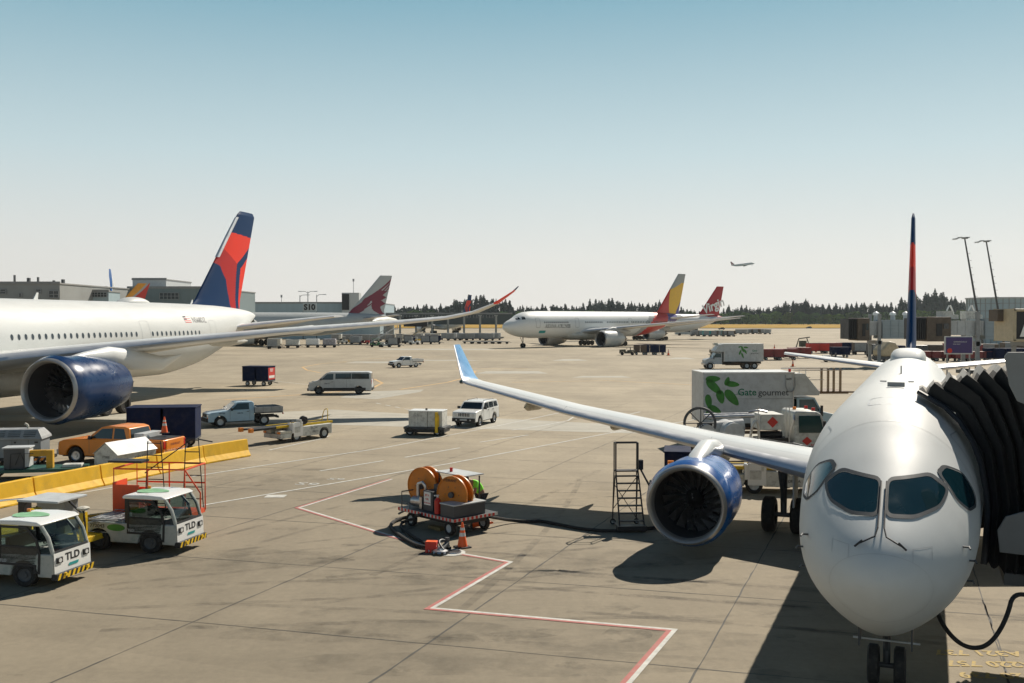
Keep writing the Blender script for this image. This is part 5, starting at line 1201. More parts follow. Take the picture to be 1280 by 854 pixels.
    m = MB(); m.cyl((-.05,.3,1.9), (-.05,.3,2.02), .05, n=10); m.build('beacon', LAMPO, t)
    for sg in (1, -1):
        m = MB(); n_ = 24; pl = [(-.48+.30*math.cos(a), .80+.115*math.sin(a)) for a in [2*math.pi*k/n_ for k in range(n_)]]; m.add([(x, sg*(W+.006), z) for x, z in pl], [tuple(range(n_))]); dc = m.build('green_badge', GREEN, t, recalc=False)
        m = MB(); m.text('TLD', .12, frame((.02, sg*(W+.018), .74), (-sg,0,0), (0,0,1)), bold=.03); m.build('lettering', LGREY, t, recalc=False)
        if num: m = MB(); m.text('DELTA', .08, frame((-1.13, sg*(W+.008), .945), (-sg,0,0), (0,0,1))); m.text(num, .165, frame((-1.10, sg*(W+.012), .83), (-sg,0,0), (0,0,1)), bold=.03); m.build('lettering', DGREY, t, recalc=False)
    return t
TH = HD(.972,-.235)
fA = (G(229,692)+G(256,683))/2; fB = (G(72,736)+G(119,720))/2
dT = Vector((math.cos(TH), math.sin(TH), 0))
def carry(mk, lab, tip, back): return mk(lab, tip-dT*back, TH)
tow_tractor('white tow tractor with number 772043 on its rear side, in front of the orange cage', fA-dT*1.55, TH, '772043')
tow_tractor('nearer white tow tractor at the left edge with yellow seen through its cab', fB-dT*1.55, TH)
# --- orange access platform cage behind the tractors
t = thing('access_platform', G(203, 668), TH+.12, 'orange railed access platform with black ladder frames behind the white tractor', 'access platform')
def rail(m, pts, r=.022): m.tube(pts, r, n=6)
OR = mat('cage_orange_red', (.78,.09,.02), .45, dirt=.2)
m = MB(); m.bb((-1.1,-.7,.45), (1.0,.7,.55)); m.bb((-1.0,-.6,.25), (.9,.6,.32)); m.build('platform_floor', OR, t)
m = MB(); m.bb((-1.1,-.72,.5), (-.35,-.68,1.25)); m.bb((-1.14,-.7,.5), (-1.1,.1,1.3)); m.bb((-1.1,.1,.5), (-.4,.14,1.1)); m.build('side_panel', OR, t)
m = MB()
for y in (-.7, .7): rail(m, [(-1.1,y,.5), (-1.1,y,1.62), (1.0,y,1.62), (1.0,y,.5)]); rail(m, [(-1.1,y,1.15), (1.0,y,1.15)]); rail(m, [(-.1,y,.5), (-.1,y,1.62)])
rail(m, [(1.0,-.7,1.62), (1.0,.7,1.62)]); rail(m, [(-1.1,-.7,1.62), (-1.1,.7,1.62)]); rail(m, [(1.0,-.7,1.62), (1.45,-.7,1.1), (1.45,-.7,.45)]); rail(m, [(-1.1,.7,1.0), (-.1,-.7,.5)]); rail(m, [(-.6,-.7,1.15), (.1,-.7,.55)])
m.build('guard_rail', OR, t)
m = MB()
for x, y in ((-.3,-.45), (.45,.4)):
    rail(m, [(x,y,.6), (x+.1,y,2.25), (x+.48,y,2.25), (x+.62,y,.6)], .016); [rail(m, [(x+.02+.01*k,y,.8+.28*k), (x+.6-.02*k,y,.8+.28*k)], .013) for k in range(6)]
rail(m, [(-.3,-.45,1.5), (.7,.4,2.2)], .014); m.box((-.9,-.2,1.75), (1.0,.5,.05)); m.build('ladder_frame', BLACK, t)
for sx_ in (-.8, .7):
    for sg in (-1, 1): wheel(t, sx_, sg*.6, .2, .12)
t.scale = (1.05, 1, 1.28)
# --- grey roofed unit on a cart with yellow booms behind the nearer tractor
t = thing('service_cart', G(78, 690), TH, 'service cart with a grey control box, metal pipe and yellow booms behind the nearer tractor', 'service cart')
m = MB(); m.bb((-2.6,-.7,.35), (1.0,.7,.5)); m.build('deck', YEL, t, bevel=.01)
m = MB(); m.bb((-.75,-.1,.5), (.15,.5,1.45)); m.build('control_box', GREY, t, bevel=.02)
m = MB(); m.side([(-.95,1.47),(.35,1.47),(.35,1.53),(-.95,1.53)], .1, wf=lambda x, z: .62); o = m.build('box_roof', LGREY, t, bevel=.01)
m = MB(); m.box((.3,-.35,1.0), (.02,.5,.4)); m.tube([(-.6,-.25,1.3), (-.7,-.35,1.0), (-.5,-.3,.8)], .03, smooth=1); m.build('gauge_panel', BLACK, t)
m = MB(); m.tube([(.1,-.5,1.05), (1.15,-.5,1.15)], .055); m.tube([(-2.5,-.5,.8), (-.9,-.5,.95)], .06); m.bb((1.0,-.6,.4), (1.12,-.4,1.25)); m.build('boom', YEL, t)
m = MB(); m.tube([(-2.8,.1,1.25), (-1.0,.1,1.45)], .03, n=10); m.build('pipe', CHROME, t)
m = MB(); m.bb((-1.35,-.1,.5), (-1.15,.2,1.4)); m.tube([(.15,0,1.5), (.6,-.2,1.3), (1.05,-.5,1.2)], .03, smooth=1); m.tube([(1.1,-.55,1.3), (1.2,-.6,.9), (1.15,-.6,.4)], .025, smooth=1); m.build('mast', BLACK, t)
for x, y, z in ((1.06,-.5,1.33), (-.3,-.7,1.28), (-2.1,-.6,1.1)):
    m = MB(); m.rev([(-.04,.02),(0,.15),(.05,.17),(.08,.1),(.085,.01)], (x,y,z), (0,0,1), n=14); m.cyl((x,y,z-.25), (x,y,z), .04); m.build('cap', OFFW if y > -.65 else YEL, t, smooth=True)
for sx_ in (-2.0, .5):
    for sg in (-1, 1): wheel(t, sx_, sg*.62, .25, .16)
# --- ground power units behind the barriers
t = thing('generator', (-22.1, 44.6, 0), R(8), 'large dark grey generator with louvred sloping top left of the orange pickup', 'generator')
m = MB(); m.bb((-1.55,-.75,.4), (1.25,.75,1.35)); m.build('cabinet', mat('generator_grey', (.20,.22,.23), .5, dirt=.2), t, bevel=.03)
m = MB(); m.side([(-1.7,1.35),(1.35,1.35),(1.30,1.48),(1.05,1.85),(-1.2,1.85),(-1.62,1.48)], .8, wf=lambda x, z: .82 if z < 1.5 else .5); m.build('hood', GREY, t, bevel=.02); t.scale = (.86,)*3
m = MB()
for k in range(3):
    for j in range(4): m.add([(-1.1+.75*k,-.82+.085*(j+.6)*.85,1.50+.08*j),(-.5+.75*k,-.82+.085*(j+.6)*.85,1.50+.08*j),(-.5+.75*k,-.86+.085*(j+.6)*.85,1.53+.08*j),(-1.1+.75*k,-.86+.085*(j+.6)*.85,1.53+.08*j)], [(0,1,2,3)])
m.build('louvres', BLACK, t, recalc=False)
m = MB(); m.tube([(.4,0,1.8), (.4,0,2.02), (.25,0,2.1)], .06, smooth=1); m.build('exhaust_pipe', OFFW, t)
for x in (-.15, .65): m = MB(); m.bb((x-.01,-.756,.42), (x+.01,-.752,1.33)); m.build('door_seam', DGREY, t)
m = MB(); m.bb((.95,-.77,1.16), (1.12,-.75,1.24)); m.bb((-.05,-.77,1.16), (.05,-.75,1.24)); m.build('latch', BLACK, t)
m = MB(); m.bb((-1.7,-.8,.25), (1.6,.8,.4)); m.build('chassis', BLACK, t)
m = MB()
for k in range(6): m.add([(-.3+.3*k,-.81,.26),(-.15+.3*k,-.81,.26),(-.05+.3*k,-.81,.39),(-.2+.3*k,-.81,.39)], [(0,1,2,3)])
m.build('hazard_stripes', ORG, t, recalc=False)
for sx_ in (-1.1, .9):
    for sg in (-1, 1): wheel(t, sx_, sg*.72, .28, .18)
t = thing('equipment_cart', (-20.2, 40.6, 0), R(12), 'low green cart carrying a small pale grey cabinet and an ochre post behind the barrier', 'cart')
m = MB(); m.bb((-1.3,-.7,.3), (2.6,.7,.42)); m.build('deck', mat('dark_green_paint', (.01,.07,.05), .5), t)
m = MB(); m.bb((-.45,-.4,.42), (.35,.3,1.25)); m.build('cabinet', DGREY, t, bevel=.02)
m = MB(); m.bb((-.5,-.45,1.25), (.55,.35,1.30)); m.bb((.35,-.4,.5), (.5,.3,1.25)); m.build('cabinet_cover', LGREY, t)
m = MB(); m.bb((1.15,-.4,.42), (1.4,-.1,1.15)); m.bb((.5,-.3,.9), (1.2,-.1,1.15)); m.build('post', MUST, t, bevel=.01)
m = MB(); [rail(m, [(-.2+.5*k,-.5,.4), (-.15+.5*k,-.5,1.05), (.2+.5*k,-.5,1.05)], .015) for k in range(2)]; rail(m, [(.0,-.45,.6), (.2,-.5,1.1), (.35,-.45,.7)], .015); m.build('cable', BLACK, t)
m = MB(); m.bb((1.75,-.4,.42), (2.5,.1,.55)); m.build('pale_tray', WHITED, t, bevel=.03)
for sx_ in (-.9, 2.1):
    for sg in (-1, 1): wheel(t, sx_, sg*.62, .2, .14)
# white gabled box
p = Vector((-16.5, 42.4, 0)); t = thing('gabled_box', p, R(69), 'white gabled storage box with DELTA lettering between the barriers and the orange pickup', 'storage box')
m = MB(); prof = [(-.62,.0),(.62,.0),(.62,.72),(0,1.18),(-.62,.72)]
a = [(-1.15, y, z+.15) for y, z in prof]; b = [(1.15, y, z+.15) for y, z in prof]; m.add(a+b, [(0,1,2,3,4),(9,8,7,6,5)]+[(i,5+i,5+(i+1)%5,(i+1)%5) for i in range(5)]); m.build('box', WHITED, t, bevel=.01)
m = MB(); m.add([(-1.2,-.67,.86),(1.2,-.67,.86),(1.2,0,1.36),(-1.2,0,1.36),(-1.2,.67,.86),(1.2,.67,.86)], [(0,1,2,3),(3,2,5,4)]); m.build('lid', WHITE, t, recalc=False)
m = MB(); m.text('DELTA', .17, frame((.2,-.63,.62), (1,0,0), (0,0,1)), sx=1.35); m.add([(-.62,-.63,.56),(-.52,-.63,.56),(-.57,-.63,.68)], [(0,1,2)]); m.build('lettering', DGREY, t, recalc=False)
m = MB(); m.text('772202', .13, frame((-1.16,0,.75), (0,-1,0), (0,0,1))); m.build('lettering', DGREY, t, recalc=False)
m = MB(); m.bb((-1.1,-.55,.0), (1.1,.55,.15)); m.build('skid', BLACK, t)
# --- cones
def cone(label, loc, h=.71, tilt=None, cols=True):
    t = thing('traffic_cone', loc, random.random()*3, label, 'traffic cone', 'orange traffic cones')
    m = MB(); r = h*.20; m.rev([(.04,r),(h*.97,r*.2),(h,r*.14),(h,.002)], (0,0,0), (0,0,1), n=20); m.build('cone_body', SORG, t, smooth=True)
    m = MB(); m.box((0,0,.02), (h*.55,h*.55,.04)); m.build('base', BLACK, t, bevel=.01)
    for a, b in ((.46,.60), (.70,.80)):
        f = lambda q: r*(1-q)+r*.2*q+.004; m = MB(); m.rev([(h*a,f(a)),(h*b,f(b))], (0,0,0), (0,0,1), n=20); m.build('collar', REFL, t, smooth=True)
    if tilt: t.rotation_euler = tilt
    return t
cone('upright orange traffic cone beside the hydrant coupler', G(578,684.5), .72)
c_ = cone('fallen orange traffic cone lying under the hose reel cart', G(588,660)+Vector((0,0,.14)), .72, (R(90), 0, R(100)))
cone('orange traffic cone standing in the bed of the orange pickup', (p.x+.6, p.y+2.3, 1.33), .75).location = (-15.75, 45.0, 1.33)
for i, (px, py) in enumerate(((991,458.5), (940,432.5), (968,436), (1020,440.5), (1003,437))): cone(('orange traffic cone alone between the catering truck and the near tailplane', 'small dark cone right of the farther catering truck', 'second small dark cone between the carts and the far apron', 'orange cone among the red carts', 'small cone near the end of the red cart row')[i], G(px,py), .95)
cone('small dark cone just right of the blue cart train', G(835.5,444.5), 1.1)
# --- red box, coupler, hoses
t = thing('wheel_chock', G(539.5,690), R(-8), 'small red box with open top standing beside the black hose', 'box'); m = MB(); m.bb((-.16,-.12,0), (.16,.12,.30)); m.build('box', RED, t, bevel=.01); m = MB(); m.bb((-.15,-.11,.301), (.15,.11,.306)); m.build('lid', SORG, t)
t.name = 'red_box'
g0 = G(556,692)
m = MB(); n_ = 28; m.add([(g0.x+.15+.42*math.cos(2*math.pi*k/n_), g0.y+.1+.42*math.sin(2*math.pi*k/n_), .012) for k in range(n_)], [tuple(range(n_))]); tag(m.build('pit_marking', WHITEP), kind='structure')
t = thing('hydrant_pit', (g0.x+.22, g0.y+.12, 0), 0, 'round hydrant pit with black cover in a pale painted ring', 'hydrant pit'); m = MB(); m.cyl((0,0,.014), (0,0,.03), .2, n=24); m.build('cover', BLACK, t); m = MB(); m.rev([(.012,.20),(.04,.215),(.04,.23),(.012,.24)], (0,0,0), (0,0,1), n=24); m.build('rim', STEEL, t)
t = thing('hydrant_coupler', (g0.x-.12, g0.y-.05, 0), .3, 'silver hydrant coupler ring lying beside the pit at the hose end', 'hydrant coupler')
m = MB(); m.rev([(0,.2),(.05,.23),(.10,.2),(.12,.12),(.04,.1)], (0,0,0), (0,0,1), n=24); m.build('ring', STEEL, t, smooth=True)
m = MB()
for k in range(8): a = k*.785; m.box((.21*math.cos(a), .21*math.sin(a), .06), (.07,.07,.06), rot=Matrix.Rotation(a,3,'Z'))
m.build('lug', BLACK, t)
m = MB(); m.cyl((.05,.15,.05), (.30,.42,.2), .07); m.cyl((.3,.42,.05), (.3,.42,.35), .06); m.tube([(.1,.1,.1), (.0,.3,.28), (.2,.5,.3), (.36,.4,.1)], .03, smooth=2); m.build('valve', DGREY, t); m = MB(); m.cyl((-.3,.25,.04), (.05,.32,.1), .05); m.build('nozzle', STEEL, t)
m = MB(); pts = [g0+Vector((.15,.35,.06)), G(525,684,.06), G(508,675,.06), G(492,664,.06), G(487,656,.06), G(496,649.5,.06), G(512,646,.1), G(525,644,.5)]; m.tube(pts, .055, n=8, smooth=3)
pts = [g0+Vector((-.1,.25,.06)), G(530,679,.06), G(512,668,.06), G(500,659,.06), G(503,652,.06), G(520,648,.3)]; m.tube(pts, .045, n=8, smooth=3)
o = m.build('fuel_hose', RUBBER, None, smooth=True); tag(o, 'black fuel hose looping from the reel cart to the hydrant coupler', 'hose')
m = MB(); pts = [G(612,646,.35), G(640,651,.06), G(664,652,.05), G(676,651,.05), G(700,656,.05), G(730,662,.05), G(765,664,.05), G(800,662,.05), G(828,658,.05)]; m.tube(pts, .05, n=8, smooth=3); o = m.build('ground_hose', RUBBER, None, smooth=True); tag(o, 'long black hose running from the reel cart towards the near engine', 'hose')
# --- hose reel cart
A, B, C = G(498,634,.55), G(567,650,.55), G(617,642,.55)
ux = (B-A); Lx = ux.length; hd = HD(ux.x, ux.y); uy = Vector((-math.sin(hd), math.cos(hd), 0)); Wy = 1.75; ctr = (A+B)/2+uy*Wy/2; ctr.z = 0
t = thing('hose_reel_cart', ctr, hd, 'hose reel cart with two orange reels and red and white edge stripes', 'hose reel cart'); hx = Lx/2
m = MB(); m.bb((-hx,-Wy/2,.45), (hx,Wy/2,.56)); m.build('deck', DGREY, t)
for (a, b) in (((-hx,-Wy/2-.012,.47), (hx,-Wy/2-.002,.56)), ((hx+.002,-Wy/2,.47), (hx+.012,Wy/2,.56))):
    m = MB(); m.bb(a, b, 0); d = MB(); ln = (b[0]-a[0]) if b[0]-a[0] > .5 else (b[1]-a[1]); k = 0
    while k*.17 < ln-.1:
        if b[0]-a[0] > .5: d.bb((a[0]+.17*k, a[1]-.004, .472), (a[0]+.17*k+.09, a[1]-.001, .558))
        else: d.bb((b[0]+.001, a[1]+.17*k, .472), (b[0]+.004, a[1]+.17*k+.09, .558))
        k += 1
    e = m.build('edge_strip', WHITED, t); d.build('edge_stripes', RED, e)
for sx_ in (-hx+.45, hx-.4):
    for sg in (-1, 1): wheel(t, sx_, sg*.68, .21, .15)
m = MB(); m.bb((-hx+.3,-.6,.3), (hx-.2,.6,.4)); m.build('axle_frame', BLACK, t)
REELO = mat('reel_orange', (.60,.19,.012), .45, var=.12, dirt=.2, scale=3)
def reel(cx, cy, r, w_, z, th, txt=None):
    ax = Vector((math.sin(th), -math.cos(th), 0)); c0 = Vector((cx, cy, z))
    for sg in (-1, 1):
        m = MB(); o = c0+ax*sg*w_/2; m.rev([(-.012,.03),(-.012,r-.03),(-.03,r-.02),(-.03,r),(.03,r),(.03,r-.03),(.012,r-.035),(.012,.03)], o, ax, n=40)
        f = m.build('reel_flange', REELO, t, smooth=True)
        if sg > 0:
            m = MB(); m.cyl(o, o+ax*.10, .09); 
            for k in range(6): a = k*math.pi/3; u = Vector((ax.y*-1, ax.x, 0)); m.box(o+ax*.02+(u*math.cos(a)+Vector((0,0,1))*math.sin(a))*r*.45, (.02,.02,.02))
            m.build('hub', DGREY, f)
            if txt: m = MB(); u = Vector((-ax.y, ax.x, 0)); m.text(txt, .12, frame(o+ax*.02+Vector((0,0,r*.75))-u*.1, u, (0,0,1))); m.build('lettering', BLACK, f, recalc=False)
    m = MB(); m.cyl(c0-ax*w_*.45, c0+ax*w_*.45, r*.5, n=24)
    for k in range(5): m.rev([(-.045,r*.5),(-.045,r*.62),(0,r*.66),(.045,r*.62),(.045,r*.5)], c0+ax*(-w_*.36+w_*.18*k), ax, n=24)
    m.build('hose_coil', RUBBER, t, smooth=True)
reel(-hx+.42, -.12, .60, .30, 1.20, .20); reel(hx-.72, -.22, .57, .30, 1.15, .25, 'HYDRANT')
m = MB(); m.bb((-hx+.75,.02,1.66),(hx-.55,.80,1.69)); m.build('canopy_roof', LGREY, t)
m = MB()
for x in (-hx+.85, hx-.65):
    for y in (.1, .7): m.cyl((x,y,.5), (x,y,1.62), .025)
m.build('canopy_post', DGREY, t)
m = MB(); m.cyl((-hx+1.2,.3,1.68), (-hx+1.2,.3,1.82), .05); m.build('beacon', LAMPR, t)
m = MB(); m.bb((-.42,-.62,.56), (.05,-.2,1.18)); m.bb((-.30,-.30,.56), (.15,.1,1.35)); m.build('control_panel', DGREY, t, bevel=.015)
m = MB(); m.bb((-.36,-.635,.75), (-.04,-.62,1.15)); n_ = m.build('notice', WHITE, t)
m = MB()
for j, (tx, s_) in enumerate((('JET A', .085), ('FUEL', .075), ('NO SMOKING', .05))): m.text(tx, s_, frame((-.2,-.64,1.05-.12*j), (1,0,0), (0,0,1)), bold=.03)
m.build('lettering', RED, n_, recalc=False)
m = MB(); m.cyl((-hx+.35,-.5,.75), (-hx+.85,-.5,.78), .17, n=16); m.bb((-hx+.80,-.66,.58), (-.45,-.36,.95)); m.cyl((-.9,-.45,.9), (-.9,-.45,1.3), .06); m.tube([(-.9,-.45,1.3), (-.6,-.45,1.4), (-.6,-.3,.9)], .05, smooth=1); m.build('pump', STEEL, t, smooth=True)
m = MB(); rail(m, [(-hx+.08,-.8,.5), (-hx+.08,-.8,1.05), (-hx+.08,.6,1.05), (-hx+.08,.6,.5)], .02); rail(m, [(-hx+.08,-.8,.75), (-hx+.5,-.8,.75), (-hx+.5,-.8,.5)], .015); m.build('end_rail', DGREY, t)
m = MB(); m.bb((hx-.72,-.80,.56), (hx-.08,.45,.92)); m.build('storage_locker', DGREY, t, bevel=.015); m = MB(); m.bb((hx-.74,-.82,.92), (hx-.06,.47,.96)); m.build('locker_lid', LGREY, t, bevel=.01)
m = MB(); m.cyl((hx-.95,-.72,.58), (hx-.95,-.72,.98), .10, n=16); m.rev([(0,.10),(.06,.05),(.1,.03)], (hx-.95,-.72,.98), (0,0,1), n=14); e = m.build('fire_extinguisher', RED, t, smooth=True); m = MB(); m.cyl((hx-.95,-.72,1.06), (hx-.95,-.72,1.14), .03); m.box((hx-.95,-.76,1.14), (.05,.16,.03)); m.build('valve', WHITE, e)
m = MB(); m.tube([(-hx,0,.48), (-hx-.35,-.1,.4), (-hx-.9,-.2,.12)], .035); m.build('tow_bar', DGREY, t)
m = MB(); m.bb((-.25,-.55,.0), (.3,-.35,.10)); m.build('wooden_block', mat('weathered_wood', (.20,.15,.06), .8, var=.3), t)
# --- worker bending behind the right reel
def skin_person(t, J, E, rad, name, mt, sub=2):
    me = bpy.data.meshes.new(name); me.from_pydata([tuple(v) for v in J], E, []); o = bpy.data.objects.new(name, me); S.collection.objects.link(o); o.parent = t; KIDS.setdefault(t.name, []).append(o); me.materials.append(mt)
    s = o.modifiers.new('s', 'SKIN'); 
    for i, v in enumerate(me.skin_vertices[0].data): v.radius = rad[i] if isinstance(rad[i], tuple) else (rad[i], rad[i]); v.use_root = (i == 0)
    s.use_smooth_shade = True; u = o.modifiers.new('u', 'SUBSURF'); u.levels = sub; u.render_levels = sub; return o
wp = ctr+Vector((math.cos(hd), math.sin(hd), 0))*(hx-1.25)+uy*1.30
t = thing('person', wp, HD(-.75,-.65), 'worker in dark trousers and hi-vis green vest bending over behind the right reel', 'person')
# x forward; pelvis, spine, shoulders, neck, head; arms reach forward and down; legs to the ground
J = [(0,0,.93),(.10,0,1.10),(.28,0,1.28),(.40,0,1.36),(.50,0,1.40),(.60,0,1.42),(.66,0,1.38),
     (.36,.19,1.32),(.46,.26,1.05),(.66,.22,.93),(.36,-.19,1.32),(.48,-.26,1.06),(.68,-.20,.96),
     (0,.10,.86),(.06,.12,.48),(-.04,.12,.08),(.10,.13,.04),(0,-.10,.86),(.02,-.12,.48),(-.10,-.12,.08),(.04,-.13,.04)]
E = [(0,1),(1,2),(2,3),(3,4),(4,5),(5,6),(2,7),(7,8),(8,9),(2,10),(10,11),(11,12),(0,13),(13,14),(14,15),(15,16),(0,17),(17,18),(18,19),(19,20)]
rad = [.13,.13,.14,.09,.055,.095,.08,.07,.05,.035,.07,.05,.035,.095,.065,.045,.04,.095,.065,.045,.04]
skin_person(t, J, E, rad, 'body', SKIN)
skin_person(t, [J[0],J[1],(.26,0,1.27),(.37,0,1.345),(.36,.19,1.32),(.36,-.19,1.32),(.42,.24,1.15),(.43,-.24,1.15)], [(0,1),(1,2),(2,3),(2,4),(2,5),(4,6),(5,7)], [.15,.155,.16,.10,.09,.09,.07,.07], 'hi_vis_vest', LIME)
skin_person(t, [(0,0,.90),(0,.10,.84),(.06,.12,.48),(-.03,.12,.12),(0,-.10,.84),(.02,-.12,.48),(-.09,-.12,.12)], [(0,1),(1,2),(2,3),(0,4),(4,5),(5,6)], [.15,.11,.08,.07,.11,.08,.07], 'trousers', CLOTH)
skin_person(t, [(.54,0,1.44),(.60,0,1.47),(.63,0,1.46)], [(0,1),(1,2)], [.09,.105,.09], 'hair', mat('dark_hair', (.02,.014,.01), .8))
for sg in (1, -1):            # hands: palm, four fingers, thumb, around the reel rim
    w0 = Vector(J[9] if sg > 0 else J[12]); fj = [w0, w0+Vector((.07,0,-.03))]; fe = [(0,1)]; fr = [.026,.028]
    for k in range(4):
        b = w0+Vector((.08, (-.03+.02*k), -.035)); i0 = len(fj); fj += [b, b+Vector((.035,0,-.015)), b+Vector((.05,0,-.045-.004*k))]; fe += [(1,i0),(i0,i0+1),(i0+1,i0+2)]; fr += [.010,.009,.008]
    b = w0+Vector((.03, -.035*sg, -.02)); i0 = len(fj); fj += [b, b+Vector((.03,-.02*sg,-.03))]; fe += [(0,i0),(i0,i0+1)]; fr += [.011,.009]
    skin_person(t, fj, fe, fr, 'hand', SKIN, 1)
# --- black wheeled maintenance stand
p = G(786, 661); t = thing('maintenance_ladder', (p.x, p.y, 0), R(4), 'tall black wheeled maintenance ladder standing beside the near engine', 'ladder')
m = MB()
for y, top in ((-.0, 2.62),):
    for sx_ in (-.38, .38): rail(m, [(sx_,-.55,.12), (sx_*.92,.35,1.75), (sx_*.92,.35,2.62)], .024); rail(m, [(sx_,.75,.12), (sx_*.95,.6,1.75), (sx_*.95,.6,2.62)], .02); rail(m, [(sx_,-.55,.12), (sx_,.75,.12)], .02); rail(m, [(sx_*.92,.35,2.62), (sx_*.95,.6,2.62)], .02); rail(m, [(sx_,.72,.3), (sx_*.94,.42,1.6)], .015)
rail(m, [(-.35,.6,2.62), (.35,.6,2.62)], .02); rail(m, [(-.35,.35,2.62), (.35,.35,2.62)], .016); rail(m, [(-.37,.7,.5), (.36,.62,1.5)], .012); rail(m, [(.37,.7,.2), (-.36,.62,1.3)], .012)
m.build('frame', BLACK, t)
for k in range(7):
    f = k/6.5; m = MB(); m.box((0, -.5+.85*f, .35+1.35*f), (.74,.16,.03)); m.build('step', BLACK, t)
m = MB(); m.bb((-.36,.33,1.72), (.36,.65,1.76)); m.build('top_platform', BLACK, t)
m = MB(); rail(m, [(.38,.35,1.9), (.62,-.1,1.35), (.85,-.5,.75)], .03); m.box((.42,.3,1.95), (.14,.2,.3)); m.build('handrail', BLACK, t)
m = MB(); m.bb((-.45,-.62,.06), (.45,-.3,.2)); m.build('base', BLACK, t)
for sx_ in (-.38, .38):
    for y in (-.5, .7): wheel(t, sx_, y, .09, .05, name='caster')
# --- dark baggage carts
def baggage_cart(label, loc, rz, col, L=2.6, W=1.5, H=1.95, closed=True, group=None, ad=False):
    t = thing('baggage_cart', loc, rz, label, 'baggage cart', group)
    m = MB(); m.bb((-L/2,-W/2,.42), (L/2,W/2,.52)); m.build('deck', DGREY, t)
    for x_ in (-L/2, L/2-.05): m = MB(); m.bb((x_,-W/2,.52), (x_+.05,W/2,H)); m.build('end_panel', col, t)
    for sg in (1, -1):
        m = MB(); m.bb((-L/2+.05,sg*(W/2-.03)-.01,.52), (-.03,sg*(W/2-.03)+.01,H)); m.build('side_curtain', col, t)
        m = MB(); m.bb((.10 if closed else .5,sg*(W/2-.03)-.01,.52), (L/2-.05,sg*(W/2-.03)+.01,H)); m.build('side_curtain', col, t)
    m = MB(); m.bb((-L/2-.04,-W/2-.04,H), (L/2+.04,W/2+.04,H+.06)); m.build('roof', NAVY if col is not DRED else DRED, t, bevel=.02)
    for sx_ in (-L/2+.5, L/2-.5):
        for sg in (-1, 1): wheel(t, sx_, sg*(W/2-.12), .22, .14)
    m = MB(); m.tube([(L/2,0,.4), (L/2+.7,0,.25)], .035); m.build('tow_bar', DGREY, t)
    if ad: 
        m = MB(); m.bb((L/2,-W/2+.1,.6), (L/2+.015,W/2-.1,H-.1)); a = m.build('end_poster', RED, t); m = MB(); m.text('FLY', .4, frame((L/2+.02,0,1.5), (0,1,0), (0,0,1)), bold=.04); m.bb((L/2+.016,-.6,.75), (L/2+.02,.6,1.0)); m.build('lettering', WHITE, a, recalc=False)
    return t
p = G(198, 562.5); baggage_cart('navy enclosed baggage cart behind the orange pickup', (p.x, p.y+.9, 0), R(8), NAVY, L=3.3, W=1.7, H=2.05)
p = G(321, 482.5); baggage_cart('dark navy baggage cart with a red poster on its end, alone on the apron', (p.x, p.y+.8, 0), R(-12), NAVY, L=2.7, W=1.6, H=1.85, ad=True)
# ---------------------------------------------------------------- near jet bridge with folding canopy
nr = near_root; nh = nr.rotation_euler[2]; NM = Matrix.Translation(nr.location) @ Matrix.Rotation(nh, 4, 'Z')
t = thing('jet_bridge', nr.location, nh, 'near jet bridge with black pleated canopy pressed over the door of the near airliner', 'jet bridge')
R0 = [(3.6,-1.62,2.3),(3.72,-1.66,2.7),(3.9,-1.70,3.3),(4.3,-1.56,4.15),(4.85,-1.15,4.78),(5.45,-.5,5.10),(6.7,-.5,5.12),(6.8,-1.4,4.6),(6.85,-1.78,3.4),(6.85,-1.72,2.3)]
R0 = [(a, b*.95, c) for a, b, c in R0]
R1 = [(3.55,-2.95,2.3),(3.5,-2.95,2.8),(3.5,-2.95,3.4),(3.55,-2.95,4.4),(3.7,-2.95,5.2),(4.2,-2.95,5.72),(7.0,-2.95,5.72),(7.2,-2.95,4.9),(7.2,-2.95,3.4),(7.2,-2.95,2.2)]
FAB = mat('canopy_fabric_black', (.009,.0085,.008), .85, var=.3, scale=6, bump=.3); FABT = mat('canopy_fabric_sunbleached', (.42,.40,.36), .7, var=.3, scale=9, bump=.5)
N_ = 36; rings = []; random.seed(9)
for i in range(N_+1):
    f = i/N_; k = i % 4; z = {0: 1, 1: .1, 2: -.8, 3: .1}[k]; rg = []; ja = random.uniform(.6, 1.5)
    pts = [Vector(a).lerp(Vector(b), f) for a, b in zip(R0, R1)]
    fine = []
    for a, b in zip(pts, pts[1:]):
        for q in (0, .5): fine.append(a.lerp(b, q))
    fine.append(pts[-1]); c = Vector((5.3, 0, 3.3)); bul = .12*math.sin(math.pi*min(1, f*1.1)) 
    for j, p in enumerate(fine):
        v = Vector((p.x-5.3, 0, p.z-3.3)).normalized(); amp = (.10 if 0 < i < N_ else .02)*ja*(1+.35*random.uniform(-1,1))
        rg.append(p+v*(z*amp+bul+random.uniform(-.02,.02)))
    rings.append(rg)
m = MB(); m.loft(rings, caps=False, closed=False, mf=lambda i, k: 1 if (11 <= k <= 13 or (k == 10 and i % 4 == 3)) else 0)
can = m.build('folding_canopy', [FAB, FABT], t, smooth=True, ang=25, recalc=False)
m = MB(); m.tube([Vector(p)+Vector((-.03,0,0)) for p in R0[:6]], .05, n=8, smooth=1); m.build('bumper_seal', BLACK, can, smooth=True)
m = MB(); m.tube([(3.35,-1.95,3.0), (3.25,-2.3,3.12), (3.2,-2.9,3.2)], .03, n=6, smooth=1); m.build('tension_strap', DGREY, can)
m = MB(); m.side([(0,0),(0,0)], 1) if 0 else None
CABG = mat('bridge_cab_grey', (.24,.25,.25), .55, var=.08, dirt=.15)
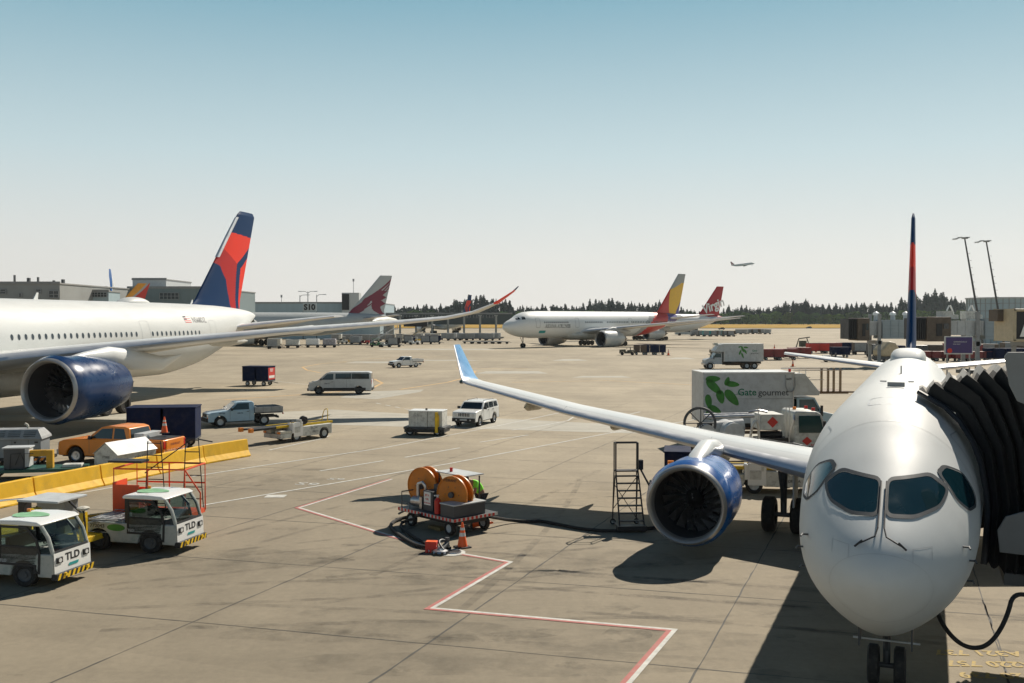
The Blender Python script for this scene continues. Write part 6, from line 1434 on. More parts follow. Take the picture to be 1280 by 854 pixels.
m = MB(); m.bb((3.6,-6.2,1.6), (7.3,-2.96,1.9)); m.bb((3.6,-6.2,5.7), (7.3,-2.96,5.9)); m.bb((3.6,-6.2,1.9), (3.75,-3.3,5.7)); m.bb((7.15,-6.2,1.9), (7.3,-2.96,5.7)); m.build('cab', CABG, t, bevel=.03)
def plate(pts, y0, name, mt):      # plate facing the camera, in (y,z), at constant s
    m = MB(); a = [(y0, p[0], p[1]) for p in pts]; b = [(y0+.06, p[0], p[1]) for p in pts]; n = len(pts)
    m.add(a+b, [tuple(range(n)), tuple(range(n, 2*n))[::-1]]+[(i, n+i, n+(i+1)%n, (i+1)%n) for i in range(n)]); m.build(name, mt, t, bevel=.01)
plate([(-1.80,5.88),(-1.88,5.40),(-2.0,5.14),(-2.3,5.02),(-4.5,5.0),(-4.5,6.0),(-1.85,5.95)], 3.22, 'upper_panel', CABG)
plate([(-1.76,2.62),(-1.72,2.98),(-1.84,3.22),(-2.1,3.32),(-4.5,3.4),(-4.5,2.5)], 3.15, 'lower_panel', mat('lower_cab_grey', (.16,.165,.165), .6))
m = MB(); m.bb((3.5,-3.2,2.0), (7.2,-1.85,2.2)); m.build('floor_plate', DGREY, t)
m = MB(); m.bb((4.0,-20,1.9), (6.9,-6.2,5.0)); m.build('tunnel', BRID, t)
m = MB(); m.bb((4.6,-5.0,0), (5.0,-4.6,1.6)); m.bb((4.6,-4.2,0), (5.0,-3.8,1.6)); m.bb((4.2,-5.2,.35), (5.5,-3.6,.75)); m.build('lift_column', mat('lift_orange', (.32,.10,.02), .6), t)
for y in (-5.3, -3.4): wheel(t, 4.9, y, .45, .3)
# ground power cable
def L2W(p): return NM @ Vector(p)
h0 = L2W((2.75,-.8,1.8)); m = MB()
q = [h0, h0+Vector((.0,-.05,-.25)), P(1192,800,15.2), P(1215,812,14.9), P(1238,806,14.9), P(1258,775,15.0), P(1268,735,15.2), L2W((3.4,-2.6,1.7))]
m.tube(q, .035, n=8, smooth=3); o = m.build('power_cable', RUBBER, None, smooth=True); tag(o, 'thick black power cable hanging in a loop below the right side of the nose', 'cable')
# ---------------------------------------------------------------- belt loaders
def belt_loader(label, loc, rz, group=None, long=7.0):
    t = thing('belt_loader', loc, rz, label, 'belt loader', group)      # x = direction of the raised front end
    m = MB(); m.side(lowprof(-2.6, 1.9, .30, [(1.9,.60),(.9,.62),(.85,.95),(-2.6,.98)], [-1.9,.55], .42, .36), .85); m.build('body', WHITED, t, bevel=.03)
    m = MB(); m.bb((.95,-.86,.62), (1.9,-.15,.88)); m.bb((.95,.3,.62), (1.9,.86,.80)); m.build('front_box', OFFW, t, bevel=.02)
    m = MB(); m.bb((-2.9,-.42,1.02), (long-3.1,.42,1.08)); b = m.build('belt', BLACK, t)
    for sg in (1, -1):
        m = MB(); m.bb((-2.95,sg*.5-.06,.97), (2.0,sg*.5+.06,1.12)); m.build('conveyor_rail', YEL, b, bevel=.01)
        m = MB(); m.bb((2.0,sg*.5-.05,.95), (long-3.0,sg*.5+.05,1.08)); m.build('conveyor_rail', BLACK, b)
        m = MB(); m.bb((long-3.12,sg*.5-.12,.88), (long-2.85,sg*.5+.12,1.14)); m.build('end_bumper', ORG, b, bevel=.02)
        for wx in (-1.9, .55): wheel(t, wx, sg*.78, .36, .22, rim=LGREY)
    m = MB(); m.bb((.25,.45,.6), (.75,.92,1.0)); m.bb((.15,.45,.95), (.27,.92,1.45)); m.build('seat', WHITED, t, bevel=.04)
    m = MB(); m.bb((.82,.40,.6), (.95,.95,1.25)); m.bb((.05,.86,.35), (.82,.90,1.30)); m.build('dash_panel', WHITE, t, bevel=.02)
    m = MB(); m.rev([(0,.14),(.02,.16),(.04,.14),(.02,.12),(0,.14)], (.78,.68,1.3), (-.7,0,.7), n=16); m.cyl((.78,.68,1.3),(.9,.68,1.1), .02); m.build('steering_wheel', BLACK, t)
    m = MB(); m.rev([(-.12,.05),(-.12,.26),(-.08,.30),(.08,.30),(.12,.26),(.12,.05)], (-.25,.62,1.35), (.2,1,0), n=20); m.build('hose_reel', BLACK, t, smooth=True)
    m = MB(); m.tube([(-2.5,.5,1.05), (-2.55,.5,1.8), (-2.75,.2,1.95), (-2.8,-.2,1.8), (-2.9,-.5,1.05)], .028, n=8, smooth=2); m.build('hoop_rail', YEL, t, smooth=True)
    m = MB(); m.text('DELTA', .17, frame((-1.1,.856,.55), (-1,0,0), (0,0,1))); m.text('DL 241', .2, frame((-1.0,.856,.80), (-1,0,0), (0,0,1)), bold=0); m.build('lettering', DGREY, t, recalc=False)
    m = MB(); m.text('DELTA', .17, frame((-1.1,-.856,.55), (1,0,0), (0,0,1))); m.text('DL 241', .2, frame((-1.0,-.856,.80), (1,0,0), (0,0,1)), bold=0); m.build('lettering', DGREY, t, recalc=False)
    for (x, y) in ((1.9,.7), (1.9,-.7)): m = MB(); m.bb((x,y-.12,.62), (x+.06,y+.12,.74)); m.build('headlight', LAMPO, t)
    return t
bl = belt_loader('white belt loader with yellow rails and hoop between the pale blue pickup and barriers', (-11.7, 53.4, 0), HD(-.60,-.80)); bl.scale = (.80,)*3
# --- white generator cart
p = G(532, 546); t = thing('generator_cart', (p.x, p.y+1.1, 0), R(-10), 'cart carrying two worn white generator cabinets, left of the white SUV', 'generator cart'); t.scale = (.88,)*3
m = MB(); m.bb((-1.35,-.8,.42), (1.35,.8,.55)); m.build('deck', DGREY, t); 
for x0, x1, nm in ((-1.05,.18,1), (.20,1.15,2)):
    m = MB(); m.bb((x0,-.68,.55), (x1,.68,1.52)); c_ = m.build('cabinet', WHITED, t, bevel=.03); m = MB(); m.bb((x0-.02,-.7,1.52), (x1+.02,.7,1.58)); m.build('cabinet_lid', WHITE, c_, bevel=.01)
    m = MB(); m.bb(((x0+x1)/2-.008,-.686,.6), ((x0+x1)/2+.008,-.682,1.5)); m.build('door_seam', GREY, c_)
m = MB(); m.text('DELTA 13', .14, frame((-.45,-.69,1.25), (1,0,0), (0,0,1))); m.build('lettering', GREY, t, recalc=False)
m = MB(); m.bb((.72,-.86,.2), (.90,-.72,1.50)); m.tube([(.81,-.8,1.5),(.95,-.8,1.3),(.95,-.8,.6)], .03); m.build('yellow_post', YEL, t, bevel=.01)
m = MB(); m.cyl((-.05,0,1.55), (-.05,0,1.68), .07); m.build('exhaust_cap', BLACK, t)
m = MB(); m.bb((-1.3,-.78,.2), (1.3,.78,.42)); m.build('axle_frame', BLACK, t)
m = MB(); m.tube([(1.35,0,.45), (1.75,.1,.42), (1.75,-.3,.6)], .03); m.tube([(-.9,-.82,.5), (-.2,-.88,.4), (.4,-.84,.52)], .035, smooth=1); m.build('tow_bar', DGREY, t)
for x in (-.95, .85):
    for sg in (-1, 1): wheel(t, x, sg*.72, .27, .17)
# ---------------------------------------------------------------- catering trucks
def truck_cab(t, x0, W, z0, zt, col, hood=1.3, cabl=1.35, glass=GLASST):
    # bonneted cab, front towards +x, cab rear wall at x0
    m = MB(); m.side([(x0,z0),(x0+cabl+hood,z0),(x0+cabl+hood+.05,z0+.55),(x0+cabl+hood-.15,z0+.75),(x0+cabl,z0+.95),(x0+cabl,z0+1.0),(x0,z0+1.0)], W/2); b = m.build('cab', col, t, bevel=.06, smooth=True)
    for sg in (1, -1):
        m = MB(); m.tube([(x0+cabl-.02,sg*(W/2-.06),z0+.98), (x0+cabl-.38,sg*(W/2-.1),zt-.05)], .05); m.build('windscreen_post', col, b); m = MB(); m.bb((x0,sg*(W/2-.1)-.04,z0+.95), (x0+.12,sg*(W/2-.1)+.04,zt)); m.build('rear_post', col, b)
        m = MB(); m.add([(x0+.1,sg*(W/2-.07),z0+1.0),(x0+cabl-.08,sg*(W/2-.07),z0+1.0),(x0+cabl-.42,sg*(W/2-.1),zt-.1),(x0+.1,sg*(W/2-.1),zt-.1)], [(0,1,2,3)]); m.build('side_window', GLASSB, b, recalc=False)
        m = MB(); m.bb((x0+cabl-.1,sg*(W/2+.08)-.04,z0+.75), (x0+cabl+.02,sg*(W/2+.08)+.04,zt-.4)); m.build('mirror', BLACK, b)
        m = MB(); m.box((x0+cabl+hood-.02,sg*(W/2-.25),z0+.45), (.1,.3,.2)); m.build('headlight', LAMPW, b)
        m = MB(); m.rev([(-.03,.54),(.0,.60),(.03,.54)], (x0+cabl+hood-.75,sg*(W/2+.0),.5), (0,1,0), n=24); m.build('wheel_arch', BLACK, b)
    m = MB(); m.add([(x0+cabl,-W/2+.1,z0+1.0),(x0+cabl,W/2-.1,z0+1.0),(x0+cabl-.38,W/2-.14,zt-.05),(x0+cabl-.38,-W/2+.14,zt-.05)], [(0,1,2,3)]); m.build('windshield', GLASSB, b, recalc=False)
    m = MB(); m.bb((x0-.02,-W/2+.04,zt-.1), (x0+cabl-.34,W/2-.04,zt)); m.build('cab_roof', col, b, bevel=.04)
    m = MB(); m.bb((x0+cabl+hood-.02,-W/2,z0-.12), (x0+cabl+hood+.2,W/2,z0+.22)); m.build('bumper', STEEL, b, bevel=.03)
    return b
def leaf(m, cx, cz, L, wd, ang, M_):
    n = 16; pts = []
    for i in range(n): a = 2*math.pi*i/n; x = L*math.cos(a)/2; y = wd/2*math.sin(a)*(1-.25*math.cos(a)); pts.append(M_ @ Vector((cx+x*math.cos(ang)-y*math.sin(ang), cz+x*math.sin(ang)+y*math.cos(ang), 0)))
    m.add(pts, [tuple(range(n))])
def catering(label, loc, rz, big, sg):
    # sg: side of the body that carries the big leaf picture towards the camera (+1 = +y, -1 = -y)
    t = thing('catering_truck', loc, rz, label, 'catering truck'); t.scale = ((1 if big else .88),)*3; z0, z1 = 1.12, 3.72; x0, x1 = (-3.3, 1.8) if big else (-3.9, 2.3)
    m = MB(); m.bb((x0,-1.22,z0), (x1-.35,1.22,z1)); bx = m.build('cargo_box', LGREY, t, bevel=.03)
    m = MB(); m.side([(x1-.35,2.55),(x1+1.0,2.55),(x1+1.05,2.70),(x1+.25,z1-.05),(x1-.35,z1)], 1.20); m.build('box_nose', LGREY, bx, bevel=.03)
    m = MB(); m.bb((x0-.02,-1.25,z1), (x1-.3,1.25,z1+.05)); m.build('roof', WHITE, bx)
    for s_ in (1, -1):
        m = MB(); m.bb((x0,s_*1.235-.01,z0), (x0+.05,s_*1.235+.01,z1)); m.bb((x1-.40,s_*1.235-.01,z0), (x1-.35,s_*1.235+.01,z1)); m.bb((x0,s_*1.235-.01,z1-.05), (x1-.35,s_*1.235+.01,z1)); m.build('edge_trim', STEEL, bx)
        xd = (-s_, 0, 0); k = -s_           # reading direction along local x
        M_ = frame((0, s_*1.228, 0), xd, (0,0,1)); g = MB()
        c = (-2.72 if big else -.9)
        if big:
            for (dx, dz, L_, w_, a) in ((-.1,3.42,.9,.34,.05), (.0,3.0,1.25,.42,-.75), (.55,2.5,.85,.42,-1.3), (-.45,2.25,.9,.34,-1.4), (.1,1.85,.8,.32,-.5), (1.1,3.3,.55,.26,1.25), (1.55,3.15,.85,.30,-.1), (1.5,2.45,1.2,.46,-.85), (-.4,1.55,.6,.34,-1.2)):
                leaf(g, k*(c+dx*(.62 if big else 1)), dz, L_*(.86 if big else 1), w_, k*a, M_)
        else:
            for (dx, dz, L_, w_, a) in ((-.4,3.2,.7,.26,.1), (.1,2.95,.95,.34,1.2), (-.3,2.6,.8,.3,1.0), (.45,2.5,.8,.3,-1.2), (.1,2.0,.9,.28,1.2), (.5,3.3,.5,.2,-.4)): leaf(g, k*(c+dx*(.62 if big else 1)), dz, L_*(.86 if big else 1), w_, k*a, M_)
        g.build('leaf_print', GREEN, bx, recalc=False)
        g = MB(); tc_ = k*(-.28 if big else -2.6)
        M2 = frame(M_ @ Vector((tc_-(.72 if big else 0), 2.72, .002)), xd, (0,0,1)); g.text('Gate', .50 if big else .4, M2, 0, bold=.015)
        for q in range(3): g.bb((0,0,0),(0,0,0)) if 0 else g.add([M_ @ Vector((tc_-1.35+.1*q, 2.60+.07*q, .003)), M_ @ Vector((tc_-1.0, 2.60+.07*q, .003)), M_ @ Vector((tc_-1.0, 2.62+.07*q, .003)), M_ @ Vector((tc_-1.35+.1*q, 2.62+.07*q, .003))], [(0,1,2,3)])
        g.build('lettering', mat('green_print', (.01,.16,.08), .5), bx, recalc=False)
        g = MB(); M2 = frame(M_ @ Vector((tc_+(.66 if big else 0), 2.70 if big else 2.35, .002)), xd, (0,0,1)); g.text('gourmet', .46 if big else .34, M2, 0, bold=.012); g.add([M_ @ Vector(v) for v in ((tc_-1.3,2.38,.002),(tc_+1.7,2.38,.002),(tc_+1.7,2.395,.002),(tc_-1.3,2.395,.002))], [(0,1,2,3)]) if big else None
        if big: g.text('9609', .16, frame(M_ @ Vector((tc_+1.45, 3.40, .002)), xd, (0,0,1)))
        g.build('lettering', DGREY, bx, recalc=False)
        if not big:
            g = MB(); rr, _ = ringpoly([(k*-3.4-.5,1.25),(k*-3.4+.5,1.25),(k*-3.4+.5,3.4),(k*-3.4-.5,3.4)], .03)
            for q in rr: g.add([M_ @ Vector((a, b, .004)) for a, b in q], [(0,1,2,3)])
            g.build('side_door', GREY, bx, recalc=False)
    if big: m = MB(); m.tube([(1.0,-1.27,z1-.1), (1.0,-1.3,2.9), (1.25,-1.3,2.7), (1.5,-1.3,2.9), (1.5,-1.27,3.5)], .03, smooth=2); m.build('cable_loop', GREY, bx)
    m = MB(); m.bb((x0+.1,-.45,.75), (x1+1.5,.45,.98)); m.bb((x0+.3,-1.0,.98), (x1-.6,1.0,1.1)); m.build('chassis', BLACK, t)
    SC = mat('rusty_brown_steel', (.15,.09,.05), .7, var=.3, dirt=.3)
    m = MB()
    for s_ in (1, -1):
        m.bb((x0+.5,s_*.95-.04,.55), (x1-.6,s_*.95+.04,.70))
        for q in range(2): m.tube([(x0+.8,s_*.95,.62+.3*q), (x1-1.1,s_*.95,1.05-.3*q)], .05)
    m.build('scissor_lift', SC, t)
    truck_cab(t, x1-.1, 2.1, .72, 2.42, mat('cab_pale_blue', (.36,.50,.58), .4, coat=.3, dirt=.1) if big else LGREY, hood=1.15, cabl=1.3)
    for wx in (x1+1.65, x0+1.25, x0+2.4 if not big else x0+1.25):
        for s_ in (1, -1): wheel(t, wx, s_*.95, .48, .28, rim=LGREY)
    if big:      # raised front platform
        m = MB()
        for x in (x1+1.2, x1+1.55, x1+1.85, x1+2.2):
            m.bb((x-.05,-1.0,2.75), (x+.05,-.9,3.95))
        m.build('platform_post', mat('faded_tan_steel', (.30,.22,.13), .6, dirt=.4), t)
        m = MB()
        for y in (-1.0, 1.0): rail(m, [(x1-.3,y,3.85), (x1+2.3,y,3.85)], .03); rail(m, [(x1-.3,y,3.35), (x1+1.3,y,3.35)], .02)
        for x in (x1, x1+.35): rail(m, [(x,-1,2.9),(x,-1,3.9)], .02)
        m.build('platform_rail', STEEL, t)
        m = MB(); m.bb((x1+1.1,-1.05,2.62), (x1+2.6,1.05,2.75)); m.bb((x1+2.6,-.95,2.66), (x1+3.9,-.85,2.74)); m.build('platform_floor', SC, t)
        m = MB(); m.cyl((x1-.5,-1.0,z1+.05), (x1-.5,-1.0,z1+.2), .07); m.build('beacon', LAMPR, t)
    else:
        m = MB(); m.cyl((x1+1.0,.8,2.4), (x1+1.0,.8,2.7), .04); m.cyl((x1+.6,0,z1-.2), (x1+.6,0,z1+.15), .35, .3); m.build('roof_unit', OFFW, t)
    return t
catering('white catering truck with large green leaf picture and Gate gourmet lettering behind the near wing', (13.05, 52.5, 0), R(3), True, -1)
p = G(925, 462); catering('smaller looking farther catering truck facing left with a narrow green leaf picture', (p.x-.2, p.y+2.0, 0), R(182), False, 1)
# ---------------------------------------------------------------- hydrant dispenser truck
t = thing('fuel_truck', (10.6, 45.3, 0), R(2), 'white fuel truck with hose reel and red diamond placards in front of the catering truck', 'fuel truck')
m = MB(); m.bb((-2.6,-.45,.6), (3.6,.45,.85)); m.bb((-2.6,-1.05,.85), (1.9,1.05,1.0)); m.build('chassis', DGREY, t)
m = MB(); m.side([(2.0,.62),(3.45,.62),(3.62,.9),(3.55,1.35),(3.22,2.25),(3.0,2.36),(2.1,2.38),(1.98,2.3)], 1.0, wf=lambda x, z: 1.02-.06*max(0, z-1.3)); cb = m.build('cab', WHITED, t, bevel=.06, smooth=True)
for sg in (1, -1):
    m = MB(); y = sg*1.0; m.add([(2.18,y-.0*sg,1.42),(3.32,y,1.42),(3.14,sg*.975,2.18),(2.18,sg*.975,2.18)], [(0,1,2,3)]); o = m.build('side_window', GLASSB, cb, recalc=False); o.location = (0, sg*.03, 0)
    m = MB(); m.add([(2.55,sg*1.032,1.25),(2.78,sg*1.032,1.05),(2.55,sg*1.032,.85),(2.32,sg*1.032,1.05)], [(0,1,2,3)]); m.build('placard', RED, cb, recalc=False)
    m = MB(); m.bb((3.25,sg*1.12-.03,1.2), (3.36,sg*1.12+.03,1.95)); m.build('mirror', BLACK, cb)
    m = MB(); m.text('AvJet 1863', .13, frame((3.0, sg*1.035, .88), (-sg,0,0), (0,0,1))); m.build('lettering', RED, cb, recalc=False)
    for wx in (2.65, -1.6): wheel(t, wx, sg*.92, .44, .28, rim=LGREY)
m = MB(); m.add([(3.60,-.88,1.35),(3.60,.88,1.35),(3.26,.84,2.2),(3.26,-.84,2.2)], [(0,1,2,3)]); m.build('windshield', GLASSB, cb, recalc=False)
for x, y in ((2.3,.0), (3.0,-.5), (3.0,.5)): m = MB(); m.cyl((x,y,2.37), (x,y,2.5), .08); m.build('beacon', LAMPO if x < 2.9 else LAMPR, cb)
m = MB(); m.rev([(-.25,.62),(-.25,.72),(-.22,.74),(-.2,.72),(-.2,.62),(-.25,.62)], (-2.2,-.6,1.85), (.15,1,0), n=32)
for k in range(8): a = k*math.pi/4; m.tube([(-2.2,-.86,1.85), (-2.2+.7*math.cos(a),-.86,1.85+.7*math.sin(a))], .025)
m.build('hose_reel', DGREY, t, smooth=True)
m = MB(); m.rev([(0,.34),(.45,.34)], (-1.9,-.9,1.45), (0,1,0), n=24); m.bb((-2.25,-.95,1.0), (-1.35,-.5,1.35)); m.cyl((-1.9,-.95,1.45), (-1.9,-.9,1.45), .34, n=24); m.build('reel_drive', LGREY, t, smooth=True)
m = MB(); m.cyl((-.7,-.95,1.4), (-.7,.9,1.4), .46, n=28); m.cyl((-1.35,.2,1.5), (.0,.2,1.62), .32, n=20); m.build('filter_vessel', LGREY, t, smooth=True)
m = MB(); m.cyl((-1.9,-.35,2.05), (.3,-.55,2.15), .09); m.cyl((-1.9,-.1,2.15), (.2,-.3,2.2), .07); m.tube([(0,-.9,1.0), (.1,-1.0,1.9), (.35,-1.0,2.0), (.4,-1.0,1.0)], .06, smooth=2); m.tube([(-.1,-1.0,2.35),(.35,-1.05,2.45),(.75,-1.0,2.35)], .05, smooth=2); m.build('pipework', STEEL, t, smooth=True)
m = MB(); m.bb((.45,-1.0,1.55), (1.5,.6,2.25)); m.build('meter_cabinet', WHITED, t, bevel=.02)
m = MB(); m.add([(1.0,-1.005,2.15),(1.25,-1.005,1.90),(1.0,-1.005,1.65),(.75,-1.005,1.90)], [(0,1,2,3)]); m.build('placard', RED, t, recalc=False)
m = MB(); m.bb((.3,-1.05,1.0), (1.7,-.3,1.2)); m.cyl((.5,-.7,1.3), (1.5,-.7,1.32), .14); m.build('pump', BLACK, t)
m = MB(); m.bb((.1,-1.1,.62), (1.85,-1.04,.95)); m.build('side_skirt', WHITED, t); m = MB(); m.text('FLAMMABLE', .15, frame((.7,-1.105,.8), (1,0,0), (0,0,1))); m.build('lettering', RED, t, recalc=False)
m = MB()
for x in (.35, 1.6, 1.75): rail(m, [(x,-1.02,.9), (x,-1.02,2.6)], .02)
rail(m, [(1.7,-.9,1.0),(1.95,-1.05,2.0),(2.0,-.9,2.2)], .05); m.build('rail', STEEL, t)
m = MB(); m.tube([(-2.5,-.9,.9),(-2.5,-.95,1.7)], .04); m.tube([(-2.6,-1,.9),(-2.35,-.95,1.3)], .05); m.build('hose_guide', BLACK, t)
# belt loader and cart under the near wing
b2 = belt_loader('belt loader with yellow rails partly hidden behind the blue near engine', (9.6, 37.6, 0), R(172), long=7.0); b2.scale = (.88,)*3
t = thing('baggage_tractor', (12.0, 40.0, 0), R(8), 'grey white tractor behind the near main landing gear', 'tractor')
m = MB(); m.side(lowprof(-1.4,1.4,.3,[(1.4,.9),(-.2,.95),(-1.4,.85)],[-.9,.9],.36,.3), .65); m.build('body', WHITED, t, bevel=.04); m = MB(); m.bb((-.5,-.4,.9),(0,.4,1.1)); m.bb((-.6,-.4,1.0),(-.48,.4,1.5)); m.build('seat', BLACK, t, bevel=.03)
for wx in (-.9,.9):
    for sg in (1,-1): wheel(t, wx, sg*.6, .3, .2)
baggage_cart('dark blue open baggage cart just left of the near engine pylon', (6.7, 40.2, 0), R(80), NAVY, L=1.9, W=1.0, H=1.2)
# ---------------------------------------------------------------- far apron equipment
SILV = mat('container_silver', (.45,.46,.46), .4, .4, var=.15, dirt=.2)
def dolly(label, loc, rz, kind, col=SILV, group=None):
    t = thing('container_dolly' if kind != 'flat' else 'flat_dolly', loc, rz, label, 'dolly', group)
    m = MB(); m.bb((-1.6,-1.1,.45), (1.6,1.1,.6)); m.build('deck', DGREY, t)
    for x in (-1.1, 1.1):
        for sg in (1, -1): wheel_simple(t, x, sg*.9, .25, .16)
    m = MB(); m.tube([(1.6,0,.5),(2.3,0,.35)], .05); m.build('tow_bar', DGREY, t)
    if kind == 'box': m = MB(); m.side([(-1.4,.62),(1.0,.62),(1.5,1.1),(1.5,2.2),(-1.4,2.2)], 1.0); m.build('container', col, t, bevel=.03); m = MB(); m.bb((-1.3,-1.02,.7), (.8,-1.0,2.1)); m.build('container_door', GREY, t)
    if kind == 'wrap': 
        m = MB(); m.bb((-1.45,-1.0,.62), (1.45,1.0,2.0)); m.build('wrapped_cargo', col, t, bevel=.15)
    return t
def tractor(label, loc, rz, col=WHITED, group=None, canopy=False):
    t = thing('baggage_tractor', loc, rz, label, 'baggage tractor', group)
    m = MB(); m.side(lowprof(-1.4,1.4,.3,[(1.42,.5),(1.38,1.0),(.3,1.05),(.25,.7),(-.5,.7),(-.6,.95),(-1.4,.9)],[-.9,.9],.36,.3), .65); m.build('body', col, t, bevel=.04)
    m = MB(); m.bb((-.5,-.4,.7),(0,.4,.9)); m.bb((-.62,-.4,.8),(-.48,.4,1.35)); m.build('seat', BLACK, t, bevel=.03); m = MB(); m.cyl((.25,.2,1.0),(.05,.2,1.25), .03); m.rev([(0,.15),(.02,.17),(.04,.15),(0,.15)], (.05,.2,1.27), (-.6,0,.7), n=12); m.build('steering_wheel', BLACK, t)
    if canopy: m = MB(); [m.cyl((x,y,.8),(x,y,1.9),.03) for x in (-.7,.5) for y in (-.5,.5)]; m.bb((-.85,-.62,1.9),(.7,.62,1.97)); m.build('roof', col, t)
    for wx in (-.9,.9):
        for sg in (1,-1): wheel_simple(t, wx, sg*.6, .3, .2)
    return t
# train by the taxiing wide-body
tractor('small dark tractor at the head of the navy cart train', G(784,444), R(175), mat('dark_olive_paint', (.10,.09,.06), .6))
for i, px in enumerate((800, 812, 824)):
    baggage_cart(('first navy cart right behind the dark tractor', 'middle cart of the navy train with brown edges', 'last navy cart of the train beside the small cone')[i], G(px, 443.6), R(-4), NAVY if i else mat('brown_paint', (.14,.09,.06), .6), L=2.3, W=1.4, H=1.75)
# under the left wide-body's wing tip: dollies, tractors, containers
lay = [('wrap', 366, 435, WHITED, 'long white wrapped load on a dolly under the far wing root'), ('wrap', 391, 434.5, WHITE, 'white shrouded cargo dolly beside the mottled load'), ('wrap', 412, 434.5, mat('mottled_wrap', (.38,.36,.38), .5, var=.6, scale=3), 'mottled grey net wrapped cargo on a dolly'),
       ('box', 343, 436, OFFW, 'cream container dolly closest to the wide-body tail'), ('box', 445, 431, SILV, 'silver container between the red tractor and the mottled cargo'), ('box', 512, 430, NAVY, 'dark blue container on a dolly right of the black panel'), ('box', 533, 430.3, NAVY, 'first container with navy curtain at the end of the white cart row'), ('box', 544, 430.3, NAVY, 'second container with navy curtain at the row end')]
for k, px, py, col, lb in lay: q = G(px, py); dolly(lb, (q.x, q.y, 0), R(3), k, col)
for i, (px, py, col, lb) in enumerate(((428, 430, WHITED, 'white tractor left of the red one below the far wing'), (455, 430.6, RED, 'red tractor among white ones below the far wing'), (470, 434, mat('green_paint', (.04,.16,.06), .5), 'green topped tractor in front of the white carts'), (482, 434, WHITED, 'white tractor towing the black topped cart'), (518, 431, WHITE, 'white tractor next to the navy curtained containers'), (438, 429, MUST, 'ochre tractor next to the white one below the far wing'), (500, 429, OFFW, 'cream tractor standing behind the white cart row'))):
    q = G(px, py); tractor(lb, (q.x, q.y, 0), R(random.choice((5, 175, 60))), col, canopy=i % 2 == 0)
q = G(493, 434); dolly('black curtained container on a dolly behind the white tractor', (q.x, q.y, 0), 0, 'box', BLACK)
for i in range(12):
    q = G(424+i*11+random.uniform(-3,3), 427+random.uniform(-1,1.5)); dolly('pale container on a dolly in the crowded row below the far pier, number apart by its place only' if 0 else 'pale container dolly in the crowded row in front of the dark pier', (q.x, q.y, 0), R(random.uniform(-20,20)), 'box', random.choice((SILV, WHITED, OFFW, LGREY)), 'container dollies in front of the dark pier')
for i in range(9):
    q = G(556+i*8+random.uniform(-2,2), 425.5+random.uniform(-.6,.6)); dolly('grey container standing in the row left of the taxiing wide-body nose', (q.x, q.y, 0), R(random.uniform(-10,10)), 'box', random.choice((SILV, GREY, LGREY)), 'container row left of the taxiing wide-body')
for i in range(6): q = G(586+i*8.5, 429.5+.4*(i % 2)); dolly('empty flat dolly parked in front of the taxiing wide-body nose', (q.x, q.y, 0), R(8), 'flat', group='empty flat dollies')
# pier columns and signs under the pier
for i in range(10):
    X = placeY(440+i*20, 340); t = thing('pier_column', (X, 340, 0), 0, 'concrete column holding up the dark pier behind the containers', 'column', 'columns of the dark pier'); m = MB(); m.cyl((0,0,0), (0,0,7.5), .35, n=10); m.build('shaft', CONC, t); m = MB(); m.bb((-.6,-.6,7.5), (.6,.6,7.9)); m.build('capital', CONC, t)
# boarding stairs and box truck left of centre
q = G(476, 432); t = thing('boarding_stairs', (q.x, q.y+4, 0), R(10), 'slanted pale boarding stairs under the antelope finned tail', 'boarding stairs')
m = MB(); m.side([(-3.4,.7),(-3.0,.6),(2.6,3.9),(3.6,3.9),(3.6,4.1),(2.5,4.1)], .7); m.build('stair_flight', LGREY, t)
m = MB(); [rail(m, [(-3.2,y,1.7),(2.6,y,5.1),(3.6,y,5.1),(3.6,y,4.0)], .05) for y in (-.7,.7)]; m.build('handrail', STEEL, t)
m = MB(); m.bb((-3.2,-.9,.4),(2.6,.9,.7)); m.cyl((2.6,-.6,.6),(2.6,-.6,3.9),.08); m.cyl((2.6,.6,.6),(2.6,.6,3.9),.08); m.build('chassis', DGREY, t)
for x in (-2.4,1.8):
    for sg in (1,-1): wheel_simple(t, x, sg*.8, .4, .25)
q = G(520, 428); t = thing('scissor_loader', (q.x, q.y, 0), 0, 'tall loader with a raised black platform near the dark pier', 'cargo loader')
m = MB(); m.bb((-3.3,-1.4,4.4),(3.3,1.4,7.0)); m.build('raised_platform', BLACK, t); m = MB(); [m.tube([(-2.6,y,.9),(2.6,y,4.4)],.14) or m.tube([(2.6,y,.9),(-2.6,y,4.4)],.14) for y in (-1,1)]; m.build('scissor_arm', GREY, t); m = MB(); m.bb((-3.3,-1.3,.5),(3.3,1.3,.9)); m.build('chassis', YEL, t)
for x in (-2.4,2.4):
    for sg in (1,-1): wheel_simple(t, x, sg*1.1, .45, .3)
# right hand side: rows of dark containers near the crimson tail, then red carts towards the jet bridges
random.seed(21)
for i in range(13):
    q = G(868+i*7.6+(i % 2)*2, (420.5 if i < 7 else 418)+random.uniform(-.4,.4)); dolly('teal and silver container dolly in the row near the yellow grass', (q.x, q.y, 0), R(random.uniform(-8,8)), 'box', random.choice((SILV, TEAL, GREY, BRBR)), 'container dollies near the yellow grass')
q = G(858, 419.5); t = thing('bus', (q.x, q.y, 0), 0, 'white airport bus at the left end of the container dollies', 'bus')
m = MB(); m.side(lowprof(-4.5,4.5,.4,[(4.55,1.0),(4.4,3.0),(-4.5,3.0)],[-2.8,2.8],.55,.48), 1.25); m.build('body', WHITED, t, bevel=.1)
m = MB(); m.bb((-4.2,-1.27,1.5),(4.2,-1.25,2.5)); m.build('window_band', GLASS, t)
for x in (-2.8,2.8):
    for sg in (1,-1): wheel_simple(t, x, sg*1.1, .48, .3)
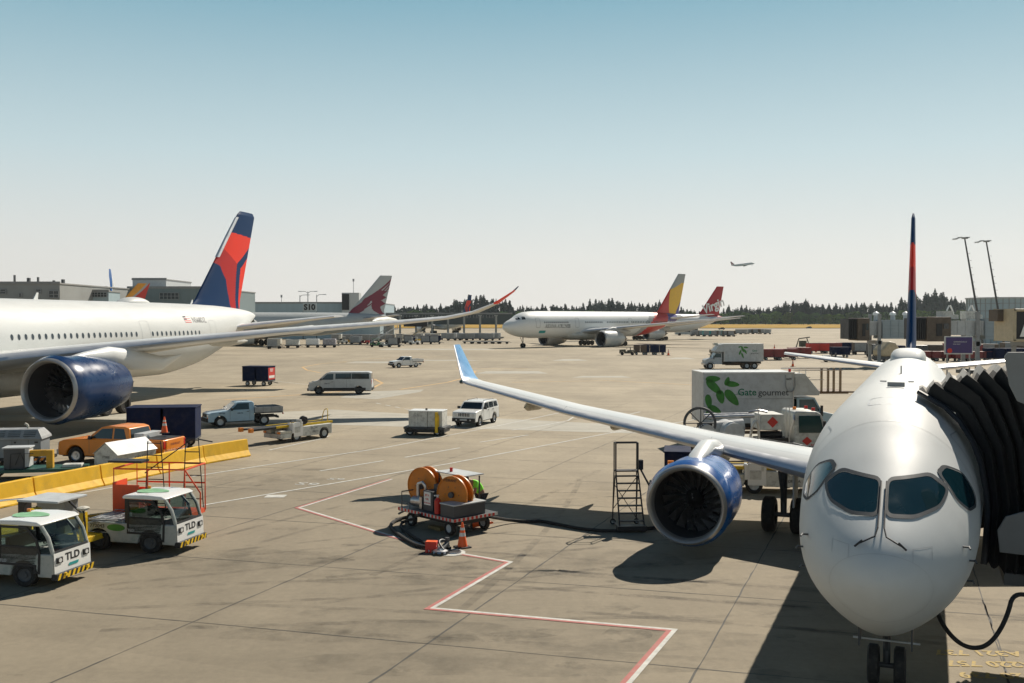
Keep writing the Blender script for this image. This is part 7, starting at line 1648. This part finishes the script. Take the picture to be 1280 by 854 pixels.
q = G(897, 443); tractor('brown tractor with a tall seat left of the farther catering truck', (q.x, q.y, 0), R(10), mat('tan_paint', (.25,.20,.14), .6), canopy=True)
for i, (px, py, col, L, lb) in enumerate(((968, 450.5, DRED, 3.2, 'dark cart right behind the farther catering truck'), (983, 450, DRED, 3.8, 'long maroon cart with blue grey end left of the orange cone'), (1001, 448, DRED, 3.6, 'low maroon cart right of the long one'),
        (1052, 447, NAVY, 3.0, 'navy cart in front of the long red cart row'), (1024, 442, RED, 4.0, 'red cart at the left end of the red cart row'), (1040, 441.5, DRED, 4.0, 'maroon cart in the middle of the red cart row'), (1060, 441, NAVY, 3.5, 'navy cart at the right end of the red cart row'))):
    q = G(px, py); baggage_cart(lb, (q.x, q.y+1, 0), R(-5+3*i), col, L=L, W=1.6, H=1.7 if i < 4 else 1.9)
q = G(1040, 452.5); tractor('pale tractor just left of the near airliner crown, behind the tailplane', (q.x, q.y, 0), R(170), LGREY)
for i in range(12):
    q = G(1168+i*13+random.uniform(-2,2), 452.5-random.uniform(0,1)); baggage_cart(('navy tall cart in the train parked under the long jet bridge' if i > 5 else 'low maroon cart in the train parked under the long jet bridge'), (q.x, q.y+1.5, 0), R(random.uniform(-4,4)), (NAVY if i > 5 else DRED), L=2.8, W=1.5, H=1.45 if i < 6 else 1.95, group='tall navy carts under the long jet bridge' if i > 5 else 'low maroon carts under the long jet bridge')
for i in range(10):
    q = G(1075+i*23+random.uniform(-3,3), 446.5-random.uniform(0,4)); dolly('low brown dolly load in the clutter under the jet bridges', (q.x, q.y, 0), R(random.uniform(-20,20)), random.choice(('wrap','box')), random.choice((DRED, BRBR, DGREY, NAVY, OFFW)), 'dolly loads under the jet bridges')
q = G(1016, 441); t = thing('loader_vehicle', (q.x, q.y+6, 0), 0, 'dark spidery loader vehicle at the left end of the red carts', 'loader'); m = MB(); m.bb((-1.8,-.8,.5),(1.8,.8,.9)); m.build('chassis', DGREY, t); m = MB(); m.tube([(-1.5,0,.9),(-1.0,0,2.6),(1.2,0,2.9)],.12); m.tube([(1.2,0,.9),(.6,0,2.7)],.1); m.bb((-.8,-.6,1.0),(.4,.6,2.2)); m.build('boom', mat('drab_paint', (.10,.10,.07), .7), t)
for x in (-1.2,1.2):
    for sg in (1,-1): wheel_simple(t, x, sg*.8, .4, .25)
t = thing('beige_hood', P(1131, 441, 150), R(20), 'beige rounded engine cover beside the near airliner crown', 'cover')
t.location = (placeY(1108,150), 150, 0); m = MB(); m.side([(-1.6,.9),(1.6,.9),(1.9,1.8),(.9,3.0),(-.2,3.2),(-1.7,1.9)], 1.1); m.build('hood', BEIGE, t, bevel=.3, seg=3); m = MB(); m.bb((-1.8,-1,.4),(1.8,1,.9)); m.build('trolley', DGREY, t)
for x in (-1.2,1.2):
    for sg in (1,-1): wheel_simple(t, x, sg*.9, .3, .2)
# lone cars on the far taxiway edge
for i, (px, py, lb) in enumerate(((1011, 409.5, 'tiny dark car on the far edge of the apron'), (902, 411, 'tiny dark car left on the far edge of the apron'))):
    q = G(px, py+1.2); c = dict(W=1.8, xr=-2.2, xf=2.2, zb=.35, belt=1.05, r=.35, wheels=[1.35,-1.35], mat=DGREY, top=[(2.2,.9),(1.1,1.08),(-2.1,1.1)], green=[(1.1,1.05),(.4,1.6),(-1.5,1.6),(-2.1,1.05)], sidewin=[[(.8,1.12),(.35,1.52),(-1.4,1.52),(-1.7,1.12)]])
    carlike('car', lb, 'car', (q.x, q.y, 0), R(180), c)
